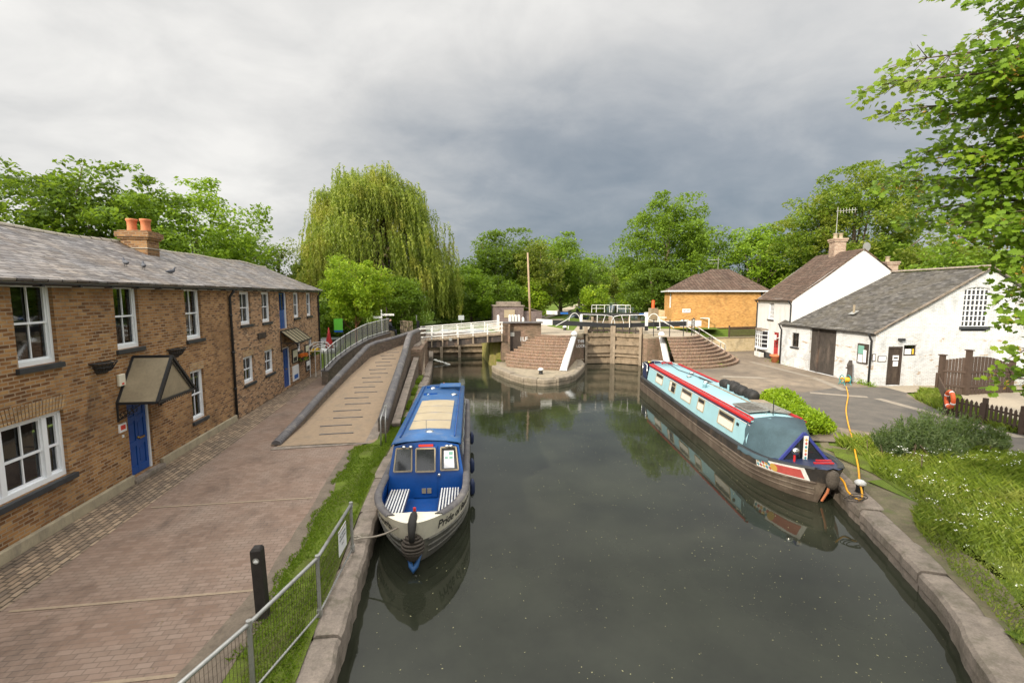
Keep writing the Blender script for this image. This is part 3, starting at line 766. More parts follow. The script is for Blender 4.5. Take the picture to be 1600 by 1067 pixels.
    arch(8.93, 10.7, 2.42, .0, .30); arch(15.6, 16.42, 2.38, .0, .26); arch(19.5, 20.52, 2.3, .0, .24); arch(21.74, 22.8, 2.3, .0, .24); arch(26.4, 27.12, 2.24, 0, .2); arch(28.62, 29.4, 2.26, 0, .2)
    for i, a in enumerate((A[0], A[1], A[2])): window(W, T, *a, curtain=(0, 1, 1)[i], fw=.065)
    window(W, T, *A[6], fw=.065); window(W, T, *A[7])
    window(W, T, *A[5], fw=.06, curtain=1)
    for a in (B[0], B[1], B[3], B[4]): window(W, T, *a, fw=.07, curtain=2)
    for a in (B[5], B[6]): window(W, T, *a, fw=.08, curtain=1)
    for a in (B[8], B[9]): window(W, T, *a, fw=.08, cols=2, rows=1, sash=False, curtain=2)
    # tripartite window
    a0, a1, z0, z1 = A[3]
    mb = MB(); o = -.11
    W.box(mb, a0, a1, o-.05, o+.05, z0, z0+.1); W.box(mb, a0, a1, o-.05, o+.04, z1-.07, z1)
    for x in (a0, 9.28, 10.24, a1-.07): W.box(mb, x, x+(.11 if a0 < x < 10.6 else .07), o-.05, o+.045, z0+.1, z1-.07)
    for (x0, x1, nc) in ((a0+.07, 9.28, 1), (9.39, 10.24, 2), (10.35, a1-.07, 1)):
        zm = 1.70
        for q0, q1, dd in ((z0+.1, zm+.02, -.02), (zm-.02, z1-.07, 0)):
            W.box(mb, x0, x0+.035, o-.03+dd, o+.012+dd, q0, q1); W.box(mb, x1-.035, x1, o-.03+dd, o+.012+dd, q0, q1)
            W.box(mb, x0+.035, x1-.035, o-.03+dd, o+.010+dd, q0, q0+.045); W.box(mb, x0+.035, x1-.035, o-.03+dd, o+.010+dd, q1-.035, q1)
            if nc == 2: x = (x0+x1)/2; W.box(mb, x-.013, x+.013, o-.025+dd, o+.006+dd, q0+.045, q1-.035)
    f = mb.build('window', 'window_white', T); f['label'] = 'wide three-part sash window on the ground floor'
    g = MB(); W.face(g, a0+.05, a1-.05, z0+.08, z1-.05, o-.04); g.build('pane', 'glass_pane', f)
    g = MB(); W.box(g, a0, a1, o-.55, o-.5, z0, z1); g.build('room_backdrop', 'interior', f)
    g = MB(); g.grid([[W.p(10.3+.3*k/20, o-.14+.02*math.sin(k*1.4), z) for k in range(21)] for z in (z0+.1, z1-.05)]); g.build('curtain', 'curtain', f)
    m = MB(); W.box(m, a0-.12, a1+.12, o+.05, .10, z0-.12, z0-.004); m.build('sill', 'sill_black', f, bevel=.01)
    # blue front door with six panels
    def door(a0, a1, z0, z1, D=.12, jamb='window_white'):
        d = MB(); W.box(d, a0+.06, a1-.06, -D-.04, -D, z0+.01, z1-.06)
        wv = (a1-a0-.12); rails = [(0, .1), (.36, .43), (.70, .76), (.94, 1.)]
        hz = z1-.07-z0
        for x0, x1 in ((0, .13), (.44, .56), (.87, 1)): W.box(d, a0+.06+wv*x0, a0+.06+wv*x1, -D, -D+.022, z0+.012, z1-.062)
        for q0, q1 in rails:
            for x0, x1 in ((.13, .44), (.56, .87)): W.box(d, a0+.06+wv*x0, a0+.06+wv*x1, -D, -D+.020, z0+.012+hz*q0, z0+.01+hz*q1)
        for q0, q1 in ((.14, .32), (.47, .66), (.80, .90)):
            for x0, x1 in ((.17, .40), (.60, .83)): W.box(d, a0+.06+wv*x0, a0+.06+wv*x1, -D, -D+.012, z0+.01+hz*q0, z0+.01+hz*q1)
        dd = d.build('door', 'blue_door', T, bevel=.004)
        j = MB(); W.box(j, a0, a0+.06, -D-.03, -D+.06, z0, z1); W.box(j, a1-.06, a1, -D-.03, -D+.06, z0, z1); W.box(j, a0+.06, a1-.06, -D-.03, -D+.058, z1-.06, z1)
        j.build('door_frame', jamb, dd)
        k = MB(); p = W.p((a0+a1)/2, -D+.04, z0+.95); k.ell(p, (.035, .03, .03)); k.build('handle', 'brass', dd, smooth=True)
        k = MB(); W.box(k, (a0+a1)/2+.08, (a0+a1)/2+.30, -D+.01, -D+.03, z0+.88, z0+.93); k.build('letter_plate', 'brass', dd)
        return dd
    door(*A[4]); door(*B[7])
    # upper loading door, half glazed
    a0, a1, z0, z1 = B[2]; d = MB(); D = .12
    W.box(d, a0+.08, a1-.08, -D-.04, -D, z0, z0+.95)
    for x in (a0+.08, (a0+a1)/2-.03, a1-.14): W.box(d, x, x+.06, -D-.04, -D+.012, z0+.95, z1-.06)
    W.box(d, a0+.08, a1-.08, -D-.04, -D+.014, z1-.1, z1-.03)
    dd = d.build('door', 'boat_blue', T); dd['label'] = 'half-glazed blue loading door on the upper floor'
    j = MB(); W.box(j, a0, a0+.08, -D-.03, -D+.06, z0, z1); W.box(j, a1-.08, a1, -D-.03, -D+.06, z0, z1); j.build('door_frame', 'window_white', dd)
    g = MB(); W.face(g, a0+.08, a1-.08, z0+.9, z1-.06, -D-.02); g.build('pane', 'glass_pane', dd)
    g = MB(); W.box(g, a0, a1, -.6, -.55, z0, z1); g.build('room_backdrop', 'interior', dd)
    # gabled canopy over the front door
    c = MB(); y0, y1, ym, zb, zt, dp = 12.25, 13.98, 12.98, 2.16, 3.22, .92
    def P(y, d, z): return Vector((X0+d, y, z))
    def frame(c, pts, r=.025):
        for a, b in pts: c.bar(a, b, r*2, r*2)
    A0, A1, AM = P(y0, .02, zb), P(y1+.0, .02, zb), P(ym, .02, zt)
    B0, B1, BM = P(y0-.02, dp, zb), P(y1+.0, dp, zb), P(ym, dp, zt)
    frame(c, [(A0, AM), (AM, A1), (B0, BM), (BM, B1), (B0, B1), (A0, B0), (A1, B1), (AM, BM)], .03)
    # cresting teeth along the gable
    for s0, s1 in ((B0, BM), (BM, B1), (B0, B1)):
        L = (s1-s0).length; n = int(L/.085); inn = (Vector((s0.x, ym, zb+.35)) if s0.z != s1.z else Vector((s0.x, ym, zb-5)))
        for k in range(1, n):
            q = s0.lerp(s1, k/n); dr = (inn-q); dr -= (s1-s0).normalized()*dr.dot((s1-s0).normalized()); dr.normalize()
            c.bar(q, q+dr*.075, .03, .012, up=(1, 0, 0))
    for s0, s1 in ((B0, BM), (BM, B1)):
        dr = Vector((0, 0, -1)); o0 = s0.lerp(s1, .06 if s0.z < s1.z else 0)+dr*.16; o1 = s0.lerp(s1, 1 if s0.z < s1.z else .94)+dr*.16
        c.bar(o0, o1, .018, .018)
    cn = c.build('door_canopy', 'black_paint', T); cn['label'] = 'black iron framed gabled canopy with frosted panels over the front door'
    g = MB()
    for a, b, cc, d_ in ((A0, B0, BM, AM), (A1, AM, BM, B1)): g.quad(a, b, cc, d_)
    g.poly([B0 - Vector((.02, 0, 0)), B1 - Vector((.02, 0, 0)), BM - Vector((.02, 0, 0))])
    g.build('canopy_panel', 'frosted', cn, solid=.01)
    for y in (y0, y1):
        b = MB(); b.bar(P(y, .02, zb), P(y, .02, zb-.46), .035, .035); b.bar(P(y, .02, zb-.42), P(y, .55, zb-.02), .022, .022)
        for k in range(5):
            t = k/5; pts = [P(y, .05+.42*t+.07*math.cos(q), zb-.10-.24*(1-t)+.07*math.sin(q)) for q in [2*math.pi*i/10 for i in range(11)]]
            b.tube(pts, .009, 5)
        b.build('bracket', 'black_paint', cn)
    # lean-to canopy over the second door
    c = MB(); a0, a1 = 23.85, 26.4
    P1 = [P(a0, .02, 3.02), P(a1, .02, 3.02), P(a1, .75, 2.42), P(a0, .75, 2.42)]
    c.bar(P1[0], P1[1], .05, .05); c.bar(P1[3], P1[2], .06, .06)
    for k in range(6): t = k/5; c.bar(P1[0].lerp(P1[1], t), P1[3].lerp(P1[2], t), .035, .04)
    for y in (a0, a1): c.bar(P(y, .02, 2.42), P(y, .75, 2.42), .04, .04); c.bar(P(y, .02, 3.0), P(y, .02, 2.0), .04, .04); c.bar(P(y, .02, 2.02), P(y, .6, 2.4), .03, .03)
    cn = c.build('door_canopy', 'black_paint', T); cn['label'] = 'lean-to glazed canopy over the far blue door'
    g = MB(); g.quad(P1[0]-Vector((0,0,.01)), P1[3]-Vector((0,0,.01)), P1[2]-Vector((0,0,.01)), P1[1]-Vector((0,0,.01))); g.build('canopy_panel', 'frosted', cn, solid=.01)
    # small fittings
    m = MB(); W.box(m, 12.33, 12.56, .0, .07, 2.56, 2.86); al = m.build('alarm_box', 'cream_paint', T, bevel=.02)
    m = MB(); W.box(m, 12.41, 12.48, .07, .078, 2.60, 2.64); m.build('alarm_lamp', 'red_sign', al)
    m = MB(); W.box(m, 12.25, 12.50, .0, .03, 1.42, 1.63); s = m.build('door_sign', 'notice_white', T)
    m = MB(); W.box(m, 12.29, 12.46, .03, .034, 1.48, 1.59); m.build('sign_print', 'red_sign', s)
    m = MB(); W.box(m, 12.35, 12.39, .0, .03, 1.28, 1.34); m.build('doorbell', 'notice_white', T)
    m = MB(); W.box(m, 21.05, 21.95, .0, .05, 2.9, 3.14); m.build('name_plaque', 'dark_wood', T)
    # notice boards by the far door
    for (a0, a1, z0, z1, mt) in ((25.4, 26.3, 1.16, 1.92, 'paper_cream'), (27.72, 28.5, 1.2, 1.92, 'paper_cream'), (25.38, 26.36, .22, 1.02, 'notice_white'), (27.73, 28.66, .34, 1.0, 'notice_white')):
        m = MB(); W.box(m, a0, a1, .0, .05, z0, z1); b = m.build('notice_board', 'dark_wood' if mt == 'paper_cream' or a0 > 27 else 'notice_white', T)
        m = MB(); W.box(m, a0+.07, a1-.07, .05, .056, z0+.07, z1-.07); s = m.build('poster', mt, b)
        m = MB(); W.box(m, a0+.12, a1-.2, .056, .059, z0+.1, z0+.32); m.build('poster_print', 'sign_blue' if z0 < .3 else 'ink', s)
    # chimney stack through the ridge
    xa, xb = GY(181, 362, 18.0).x, GY(239, 362, 18.0).x
    xb -= .12; zt = GY(215, 360, 18.0).z
    c = MB(); c.box(xa+.12, xb-.1, 18.0, 18.7, 5.9, zt-.30)
    c.box(xa+.05, xb-.03, 17.95, 18.75, zt-.30, zt-.23); c.box(xa, xb+.02, 17.9, 18.8, zt-.23, zt-.05); c.box(xa+.06, xb-.05, 17.96, 18.74, zt-.05, zt)
    ch = c.build('chimney', 'terrace_brick', T)
    for t in (.30, .72):
        p = MB(); p.lathe((xa+(xb-xa)*t, 18.35, zt-.02), [(.165, 0), (.15, .08), (.14, .2), (.148, .36), (.175, .39), (.175, .45), (.14, .455), (.13, .3)], 16); p.build('chimney_pot', 'terracotta', ch, smooth=True)
    f = MB(); f.box(xa+.09, xb-.07, 17.97, 18.73, 6.42, 6.46); f.build('flashing', 'mortar_lip', ch)
build_terrace()

def basket(y, z, lab):
    t = thing('wall_basket', (X0, y, z), lab, 'wall basket', 'iron baskets on the terrace wall')
    r = .36; m = MB()
    rim = [(X0+.02 + .27*math.sin(q), y - r*math.cos(q), z) for q in [math.pi*k/12 for k in range(13)]]
    m.tube(rim, .014, 5); m.bar((X0+.02, y-r, z), (X0+.02, y+r, z), .03, .02)
    for k in range(1, 12):
        p = Vector(rim[k]); e = Vector((X0+.02, y-.1+.2*k/12, z-.27))
        m.tube([p, p.lerp(e, .5)+Vector((.04, 0, -.04)), e], .008, 4)
    for s in (.4, .75): m.tube([(X0+.02 + .27*math.sin(q)*(1-s*.6), y - r*math.cos(q)*(1-s*.45), z-.27*s) for q in [math.pi*k/10 for k in range(11)]], .009, 4)
    m.build('basket_frame', 'black_paint', t)
    m = MB(); rows = []
    for s in (0.1, .4, .75, 1.):
        rows.append([(X0+.015 + .23*math.sin(q)*(1-s*.7), y - (r-.03)*math.cos(q)*(1-s*.5), z-.27*s) for q in [math.pi*k/10 for k in range(11)]])
    m.grid(rows); m.build('liner', 'rope_dark', t)
basket(11.85, 3.24, 'empty black iron hay-rack basket on the brick wall between the two nearest upper windows')
basket(14.8, 3.22, 'empty black iron basket on the brick wall right of the gabled canopy')
def pigeon(y, z, rot, lab):
    x = -11.2 + (6.6-z)/(6.6-5.06)*(11.2-7.66)
    m = MB(); d = Vector((math.cos(rot), math.sin(rot), 0)); p = Vector((x, y, z+.10))
    m.tube([p-d*.2+Vector((0,0,.0)), p-d*.10, p+Vector((0,0,.01)), p+d*.07+Vector((0,0,.03)), p+d*.1+Vector((0,0,.09)), p+d*.12+Vector((0,0,.13)), p+d*.16+Vector((0,0,.125)), p+d*.19+Vector((0,0,.115))], [.012, .05, .065, .05, .028, .026, .014, .004], 8)
    for s in (-1, 1): sd = Vector((-d.y, d.x, 0))*s*.025; m.tube([p+sd-Vector((0,0,.04)), p+sd-Vector((0,0,.11))], .006, 4)
    o = m.build('pigeon', 'pigeon_grey', smooth=True); tag(o, lab, 'pigeon', 'pigeons resting on the slate roof')
pigeon(14.75, 5.62, 2.5, 'grey pigeon on the slates, leftmost and highest of the three')
pigeon(15.35, 5.57, 2.2, 'grey pigeon on the slates, middle of the three')
pigeon(16.2, 5.44, 1.2, 'pale-flecked pigeon on the slates, rightmost and lowest of the three')

# ================================================================== RAMP TO THE FOOTBRIDGE
def lerp_tab(t, tab):
    xs = [q[0] for q in tab]
    return [float(np.interp(t, xs, [q[k] for q in tab])) for k in range(1, len(tab[0]))]
def sweep_wall(mb, tab, w0, z0f, step=.4, top=.0):
    """tab: (s, x, y, z): wall following a line with varying top height; w0 = half width"""
    n = max(2, int((tab[-1][0]-tab[0][0])/step)); rows = []
    for i in range(n+1):
        s = tab[0][0] + (tab[-1][0]-tab[0][0])*i/n; x, y, z = lerp_tab(s, tab); x2, y2, _ = lerp_tab(min(s+.1, tab[-1][0]), tab); x1, y1, _ = lerp_tab(max(s-.1, tab[0][0]), tab)
        t = Vector((x2-x1, y2-y1)).normalized(); nr = Vector((t.y, -t.x)); zb = z0f(s)
        rows.append([(x-nr.x*w0, y-nr.y*w0, zb), (x-nr.x*w0, y-nr.y*w0, z+top), (x+nr.x*w0, y+nr.y*w0, z+top), (x+nr.x*w0, y+nr.y*w0, zb)])
    mb.grid([r[::-1] for r in rows]); mb.poly(rows[0][::-1]); mb.poly(rows[-1]); return mb
def sweep_round(mb, tab, r, brick=.115, gap=.006):
    """half-round coping bricks laid across the wall"""
    L = tab[-1][0]-tab[0][0]; n = int(L/brick)
    for i in range(n):
        s0 = tab[0][0] + i*L/n; rows = []
        for s in (s0+gap, s0+L/n-gap):
            x, y, z = lerp_tab(s, tab); x2, y2, _ = lerp_tab(s+.06, tab); x1, y1, _ = lerp_tab(s-.06, tab)
            t = Vector((x2-x1, y2-y1)); t.normalize(); nr = Vector((t.y, -t.x))
            rows.append([(x+nr.x*r*math.cos(q), y+nr.y*r*math.cos(q), z + r*.8*math.sin(q)) for q in [-.25+(math.pi+.5)*k/8 for k in range(9)]])
        mb.grid(rows)
        mb.poly(rows[0]); mb.poly(rows[1][::-1])
    return mb
def ramp_z(y): return float(np.interp(y, [15, 17, 21, 26, 30.5, 36], [0.02, .17, .52, .98, 1.45, 1.62]))
RAMP_L = [(0, -5.3, 15.1, .06), (1.8, -5.12, 16.85, .34), (4.7, -5.0, 19.7, .70), (8.7, -4.75, 23.7, 1.18), (12.7, -4.35, 27.6, 1.80), (13.6, -4.0, 28.3, 1.92), (15.6, -3.1, 30.2, 2.02), (18.6, -2.0, 33, 2.2), (20.5, -1.35, 34.9, 2.35)]
RAMP_R = [(0, -2.08, 15.9, .50), (3.3, -2.08, 19.2, .90), (5.6, -2.07, 21.5, 1.16), (9.1, -2.05, 25, 1.62), (12.1, -2.02, 28, 2.20), (13.2, -1.98, 29.2, 2.34), (14.6, -1.85, 30.7, 2.34), (16.3, -1.65, 32.4, 2.3)]
def build_ramp():
    T = thing('sloping_ramp', (-3.6, 15, 0), 'tan surfaced ramp between brick parapets climbing from the path to the footbridge', 'ramp')
    m = MB(); rows = []
    for i in range(48):
        y = 15 + i*.45; xl = float(np.interp(y, [15, 18, 22.5, 28, 30.5, 36.5], [-5.25, -4.97, -4.75, -4.25, -4.1, -3.6])); xr = float(np.interp(y, [15, 20, 31, 33, 36.5], [-2.2, -2.15, -2.0, -1.4, -.4]))
        rows.append([(xr, y, ramp_z(y)), ((xl+xr)/2, y, ramp_z(y)+.02), (xl, y, ramp_z(y))])
    m.grid(rows); m.build('ramp_surface', 'ramp_tan', T, smooth=True)
    for i in range(18):
        y = 15.8 + i*.80; xc = float(np.interp(y, [15, 30], [-3.75, -3.05])) + (-.12 if i % 2 else .1); w = .55 - .011*i
        m = MB(); m.obox((xc-w, y, ramp_z(y)+.012), (2*w, .04, 0), (0, .045, .004), (0, 0, .028)); m.build('foothold_strip', 'coping_blue', T)
    m = MB(); m.poly([(-5.35, 14.72, .014), (-2.35, 14.9, .014), (-2.2, 15.1, .014), (-5.3, 15.0, .014)])
    m.poly([(-2.55, 14.9, .016), (-2.18, 15.0, .016), (-2.18, 17.6, .24), (-2.42, 17.6, .24)])
    m.build('edging', 'stone_dark', T)
    m = MB(); sweep_wall(m, RAMP_L, .14, lambda s: -.05); m.build('parapet', 'ramp_brick', T)['label'] = 'left-hand parapet that turns across the head of the ramp'
    m = MB(); sweep_wall(m, RAMP_R, .16, lambda s: -.6); m.build('parapet', 'ramp_brick', T)['label'] = 'canal-side parapet of the ramp'
    m = MB(); sweep_round(m, RAMP_L, .155); m.build('coping', 'coping_blue', T)
    m = MB(); sweep_round(m, RAMP_R, .175); m.build('coping', 'coping_blue', T)
    # retaining wall with sloping cap on the canal side
    lo = [(0, -1.72, 16.6, .10), (4.5, -1.68, 21, .45), (9, -1.6, 25.5, .85), (11, -1.55, 27.4, 1.05)]
    m = MB(); sweep_wall(m, lo, .12, lambda s: -.3); m.build('retaining_wall', 'ramp_brick', T)
    m = MB(); sweep_wall(m, [(a, b, c, d+.07) for a, b, c, d in lo], .15, lambda s: float(np.interp(s, [0, 11], [.08, 1.02]))); m.build('wall_cap', 'stone_dark', T)
    # abutment beside the water
    m = MB(); m.prism([(-2.1, 27.4), (-1.25, 27.6), (-1.0, 33.9), (-2.2, 33.9)], -1.2, 1.55); m.build('abutment', 'lock_brick', T)
    m = MB(); m.prism([(-2.15, 29.0), (-1.45, 29.1), (-1.15, 34.6), (-2.2, 34.6)], 1.55, 1.62); m.build('abutment_cap', 'stone_dark', T)
    m = MB(); m.bar((-1.15, 27.2, -.4), (-1.3, 31.3, 1.7), .2, .2); m.build('timber_brace', 'weathered_wood', T)
build_ramp()
def hand_rail():
    t = thing('handrail', (-1.95, 15.0, 0), 'short galvanised tubular handrail on the grass at the foot of the ramp', 'handrail')
    m = MB()
    for dx in (0, .12):
        m.tube([(-1.98+dx, 14.55+dx*2, 0), (-1.98+dx, 14.6+dx*2, .80), (-1.98+dx, 14.68+dx*2, .9), (-1.98+dx*.3, 15.85, 1.02)], .022, 8)
    m.build('rail', 'galvanised', t, smooth=True)
hand_rail()

# ================================================================== FOOTBRIDGE
def build_bridge():
    T = thing('footbridge', (1.4, 34, 1.6), 'white railed timber footbridge crossing the side channel', 'footbridge')
    def bz(x): return 1.61 + (x+1.6)/5.97*.43
    m = MB()
    for Y in (32.95, 34.75):
        m.obox((-1.6, Y, bz(-1.6)-.62), (5.97, 0, .43), (0, .16, 0), (0, 0, .44))
    m.build('girder', 'steel_dark', T)
    m = MB()
    for i in range(30): x = -1.6+i*.2; m.obox((x+.01, 32.9, bz(x)-.16), (.18, 0, .013), (0, 2.1, 0), (0, 0, .07))
    m.build('deck', 'weathered_wood', T)
    m = MB(); m.obox((-1.6, 32.84, bz(-1.6)-.14), (5.97, 0, .43), (0, .05, 0), (0, 0, .1)); m.build('kickboard', 'weathered_wood', T)
    xs = [-1.56, -.75, .02, 1.12, 2.2, 3.25, 4.3]
    for Y, e in ((32.82, -1), (34.98, 1)):
        m = MB()
        for x in xs: m.box(x-.04, x+.04, Y-.04, Y+.04, bz(x)-.02, bz(x)+.80)
        for h, t in ((.80, .07), (.50, .08), (.2, .08)):
            m.obox((-1.62, Y-.055*1 - .0, bz(-1.62)+h-.04), (6.0, 0, .43), (0, .035, 0), (0, 0, t))
        m.build('railing', 'white_paint', T)
        m = MB()
        for x in xs: m.box(x-.045, x+.045, Y-.05, Y+.05, bz(x)-.58, bz(x)-.03)
        m.build('post_foot', 'weathered_wood', T)
    m = MB(); m.lathe((.58, 32.76, bz(.6)-.12), [(.0, 0), (.12, .01), (.12, .04), (0, .05)], 14); 
    m.v = [(x, 32.76-(z-(bz(.6)-.12)), bz(.6)-.12+(y-32.76)) for x, y, z in m.v]; m.build('round_plate', 'galvanised', T)
build_bridge()

# walls of the side channel behind the bridge
def channel():
    m = MB(); m.prism([(3.55, 34.2), (4.5, 34.0), (4.5, 41.2), (3.4, 41.2)], -1.2, 1.35)
    o = m.build('channel_wall', 'mossy'); tag(o, 'mossy yellow-green wall pier standing in the water beneath the footbridge', 'wall')
    T = thing('weir_gate', (1.2, 39.5, -.5), 'old timber sluice gate across the dark channel behind the footbridge', 'sluice gate')
    m = MB(); m.box(-2.4, 3.5, 39.6, 39.8, -1.2, .5); m.build('boards', 'gate_dark', T)
    m = MB()
    for z in (-.15, .35, .95): m.box(-2.4, 3.5, 39.4, 39.6, z, z+.18)
    m.build('cross_timber', 'gate_wood', T)
    for x in (-.2, 1.35):
        m = MB(); m.box(x, x+.22, 39.2, 39.4, -1.2, 1.3); m.build('upright', 'weathered_wood', T)
    m = MB(); m.box(-2.6, 4.4, 40.6, 41.1, -1.2, 1.45); o = m.build('channel_end_wall', 'lock_brick'); tag(o, 'low brick wall closing the channel behind the timber sluice', 'wall')
    m = MB(); r = random.Random(4)
    for i in range(60): x = r.uniform(.0, 1.1); m.ell((x*1.0-.6, 36.2-.9*x+r.uniform(-.15, .15), WL+.03+.22*(1-x)), (r.uniform(.05, .16), r.uniform(.05, .14), r.uniform(.02, .05)), 6, 4)
    o = m.build('weir_foam', 'flower_white'); tag(o, kind='stuff')
m_plain('mossy', (.20, .19, .045), .95, .4, 3, bump=.8, dirt=(.28, .22, .11))
channel()

# ================================================================== LOCK ISLAND (left of the lock)
LT = 1.85
def line_x(a, b, y): return a[0] + (b[0]-a[0])*(y-a[1])/(b[1]-a[1])
WL0, WL1 = Vector((7.75, 28.35)), Vector((9.95, 33.45))       # left wing wall
def arc_steps(name, c, R0, R1, n, z0, z1, a0, a1, clip, label, mat='step_brick'):
    T = thing(name, (c[0], c[1], z0), label, 'brick steps')
    rr = random.Random(5); m = MB(); lip = MB(); N = 130
    for i in range(n):
        ra = R0 + (R1-R0)*i/n; rb = R0 + (R1-R0)*(i+1)/n; zb = z0 + (z1-z0)*i/n; zt = z0 + (z1-z0)*(i+1)/n
        P = []
        for k in range(N+1):
            q = R(a0 + (a1-a0)*k/N); p = (c[0]+ra*math.cos(q), c[1]+ra*math.sin(q))
            if clip(p): P.append(q)
        if len(P) < 2: continue
        wob = [rr.uniform(-.012, .012) for _ in P]
        f = [(c[0]+(ra+w)*math.cos(q), c[1]+(ra+w)*math.sin(q)) for q, w in zip(P, wob)]; g = [(c[0]+(rb-.1)*math.cos(q), c[1]+(rb-.1)*math.sin(q)) for q in P]
        m.grid([[(*p, zb-.02) for p in f][::-1], [(*p, zt-.03) for p in f][::-1]])
        m.grid([[(*p, zt-.03) for p in f][::-1], [(*p, zt-.015) for p in g][::-1]])
        # nosing course, proud of the riser
        h = [(c[0]+(ra+.03+w)*math.cos(q), c[1]+(ra+.03+w)*math.sin(q)) for q, w in zip(P, wob)]; h2 = [(c[0]+(ra-.14)*math.cos(q), c[1]+(ra-.14)*math.sin(q)) for q in P]
        lip.grid([[(*p, zt-.075) for p in h][::-1], [(*p, zt+.004) for p in h][::-1], [(*p, zt+.008) for p in h2][::-1]])
        lip.poly([(*h[0], zt-.075), (*h[0], zt+.004), (*h2[0], zt+.008), (*h2[0], zt-.075)])
        lip.grid([[(*p, zt-.075) for p in f], [(*p, zt-.075) for p in h]])
    m.build('riser', mat, T); lip.build('nosing', 'nosing_brick', T)
    return T
m_brick('nosing_brick', [(.2, (.13, .075, .055)), (.5, (.28, .16, .11)), (.8, (.42, .29, .21))], (.25, .21, .17), bw=.11, bh=.2, patch=(.24, .22, .12), bump=.6)
arc_steps('island_steps', (9.2, 34.6), 6.15, 2.0, 12, -.1, LT, 205, 300, lambda p: p[0] < line_x(WL0, WL1, p[1])-.10 and p[1] < 33.3 and p[0] > 4.35,
          'broad curved brick steps rising between the footbridge pier and the left white coping')
def island():
    q = [(3.4, 31.6), (3.55, 30.4), (4.1, 28.2), (4.7, 26.7), (5.2, 26.1), (5.9, 25.8), (6.8, 25.95), (7.6, 26.5), (8.25, 27.3), (8.9, 28.6), (9.5, 29.8), (10.1, 31.2), tuple(LK(-2.25, -1.2)[:2]), tuple(LK(-2.25, 1)[:2]), (4.3, 34.5), (3.4, 34.2)]
    # rounded stone edge
    cen = Vector((7, 31)); L = resample(q[:13], .25)
    kerb(q[:13], -1, -.1, .5, 'island_quay_edge', 'stone', 1.2, 9)
    m = MB(); m.poly([(*(p + (cen-p).normalized()*.35), -.112) for p in L] + [(10.9, 33.6, -.112), (4.3, 34.4, -.112), (3.9, 33, -.112)]); struct(m, 'island_quay', 'stone_pale')
    arc = [(9.2+2.1*math.cos(R(a)), 34.6+2.1*math.sin(R(a))) for a in range(205, 300, 8)]
    top = [(4.4, 33.7), (7.2, 33.7)] + arc + [(9.95, 33.5), tuple(LK(-2.0, -.35)[:2]), tuple(LK(-2.0, 19)[:2]), tuple(LK(-6, 21)[:2]), (11, 56), (4.4, 46)]
    struct(MB().poly([(x, y, LT) for x, y in top]), 'lockside_paving', 'gravel')
island()
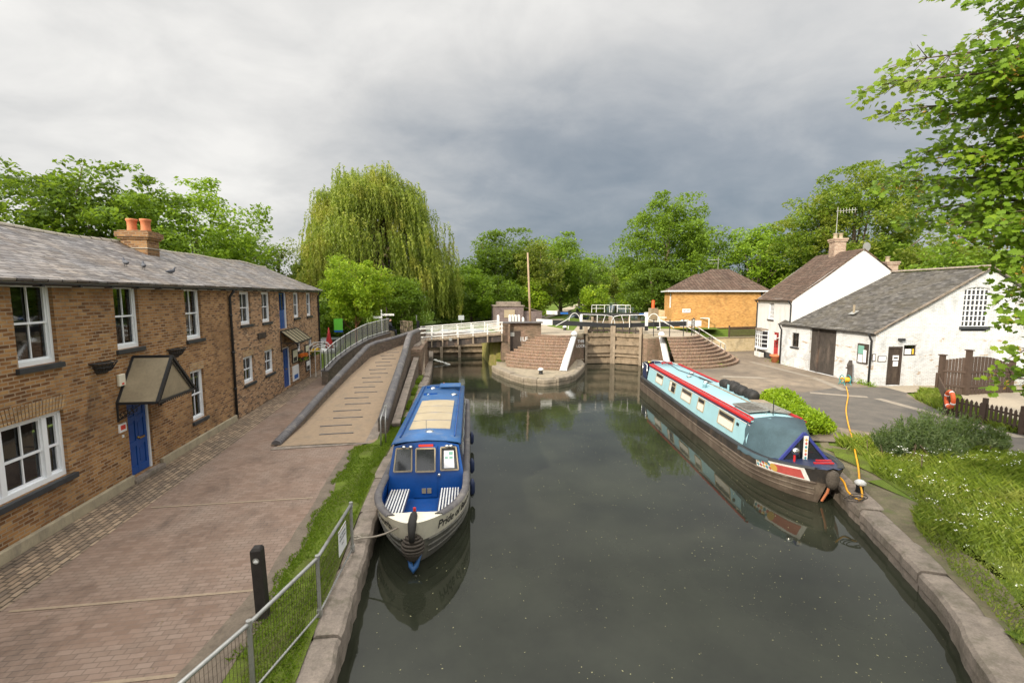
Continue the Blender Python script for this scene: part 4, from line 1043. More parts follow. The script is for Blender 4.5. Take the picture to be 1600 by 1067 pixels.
def lock_walls():
    # brick pier with parapet between bridge and steps
    m = MB(); m.box(4.32, 4.95, 33.1, 33.75, -1.2, 2.72); m.box(4.95, 7.35, 33.35, 33.7, -.3, 2.72)
    T = thing('pier_wall', (4.4, 33.3, -.5), 'brick pier and parapet wall at the right end of the footbridge', 'wall')
    m.build('brickwork', 'lock_brick', T)
    m = MB(); m.box(4.26, 7.42, 33.05, 33.8, 2.72, 2.82); m.build('coping', 'coping_blue', T, bevel=.02)
    m = MB(); m.box(4.98, 5.75, 33.30, 33.35, .5, 2.15); m.box(4.96, 5.45, 33.29, 33.35, -.1, .5); m.build('tarred_patch', 'dark_wood', T)
    m = MB(); m.box(5.0, 5.3, 33.26, 33.30, 1.75, 2.05); m.build('warning_sign', 'galvanised', T)
    m = MB(); text_on(m, '31LF', .42, (5.9, 33.33, 1.52), (1, 0, 0), (0, 0, 1), True); m.build('painted_letters', 'white_paint', T)
    # ---- left wing wall + lock side wall
    def side(sgn, wa, wb, name, label, letters):
        T = thing(name, (wa.x, wa.y, -.1), label, 'lock wall')
        d = (wb-wa); u = d.normalized(); nr = Vector((u.y, -u.x)) * (-sgn)      # towards lock for left(sgn=-1)
        zb = -.3; m = MB()
        o = -nr*.0
        A, B = wa, wb
        f = lambda p, off, z: (*(p + nr*off), z)
        # sloping-topped wing wall
        P = [f(A, .18, zb), f(B, .18, zb), f(B, .18, LT+.02), f(A, .18, 0.0)]; Q = [f(A, -.2, zb), f(B, -.2, zb), f(B, -.2, LT+.02), f(A, -.2, 0.0)]
        if sgn > 0: m.poly(P[::-1]); m.poly(Q)
        else: m.poly(P); m.poly(Q[::-1])
        m.poly([P[0], P[3], Q[3], Q[0]]); m.poly([P[3], P[2], Q[2], Q[3]])
        # rounded corner into the chamber
        c = LK(sgn*2.2, .2)
        e = LK(sgn*2.2, 19.); corner = []
        B3 = Vector((*(B + nr*.15), 0)); c0 = LK(sgn*2.2, -.35)
        ctrl = LK(sgn*2.25, -.75)
        for k in range(9):
            t = k/8; p = B3*(1-t)**2 + ctrl*2*t*(1-t) + LK(sgn*2.2, -.1)*t*t; corner.append(p)
        rows = [[(p.x, p.y, -1.2), (p.x, p.y, LT-.3)] for p in corner]
        if sgn > 0: rows = rows[::-1]
        m.grid(rows)
        m.build('brickwork', 'lock_brick', T)
        m = MB(); rows = [[(p.x, p.y, LT-.3), (p.x, p.y, LT-.03), (p.x, p.y, LT+.015)] for p in corner]
        inner = [p + (LK(sgn*3.4, 1.2)-p).normalized()*.5 for p in corner]
        rows = [r + [(i.x, i.y, LT+.02)] for r, i in zip(rows, inner)]
        m.grid(rows if sgn < 0 else rows[::-1]); 
        a, b = LK(sgn*2.2, -.1), LK(sgn*2.2, 19); w = LU*sgn*.5
        m.obox((a.x, a.y, LT-.3), b-a, w, (0, 0, .32)); m.build('stone_edge', 'stone_pale', T)
        m = MB(); m.obox((a.x, a.y, -1.2), b-a, w*.8, (0, 0, LT-.3+1.2)); m.build('chamber_wall', 'stone_dark', T)
        # white half-round sloping coping
        m = MB(); tab = [(0, A.x, A.y, -.02), ((B-A).length, B.x, B.y, LT+.02)]; rows = []
        for k in range(15):
            t = -.03+1.03*k/14; p = A.lerp(B, t); z = .0 + (LT)*t; rad = .23
            if k == 14: rad = .23
            rows.append([(p.x+nr.x*rad*math.cos(q), p.y+nr.y*rad*math.cos(q), z+.22*math.sin(q)) for q in [math.pi*j/10 for j in range(11)]])
        for k in range(1, 5):
            t = 1 + .028*math.sin(k*math.pi/8); p = A.lerp(B, t+.02*k/4); rad = .23*math.cos(k*math.pi/8); z = LT
            rows.append([(p.x+nr.x*rad*math.cos(q), p.y+nr.y*rad*math.cos(q), z+.22*math.cos(k*math.pi/8)*math.sin(q)) for q in [math.pi*j/10 for j in range(11)]])
        m.grid(rows if sgn > 0 else [r[::-1] for r in rows]); m.poly(rows[0]); m.build('white_coping', 'white_coping', T, smooth=True)
        if letters:
            m = MB(); ux = Vector((*(corner[3]-corner[1]).normalized()[:2], 0)); uz = Vector((0, 0, 1)); nn = ux.cross(uz)
            mid = corner[2]
            for tx, z in (('THIS', 1.28), ('LOCK', .92)):
                text_on(m, tx, .30, Vector((mid.x, mid.y, z)) + nn*.05 + ux*.12, ux, uz, True)
            m.build('painted_letters', 'white_paint', T)
        return T
    side(-1, WL0, WL1, 'lock_wall', 'lock wall left of the gates with THIS LOCK painted on it', True)
    a = G(1046, 570, -.1); b = G(1036.5, 524, 1.95)
    global WR0, WR1
    WR0, WR1 = Vector((15.68, 29.75)), Vector((16.3, 32.0))
    side(1, WR0, WR1, 'lock_wall', 'lock wall right of the gates beside the semicircular steps', False)
m_plain('white_coping', (.80, .80, .78), .5, .05, 3)
lock_walls()
RC = (16.4, 32.9)
arc_steps('terrace_steps', RC, 5.7, 2.75, 10, -.02, LT, 225, 372, lambda p: p[0] > line_x(WR0, WR1, p[1])-.05,
          'semicircular brick steps beside the right-hand lock wall, below the black posts')
def right_terrace():
    arc = [(RC[0]+2.9*math.cos(R(a)), RC[1]+2.9*math.sin(R(a))) for a in range(232, 375, 8)]
    pts = [(WR1.x+.2, WR1.y)] + arc + [(19.6, 34.6), (20.0, 37.8), (30, 37.8), (34, 46), tuple(LK(6, 24)[:2]), tuple(LK(2.4, 19)[:2]), tuple(LK(2.4, -.3)[:2])]
    struct(MB().poly([(x, y, LT) for x, y in pts]), 'lockside_terrace', 'gravel')
    m = MB(); m.poly([(*LK(3.2, 6)[:2], LT+.008), (*LK(9, 6)[:2], LT+.008), (*LK(10, 17)[:2], LT+.008), (*LK(3.2, 17)[:2], LT+.008)])
    m.poly([(*LK(-3.2, 2.5)[:2], LT+.008), (*LK(-3.2, 20)[:2], LT+.008), (*LK(-5.0, 24)[:2], LT+.008), (*LK(-6.5, 12)[:2], LT+.008), (*LK(-5.6, 3.5)[:2], LT+.008)]); struct(m, 'lockside_grass', 'turf_far')
    # towpath going away on the left of the upper canal
    m = MB(); c = [LK(-5, 3), LK(-8.5, 10), LK(-9, 22), LK(-8.6, 40), LK(-8.2, 70), LK(-8, 140)]
    m.grid([[(p.x+LU.x*w, p.y+LU.y*w, LT+.02+.012*0) for w in (-1.5, 1.2)][::-1] for p in c]); struct(m, 'far_towpath', 'gravel')
    # low retaining wall of pale brick with the fence on it
    T = thing('retaining_wall', (20.5, 34.8, 0), 'low pale yellow brick retaining wall between the curved steps and the white cottage', 'wall')
    m = MB(); m.prism([(19.9, 34.9), (29, 35.9), (29, 36.3), (19.9, 35.3)], -.1, 1.15); m.build('brickwork', 'pale_brick', T)
    m = MB(); m.prism([(19.85, 34.85), (29, 35.85), (29, 36.35), (19.85, 35.35)], 1.15, 1.22); m.build('coping', 'stone_pale', T)
    T = thing('slatted_fence', (24.3, 35.5, 1.2), 'brown horizontal slatted fence panel on the pale brick wall left of the cottage', 'fence')
    m = MB()
    for k in range(5): m.obox((24.3, 35.55, 1.28+k*.17), (3.1, .34, 0), (0, .03, 0), (0, 0, .12))
    m.build('slats', 'brown_fence', T)
    for x in (24.3, 27.35): m = MB(); m.box(x-.05, x+.05, 35.5+(x-24.3)*.113+.04, 35.5+(x-24.3)*.113+.14, 1.22, 2.2); m.build('post', 'brown_fence', T)
right_terrace()
def steps_railing():
    T = thing('terrace_railing', (RC[0], RC[1], LT), 'railing of black posts and white rails curving round the top of the brick steps', 'railing')
    P = [Vector((RC[0]+2.65*math.cos(R(a)), RC[1]+2.65*math.sin(R(a)), LT)) for a in (238, 262, 286, 308, 328, 345)]
    for p in P:
        m = MB(); m.tube([p, p+Vector((0, 0, 1.15))], .03, 7); m.ell(p+Vector((0, 0, 1.18)), (.05, .05, .05), 8, 5); m.build('post', 'black_paint', T)
    m = MB()
    for h in (1.08,):
        m.tube([LK(2.6, 1.2, LT+h)] + [p+Vector((0, 0, h)) for p in P], .022, 6)
    m.tube([p+Vector((0, 0, .55)) for p in P[-3:]], .018, 6)
    m.build('rail', 'white_paint', T)
    T = thing('stair_handrail', (19.6, 33.2, LT), 'double white handrail sloping down the right side of the brick steps', 'handrail')
    for off in (0, 1.0):
        a = Vector((18.9+off*.6, 33.0+off*.9, LT)); b = Vector((21.7+off*.35, 32.2+off*1.1, 0.05))
        m = MB()
        for h in (.95, .5): m.tube([a+Vector((-.5, .15, h)), a+Vector((0, 0, h)), b+Vector((0, 0, h)), b+Vector((.05, 0, h-.35 if h > .6 else h-.1))], .026, 6)
        m.build('rail', 'white_paint', T)
        for k in range(4):
            m = MB(); p = a.lerp(b, k/3.0); m.tube([p, p+Vector((0, 0, .95))], .024, 6); m.build('post', 'steel_dark', T)
steps_railing()

# ================================================================== LOCK GATES
def gate(sgn, b0, zt, beam_end, beam_z, label, lower=True):
    """sgn -1 left leaf; heel at the wall, mitre upstream"""
    heel = LK(sgn*2.15, b0+.05); toe = LK(sgn*.10, b0+.75)
    T = thing('lock_gate', (heel.x, heel.y, 1.35), label, 'lock gate', 'lower lock gates' if lower else 'upper lock gates')
    u = (toe-heel).normalized(); n = Vector((u.y, -u.x, 0))
    if n.y > 0: n = -n
    L = (toe-heel).length
    def bx(m, a0, a1, d0, d1, z0, z1): m.obox(heel + u*a0 + n*d0 + Vector((0, 0, z0)), u*(a1-a0), n*(d1-d0), Vector((0, 0, z1-z0)))
    zb = -1.2 if lower else .6
    m = MB(); r = random.Random(8+sgn)
    k = 0; x = .12
    while x < L-.12:
        w = r.uniform(.16, .22); bx(m, x, min(x+w-.008, L-.1), -.1, .0+r.uniform(-.004, .006), zb, zt-.1); x += w
    m.build('planking', 'gate_wood', T)
    m = MB()
    for z, h in ((zt-.28, .28), (zt-.92, .30), (zt-1.55, .28), (zt-1.82, .14), (zt-2.35, .3)):
        if z > zb: bx(m, .12, L-.1, .0, .17, z, z+h)
    m.build('rail_timber', 'gate_wood', T)
    m = MB(); bx(m, -.02, .16, -.12, .2, zb, zt+.5); m.build('gate_post', 'weathered_wood', T)
    m = MB(); bx(m, L-.14, L+.05, -.12, .2, zb, zt+.55); m.build('gate_post', 'weathered_wood', T)
    m = MB()
    for a in (.45, .95, 1.45): bx(m, a, a+.06, .02, .12, zt, zt+.45)
    bx(m, .2, L-.2, .02, .08, zt+.12, zt+.28); m.build('top_frame', 'dark_wood', T)
    # balance beam
    e = Vector(beam_end); t0 = toe + Vector((0, 0, beam_z)); d = (e-t0)
    m = MB(); s = d.cross(Vector((0, 0, 1))).normalized(); w0, w1 = .13, .19
    def sec(t, w, h): p = t0 + d*t; return [p-s*w-Vector((0,0,h)), p+s*w-Vector((0,0,h)), p+s*w+Vector((0,0,h)), p-s*w+Vector((0,0,h))]
    def seg(m, ta, tb, ga=0.):
        A = sec(ta, w0+(w1-w0)*ta+ga, .15+.06*ta+ga); B = sec(tb, w0+(w1-w0)*tb+ga, .15+.06*tb+ga); m.add(A+B, [(0,1,2,3),(7,6,5,4),(0,4,5,1),(1,5,6,2),(2,6,7,3),(3,7,4,0)])
    te = 1 - 1.25/d.length
    seg(m, -.01, te); beam = m.build('balance_beam', 'black_paint', T)
    m = MB(); seg(m, te, 1, .004); m.build('white_end', 'white_paint', beam)
    if not lower:
        m = MB(); p = t0 + d*(.72); m.obox(p - s*.22*(1 if s.y > 0 else -1)*1.0 - Vector((.45, 0, .1)), (.9, -.3*0, 0), (0, -.03, 0), (0, 0, .2)); m.build('beam_plate', 'sign_blue', beam)
    # handrail and paddle gear
    hz = LT if lower else LT+.15
    m = MB()
    if lower:
        a = heel + n*(-.35); b = toe + n*(-.35)
        A = Vector((a.x, a.y, zt+.3)); B = Vector((b.x, b.y, zt+.3)); 
        top = Vector((0, 0, 1.15))
        m.tube([A-u*.2+Vector((0, 0, .1)), A-u*.2+top, A.lerp(B, .85)+top-Vector((0, 0, .08))] + [B+Vector((u.x*.15, u.y*.15, .95-.85*q)) + u*.22*math.sin(q*2.4) for q in (0, .25, .5, .75, 1.)], .026, 6)
        m.tube([A.lerp(B, .5)+top*.97, A.lerp(B, .5)], .028, 6)
        m.tube([A.lerp(B, .80)+top*.9] + [A.lerp(B, .8)+u*(-.2*math.sin(q*2.2)) + Vector((0, 0, 1.0-q)) for q in (.25, .5, .75, 1)], .022, 6)
        # arch and sloping rail at the heel
        c = A - u*.75
        m.tube([c+u*.45*math.cos(q)+Vector((0, 0, .55+.7*math.sin(q))) for q in [math.pi*k/10 for k in range(11)]] , .026, 6)
        m.tube([c+u*.45+Vector((0, 0, .6)), c+u*.5], .03, 6); m.tube([c-u*.45+Vector((0, 0, .6)), c-u*.5], .03, 6)
        m.tube([c-u*.4+Vector((0, 0, .85)), c-u*1.5+Vector((0, 0, .25))], .026, 6)
        m.build('handrail', 'white_paint', T)
        m = MB(); p = A-u*.22; m.box(p.x-.1, p.x+.1, p.y-.1, p.y+.1, zt+.25, zt+.6); g_ = m.build('paddle_gear', 'black_paint', T)
        m = MB(); m.box(p.x-.085, p.x+.085, p.y-.085, p.y+.085, zt+.6, zt+1.45); m.build('white_rack_post', 'white_paint', g_)
    else:
        a, b = heel, toe; A = Vector((a.x, a.y, zt+.95)) ; B = Vector((b.x, b.y, zt+.95))
        top = Vector((0, 0, .85))
        m.tube([A, A+top, B-u*.1+top, B], .04, 6); m.tube([A+top*.55, A.lerp(B, .7)+top*.55], .03, 6)
        for k in (.25, .7): m.tube([A.lerp(B, k)+top, A.lerp(B, k)], .035, 6)
        m.build('handrail', 'white_paint', T)
    return T
e1 = GY(838, 502.5, 35.0); e2 = GY(1094, 505, 33.6)
gate(-1, 0, LT, e1, 2.42, 'left leaf of the tall wooden lower lock gates, white beam end near the footbridge')
gate(1, 0, LT, e2, 2.42, 'right leaf of the tall wooden lower lock gates, its beam reaching the black posted railing')
u1 = LK(-7.3, 16.7, 2.8); u2 = LK(4.9, 17.0, 2.72)
gate(-1, 17.2, LT, u1, 2.52, 'left leaf of the upper lock gates with white tipped beam over the grass', False)
gate(1, 17.2, LT, u2, 2.52, 'right leaf of the upper lock gates with short white tipped beam', False)

def bollard(p, lab, r=.15, h=.36):
    t = thing('mooring_bollard', p, lab, 'bollard', 'black and white mooring bollards'); z = p[2]
    m = MB(); m.lathe(p, [(r*1.0, 0), (r*.85, .04), (r*.8, h*.5), (r*1.0, h*.62)], 16); m.build('stem', 'black_paint', t, smooth=True)
    m = MB(); m.lathe((p[0], p[1], z+h*.62), [(r*1.0, 0), (r*1.28, .02), (r*1.22, h*.22), (r*.7, h*.38), (r*.1, h*.42)], 16); m.build('cap', 'white_paint', t, smooth=True)
    return t
p = G(845, 584, -.1); bollard(p, 'white capped bollard on the stone quay below the curved island steps')
p = G(1343, 768, -.1); bollard(p, 'white capped bollard near the bow of the light blue boat, wrapped by the yellow hose', .10, .30)
for px, lab in ((882.5, 'white capped bollard under the left lock beam'), (1029, 'white capped bollard under the right lock beam')):
    p = G(px, 516, LT); p.z = LT; bollard((p.x, p.y, LT), lab, .15, .36)

# ================================================================== FAR LOCKSIDE THINGS
def lock_hut():
    x0, x1 = GY(774, 480, 46).x, GY(818, 480, 46).x
    T = thing('lock_hut', (x0, 46, 1.6), 'small flat-roofed grey brick lock hut behind the white posts', 'hut')
    m = MB(); m.box(x0, x1, 46, 49.5, 1.5, 3.65); m.build('wall', 'hut_brick', T)
    m = MB(); m.box(x0-.1, x1+.1, 45.9, 49.6, 3.65, 3.75); m.box(x0+.4, x1-.2, 46.5, 49, 3.75, 4.1); m.build('roof', 'stone_dark', T)
    m = MB(); m.box(x0+.9, x0+2.0, 45.94, 46.02, 2.5, 3.3); m.build('shutter', 'tan_panel', T)
    m = MB(); m.box(x1+.1, x1+2.0, 46.3, 49, 1.5, 3.15); m.build('annexe', 'hut_brick', T)
    m = MB(); m.add([(x1, 46.2, 3.6), (x1+2.1, 46.2, 3.1), (x1+2.1, 49.1, 3.1), (x1, 49.1, 3.6)], [(0, 1, 2, 3)]); m.build('annexe_roof', 'stone_dark', T, solid=.05)
lock_hut()
first = None
for i, (px, w) in enumerate(((778.3, .2), (796.5, .22), (800.8, .2), (805.5, .2), (810.5, .2), (817, .2))):
    x = GY(px, 500, 43.5+i*.12).x
    if first is None:
        first = thing('white_post', (x, 43.5, 1.7), 'stout white post in front of the brick lock hut', 'post', 'white posts in front of the lock hut')
        m = MB(); m.box(x-.11, x+.11, 43.39, 43.61, 1.6, 2.75); m.build('shaft', 'white_paint', first)
        m = MB(); m.lathe((x, 43.5, 2.75), [(.12, 0), (.13, .05), (.07, .14)], 10); m.build('post_cap', 'white_paint', first)
    else:
        c = copy_tree(first); c.location = (x, 43.5+i*.12, 1.7 - (.25 if i == 5 else 0))
def pole():
    x0 = GY(829, 498, 45).x; x1 = GY(824.5, 395, 45).x; z1 = GY(824.5, 395, 45).z
    m = MB(); m.tube([(x0, 45, 1.5), ((x0+x1)/2, 45, (1.5+z1)/2), (x1, 45, z1)], [.12, .10, .08], 10); tag(m.build('telegraph_pole', 'pole_wood', smooth=True), 'tall bare wooden pole rising beside the lock hut', 'pole')
pole()
def far_bits():
    # pale concrete block and rail right of the upper gates
    p = G(1022, 497, LT)
    p = Vector((23.0, 47.5, LT)); a = GY(1017, 490, 44).x; b = GY(1028, 490, 44).x
    T = thing('gate_pillar', (a, 44, LT), 'pale concrete pillar and low brick wall beside the yellow brick house', 'pillar')
    m = MB(); m.box(a, b, 44, 44.6, LT-.1, 3.45); m.build('pillar', 'stone_pale', T)
    m = MB(); m.add([(b, 44.1, LT), (b+4.5, 42.6, LT), (b+4.5, 42.6, 2.9), (b, 44.1, 3.3)], [(0, 1, 2, 3)]); m.build('low_wall', 'pale_brick', T, solid=.2)
    x = GY(1020.5, 480, 46).x; m = MB(); m.tube([(x, 46, LT), (x, 46, 4.25)], .17, 8); tag(m.build('marker_post', 'orange_ring'), 'orange marker post behind the pale concrete pillar', 'post')
    T = thing('lockside_rail', (20, 40, LT), 'low white rail running from the pale pillar towards the steps', 'railing')
    m = MB(); A, B = Vector((a+.4, 43.2, 2.55)), Vector((GY(1100, 497, 38).x, 37.2, 2.75)); m.tube([A, B], .05, 6)
    for k in (0, .33, .66, 1): q = A.lerp(B, k); m.tube([q, (q.x, q.y, LT-.1)], .05, 6)
    m.build('rail', 'white_paint', T)
    # moored boats on the far reach
    def far_boat(a, b, L, label, top):
        o = LK(a, b); T = thing('moored_boat', (o.x, o.y, 1.35), label, 'boat')
        def lk(aa, bb, z): return LK(a+aa, b+bb, z)
        m = MB(); lo = [lk(0, 0, 1.2), lk(.8, 1.5, 1.2), lk(.8, L, 1.2), lk(-.8, L, 1.2), lk(-.8, 1.5, 1.2)]; hi = [lk(0, -.3, 2.1), lk(1, 1.5, 1.9), lk(1, L, 1.9), lk(-1, L, 1.9), lk(-1, 1.5, 1.9)]
        m.add(lo+hi, [(i, (i+1) % 5, 5+(i+1) % 5, 5+i) for i in range(5)] + [(5, 6, 7, 8, 9)]); m.build('hull', 'navy', T)
        m = MB(); q = [lk(.75, 2, 1.9), lk(.75, L-1, 1.9), lk(-.75, L-1, 1.9), lk(-.75, 2, 1.9)]; q2 = [v + Vector((0, 0, .9)) for v in (lk(.6, 2.1, 1.9), lk(.6, L-1, 1.9), lk(-.6, L-1, 1.9), lk(-.6, 2.1, 1.9))]
        m.add(q+q2, [(0,1,5,4), (1,2,6,5), (2,3,7,6), (3,0,4,7), (4,5,6,7)]); m.build('cabin', top, T)
        m = MB(); 
        for k in (-.3, .3): c = lk(k, 1.97, 2.25); m.box(c.x-.2, c.x+.2, c.y-.03, c.y+.03, 2.2, 2.6)
        m.build('window', 'glass_dark', T)
    far_boat(-4.4, 34, 14, 'dark blue narrowboat moored at the left bank beyond the lock', 'navy')
    far_boat(-4.4, 62, 14, 'pale grey boat moored far beyond the dark blue one', 'solar_pale')
m_plain('glass_dark', (.02, .022, .025), .08, .2, 3, spec=.8, bump=0)
far_bits()
# ================================================================== NARROWBOATS
class Boat:
    def __init__(s, B0, v, L, beam, zg, rake=.55, full=.6):
        s.B0 = Vector((B0[0], B0[1], 0)); s.v = Vector((v[0], v[1], 0)).normalized(); s.u = Vector((s.v.y, -s.v.x, 0)); s.L = L; s.hb = beam/2; s.zg = zg; s.rake = rake; s.full = full
    def P(s, a, t, z): return s.B0 + s.u*a + s.v*t + Vector((0, 0, z))
    def z_g(s, t): return float(np.interp(t, [q[0] for q in s.zg], [q[1] for q in s.zg]))
    def w(s, t, f):
        """half width at distance t from the tip of the gunwale, level f (0 waterline, 1 gunwale)"""
        ts = s.rake*(1-f); q = max(0, t-ts)
        wg = s.hb*math.sin(math.pi/2*min(1, q/2.1))**s.full + .02
        ww = s.hb*.97*math.sin(math.pi/2*min(1, q/2.5))**.70 + .02
        tail = s.L - t
        k = 1 if tail > 1.2 else math.sqrt(max(0, 1-((1.2-tail)/1.25)**2))
        return (ww + (wg-ww)*f**.7)*k
    def side(s, t, f, sgn, out=0.):
        z = WL + (s.z_g(t)-WL)*f; return s.P(sgn*(s.w(t, f)+out), t, z)
    def hullmesh(s, m, f0, f1, t1=None, nf=5, t0=0., out=0.):
        t1 = t1 or s.L
        for sgn in (-1, 1):
            rows = []
            for i in range(nf+1):
                f = f0 + (f1-f0)*i/nf; ts = max(t0, s.rake*(1-max(f, 0)))
                row = []
                for k in range(61):
                    q = (k/60)**1.8; t = ts + (t1-ts)*q
                    if f < 0: p = s.side(t, 0, sgn); c = s.P(0, t, 0); p = Vector((c.x+(p.x-c.x)*(1+f*.6), c.y+(p.y-c.y)*(1+f*.6), WL+f*.7))
                    else: p = s.side(t, f, sgn, out)
                    row.append(p)
                rows.append(row)
            m.grid(rows if sgn < 0 else [r[::-1] for r in rows])
        return m
    def strake(s, m, f, t0, t1, r, sgns=(-1, 1), n=50):
        for sgn in sgns: m.tube([s.side(t0+(t1-t0)*(k/n)**1.5, f, sgn, .01) for k in range(n+1)], r, 6)
        return m
    def decal(s, m, body, size, sgn, tc, fc, bold=False):
        """lettering bent along the bow"""
        ts = [s.rake*.2 + k*.02 for k in range(300)]; arc = [0]
        for i in range(1, len(ts)): arc.append(arc[-1] + (s.side(ts[i], fc, sgn)-s.side(ts[i-1], fc, sgn)).length)
        a_c = float(np.interp(tc, ts, arc)); vs, fs = text_geo(body, size, bold); out = []
        for x, y, _ in [(q[0], q[1], 0) for q in vs]:
            t = float(np.interp(a_c + x*sgn - .40*y, arc, ts)); hgt = s.z_g(t)-WL
            out.append(s.side(t, fc + y/hgt/.95, sgn, .012))
        m.add(out, fs if sgn > 0 else [f for f in fs])
    def patch(s, m, t0, t1, f0, f1, sgn, out, n=14):
        m.grid([[s.side(t0+(t1-t0)*k/n, f, sgn, out) for k in range(n+1)] for f in ((f0, f1) if sgn < 0 else (f1, f0))])

def blue_boat():
    b = Boat((-.62, 8.42), (.062, .998), 11.6, 2.08, [(0, .50), (.5, .44), (1.2, .38), (2.4, .33), (6, .30), (11.6, .38)], .46)
    T = thing('narrowboat', tuple(b.P(0, 0, WL)), 'royal blue canal boat with cream lettered bow and four tan roof panels, moored left', 'canal boat')
    m = MB(); b.hullmesh(m, -.6, 0, nf=2); b.hullmesh(m, 0, .56, nf=5); b.hullmesh(m, .56, 1, nf=3, t0=3.3); m.build('hull', 'hull_grey', T, smooth=True)
    m = MB(); b.hullmesh(m, .56, 1.0, 3.3, nf=4, out=.004); band = m.build('cream_band', 'cream_paint', T, smooth=True)
    m = MB(); b.decal(m, 'Pride of Batchworth', .27, 1, 1.42, .77, True); b.decal(m, 'Pride of Batchworth', .27, -1, 1.42, .77, True); m.build('lettering', 'ink', band)
    m = MB(); b.strake(m, .53, .35, 11, .028); b.strake(m, .36, .42, 11, .025); b.strake(m, .20, .5, 11, .022); m.build('rubbing_strake', 'hull_grey', T, smooth=True)
    # fore deck and gunwale cap
    m = MB(); rows = []
    for k in range(13):
        t = .02 + .50*(k/12)**1.3; w = b.w(t, 1)-.005; z = b.z_g(t); rows.append([b.P(-w, t, z), b.P(0, t, z+.04), b.P(w, t, z)])
    m.grid(rows[::-1]); m.obox(b.P(-.50, .50, .25), b.u*1.0, b.v*.05, Vector((0, 0, .20))); m.build('foredeck', 'cream_paint', T, smooth=False)
    m = MB()
    for sgn in (-1, 1):
        rows = []
        for k in range(25):
            t = .42+ (11.4-.42)*(k/24)**1.7; w = b.w(t, 1); z = b.z_g(t)
            rows.append([b.P(sgn*(w+.02), t, z-.02), b.P(sgn*(w+.0), t, z+.03), b.P(sgn*(w-.14), t, z+.03), b.P(sgn*(w-.15), t, z-.03)])
        m.grid(rows if sgn < 0 else [r[::-1] for r in rows])
    m.build('gunwale', 'coping_blue', T, smooth=True)
    # well
    fz = -.22; m = MB(); rows = []
    for k in range(11):
        t = .53 + 2.2*k/10; w = b.w(t, .95)-.14; w2 = max(.1, b.w(t, .34)-.07); rows.append([b.P(-w, t, .31), b.P(-w2, t, fz), b.P(w2, t, fz), b.P(w, t, .31)])
    m.grid(rows); m.build('well_lining', 'boat_blue', T)
    for sgn in (-1, 1):
        m = MB(); m.poly([b.P(sgn*.36, 1.05, .055), b.P(sgn*.62, 1.05, .055), b.P(sgn*.86, 1.5, .055), b.P(sgn*.86, 2.52, .055), b.P(sgn*.36, 2.52, .055)][::sgn]); m.build('seat_base', 'navy', T)
        m = MB()
        for k in range(7):
            x = sgn*(.80-.066*k); t_s = 1.05 + (.35 if k < 1 else .2 if k < 2 else .1 if k < 4 else 0); m.obox(b.P(x-.015, t_s, .06), b.u*.030, b.v*(2.52-t_s), Vector((0, 0, .03)))
        m.build('slatted_seat', 'white_paint', T)
    # cabin
    CT0, CT1, ZR = 2.98, 10.1, 1.10
    def cab(a, t, z): return b.P(a, t, z)
    m = MB(); prof = [(-.93, .28), (-.80, ZR-.03), (-.5, ZR+.03), (0, ZR+.06), (.5, ZR+.03), (.80, ZR-.03), (.93, .28)]
    for sgn in (-1, 1): 
        q = [cab(sgn*.93, CT0-.18, .28), cab(sgn*.93, CT1, .28), cab(sgn*.80, CT1, ZR-.03), cab(sgn*.80, CT0, ZR-.03)]; m.poly(q if sgn > 0 else q[::-1])
    m.poly([cab(a, CT1, z) for a, z in reversed(prof)])
    m.build('cabin_side', 'navy', T)
    for sgn in (-1, 1):
        for k in range(5):
            t0 = 3.5+k*1.28; m = MB()
            f = lambda t, h: cab(sgn*(.93-.13*h+.012), t, .28+.79*h)
            q = [f(t0, .34), f(t0+.95, .34), f(t0+.95, .88), f(t0, .88)]; m.poly(q if sgn > 0 else q[::-1]); w_ = m.build('window', 'glass_dark', T)
            m = MB(); r = q + [q[0]]
            for i in range(4): m.bar(r[i], r[i+1], .035, .035, up=tuple(b.u*sgn))
            m.build('window_frame', 'chrome', w_)
    m = MB(); rows = []
    for t in (CT0-.06, 4, 6, 8, CT1+.05): rows.append([cab(a, t, z) for a, z in [(-.85, ZR-.07), (-.83, ZR-.02)] + prof[2:5] + [(.83, ZR-.02), (.85, ZR-.07)]])
    m.grid(rows[::-1]); roof = m.build('roof', 'roof_blue', T, smooth=True, solid=.03); roof.modifiers['solid'].offset = -1
    for k in range(4):
        m = MB(); t0 = 3.9 + k*.86; w = .55
        rows = [[cab(a, t, ZR+.075-.10*(a/1.0)**2) for a in (-w, -w/2, 0, w/2, w)] for t in (t0, t0+.80)]; m.grid(rows[::-1]); m.build('roof_panel', 'tan_panel', roof, solid=.02)
    m = MB()
    for sgn in (-1, 1): m.tube([cab(sgn*.70, 3.3, ZR+.05), cab(sgn*.70, 9.9, ZR+.05)], .022, 6)
    m.build('roof_rail', 'boat_blue', T)
    for (a, t) in ((.02, 3.62), (-.42, 8.35), (.5, 8.2), (-.35, 9.4)):
        m = MB(); m.lathe(cab(a, t, ZR+.05), [(.10, 0), (.12, .02), (.09, .05), (.02, .07)], 12); m.build('roof_vent', 'chrome', roof, smooth=True)
    m = MB(); m.tube([cab(-.05, 3.5, ZR+.06), cab(-.05, 3.5, ZR+.42)], .008, 5); m.build('aerial', 'chrome', roof)
    m = MB(); m.obox(cab(-.6, 8.25, ZR+.05), b.u*.5, b.v*.06, Vector((0, 0, .07))); m.obox(cab(-.6, 9.5, ZR+.05), b.u*.5, b.v*.06, Vector((0, 0, .07))); m.build('pole_rack', 'boat_blue', roof)
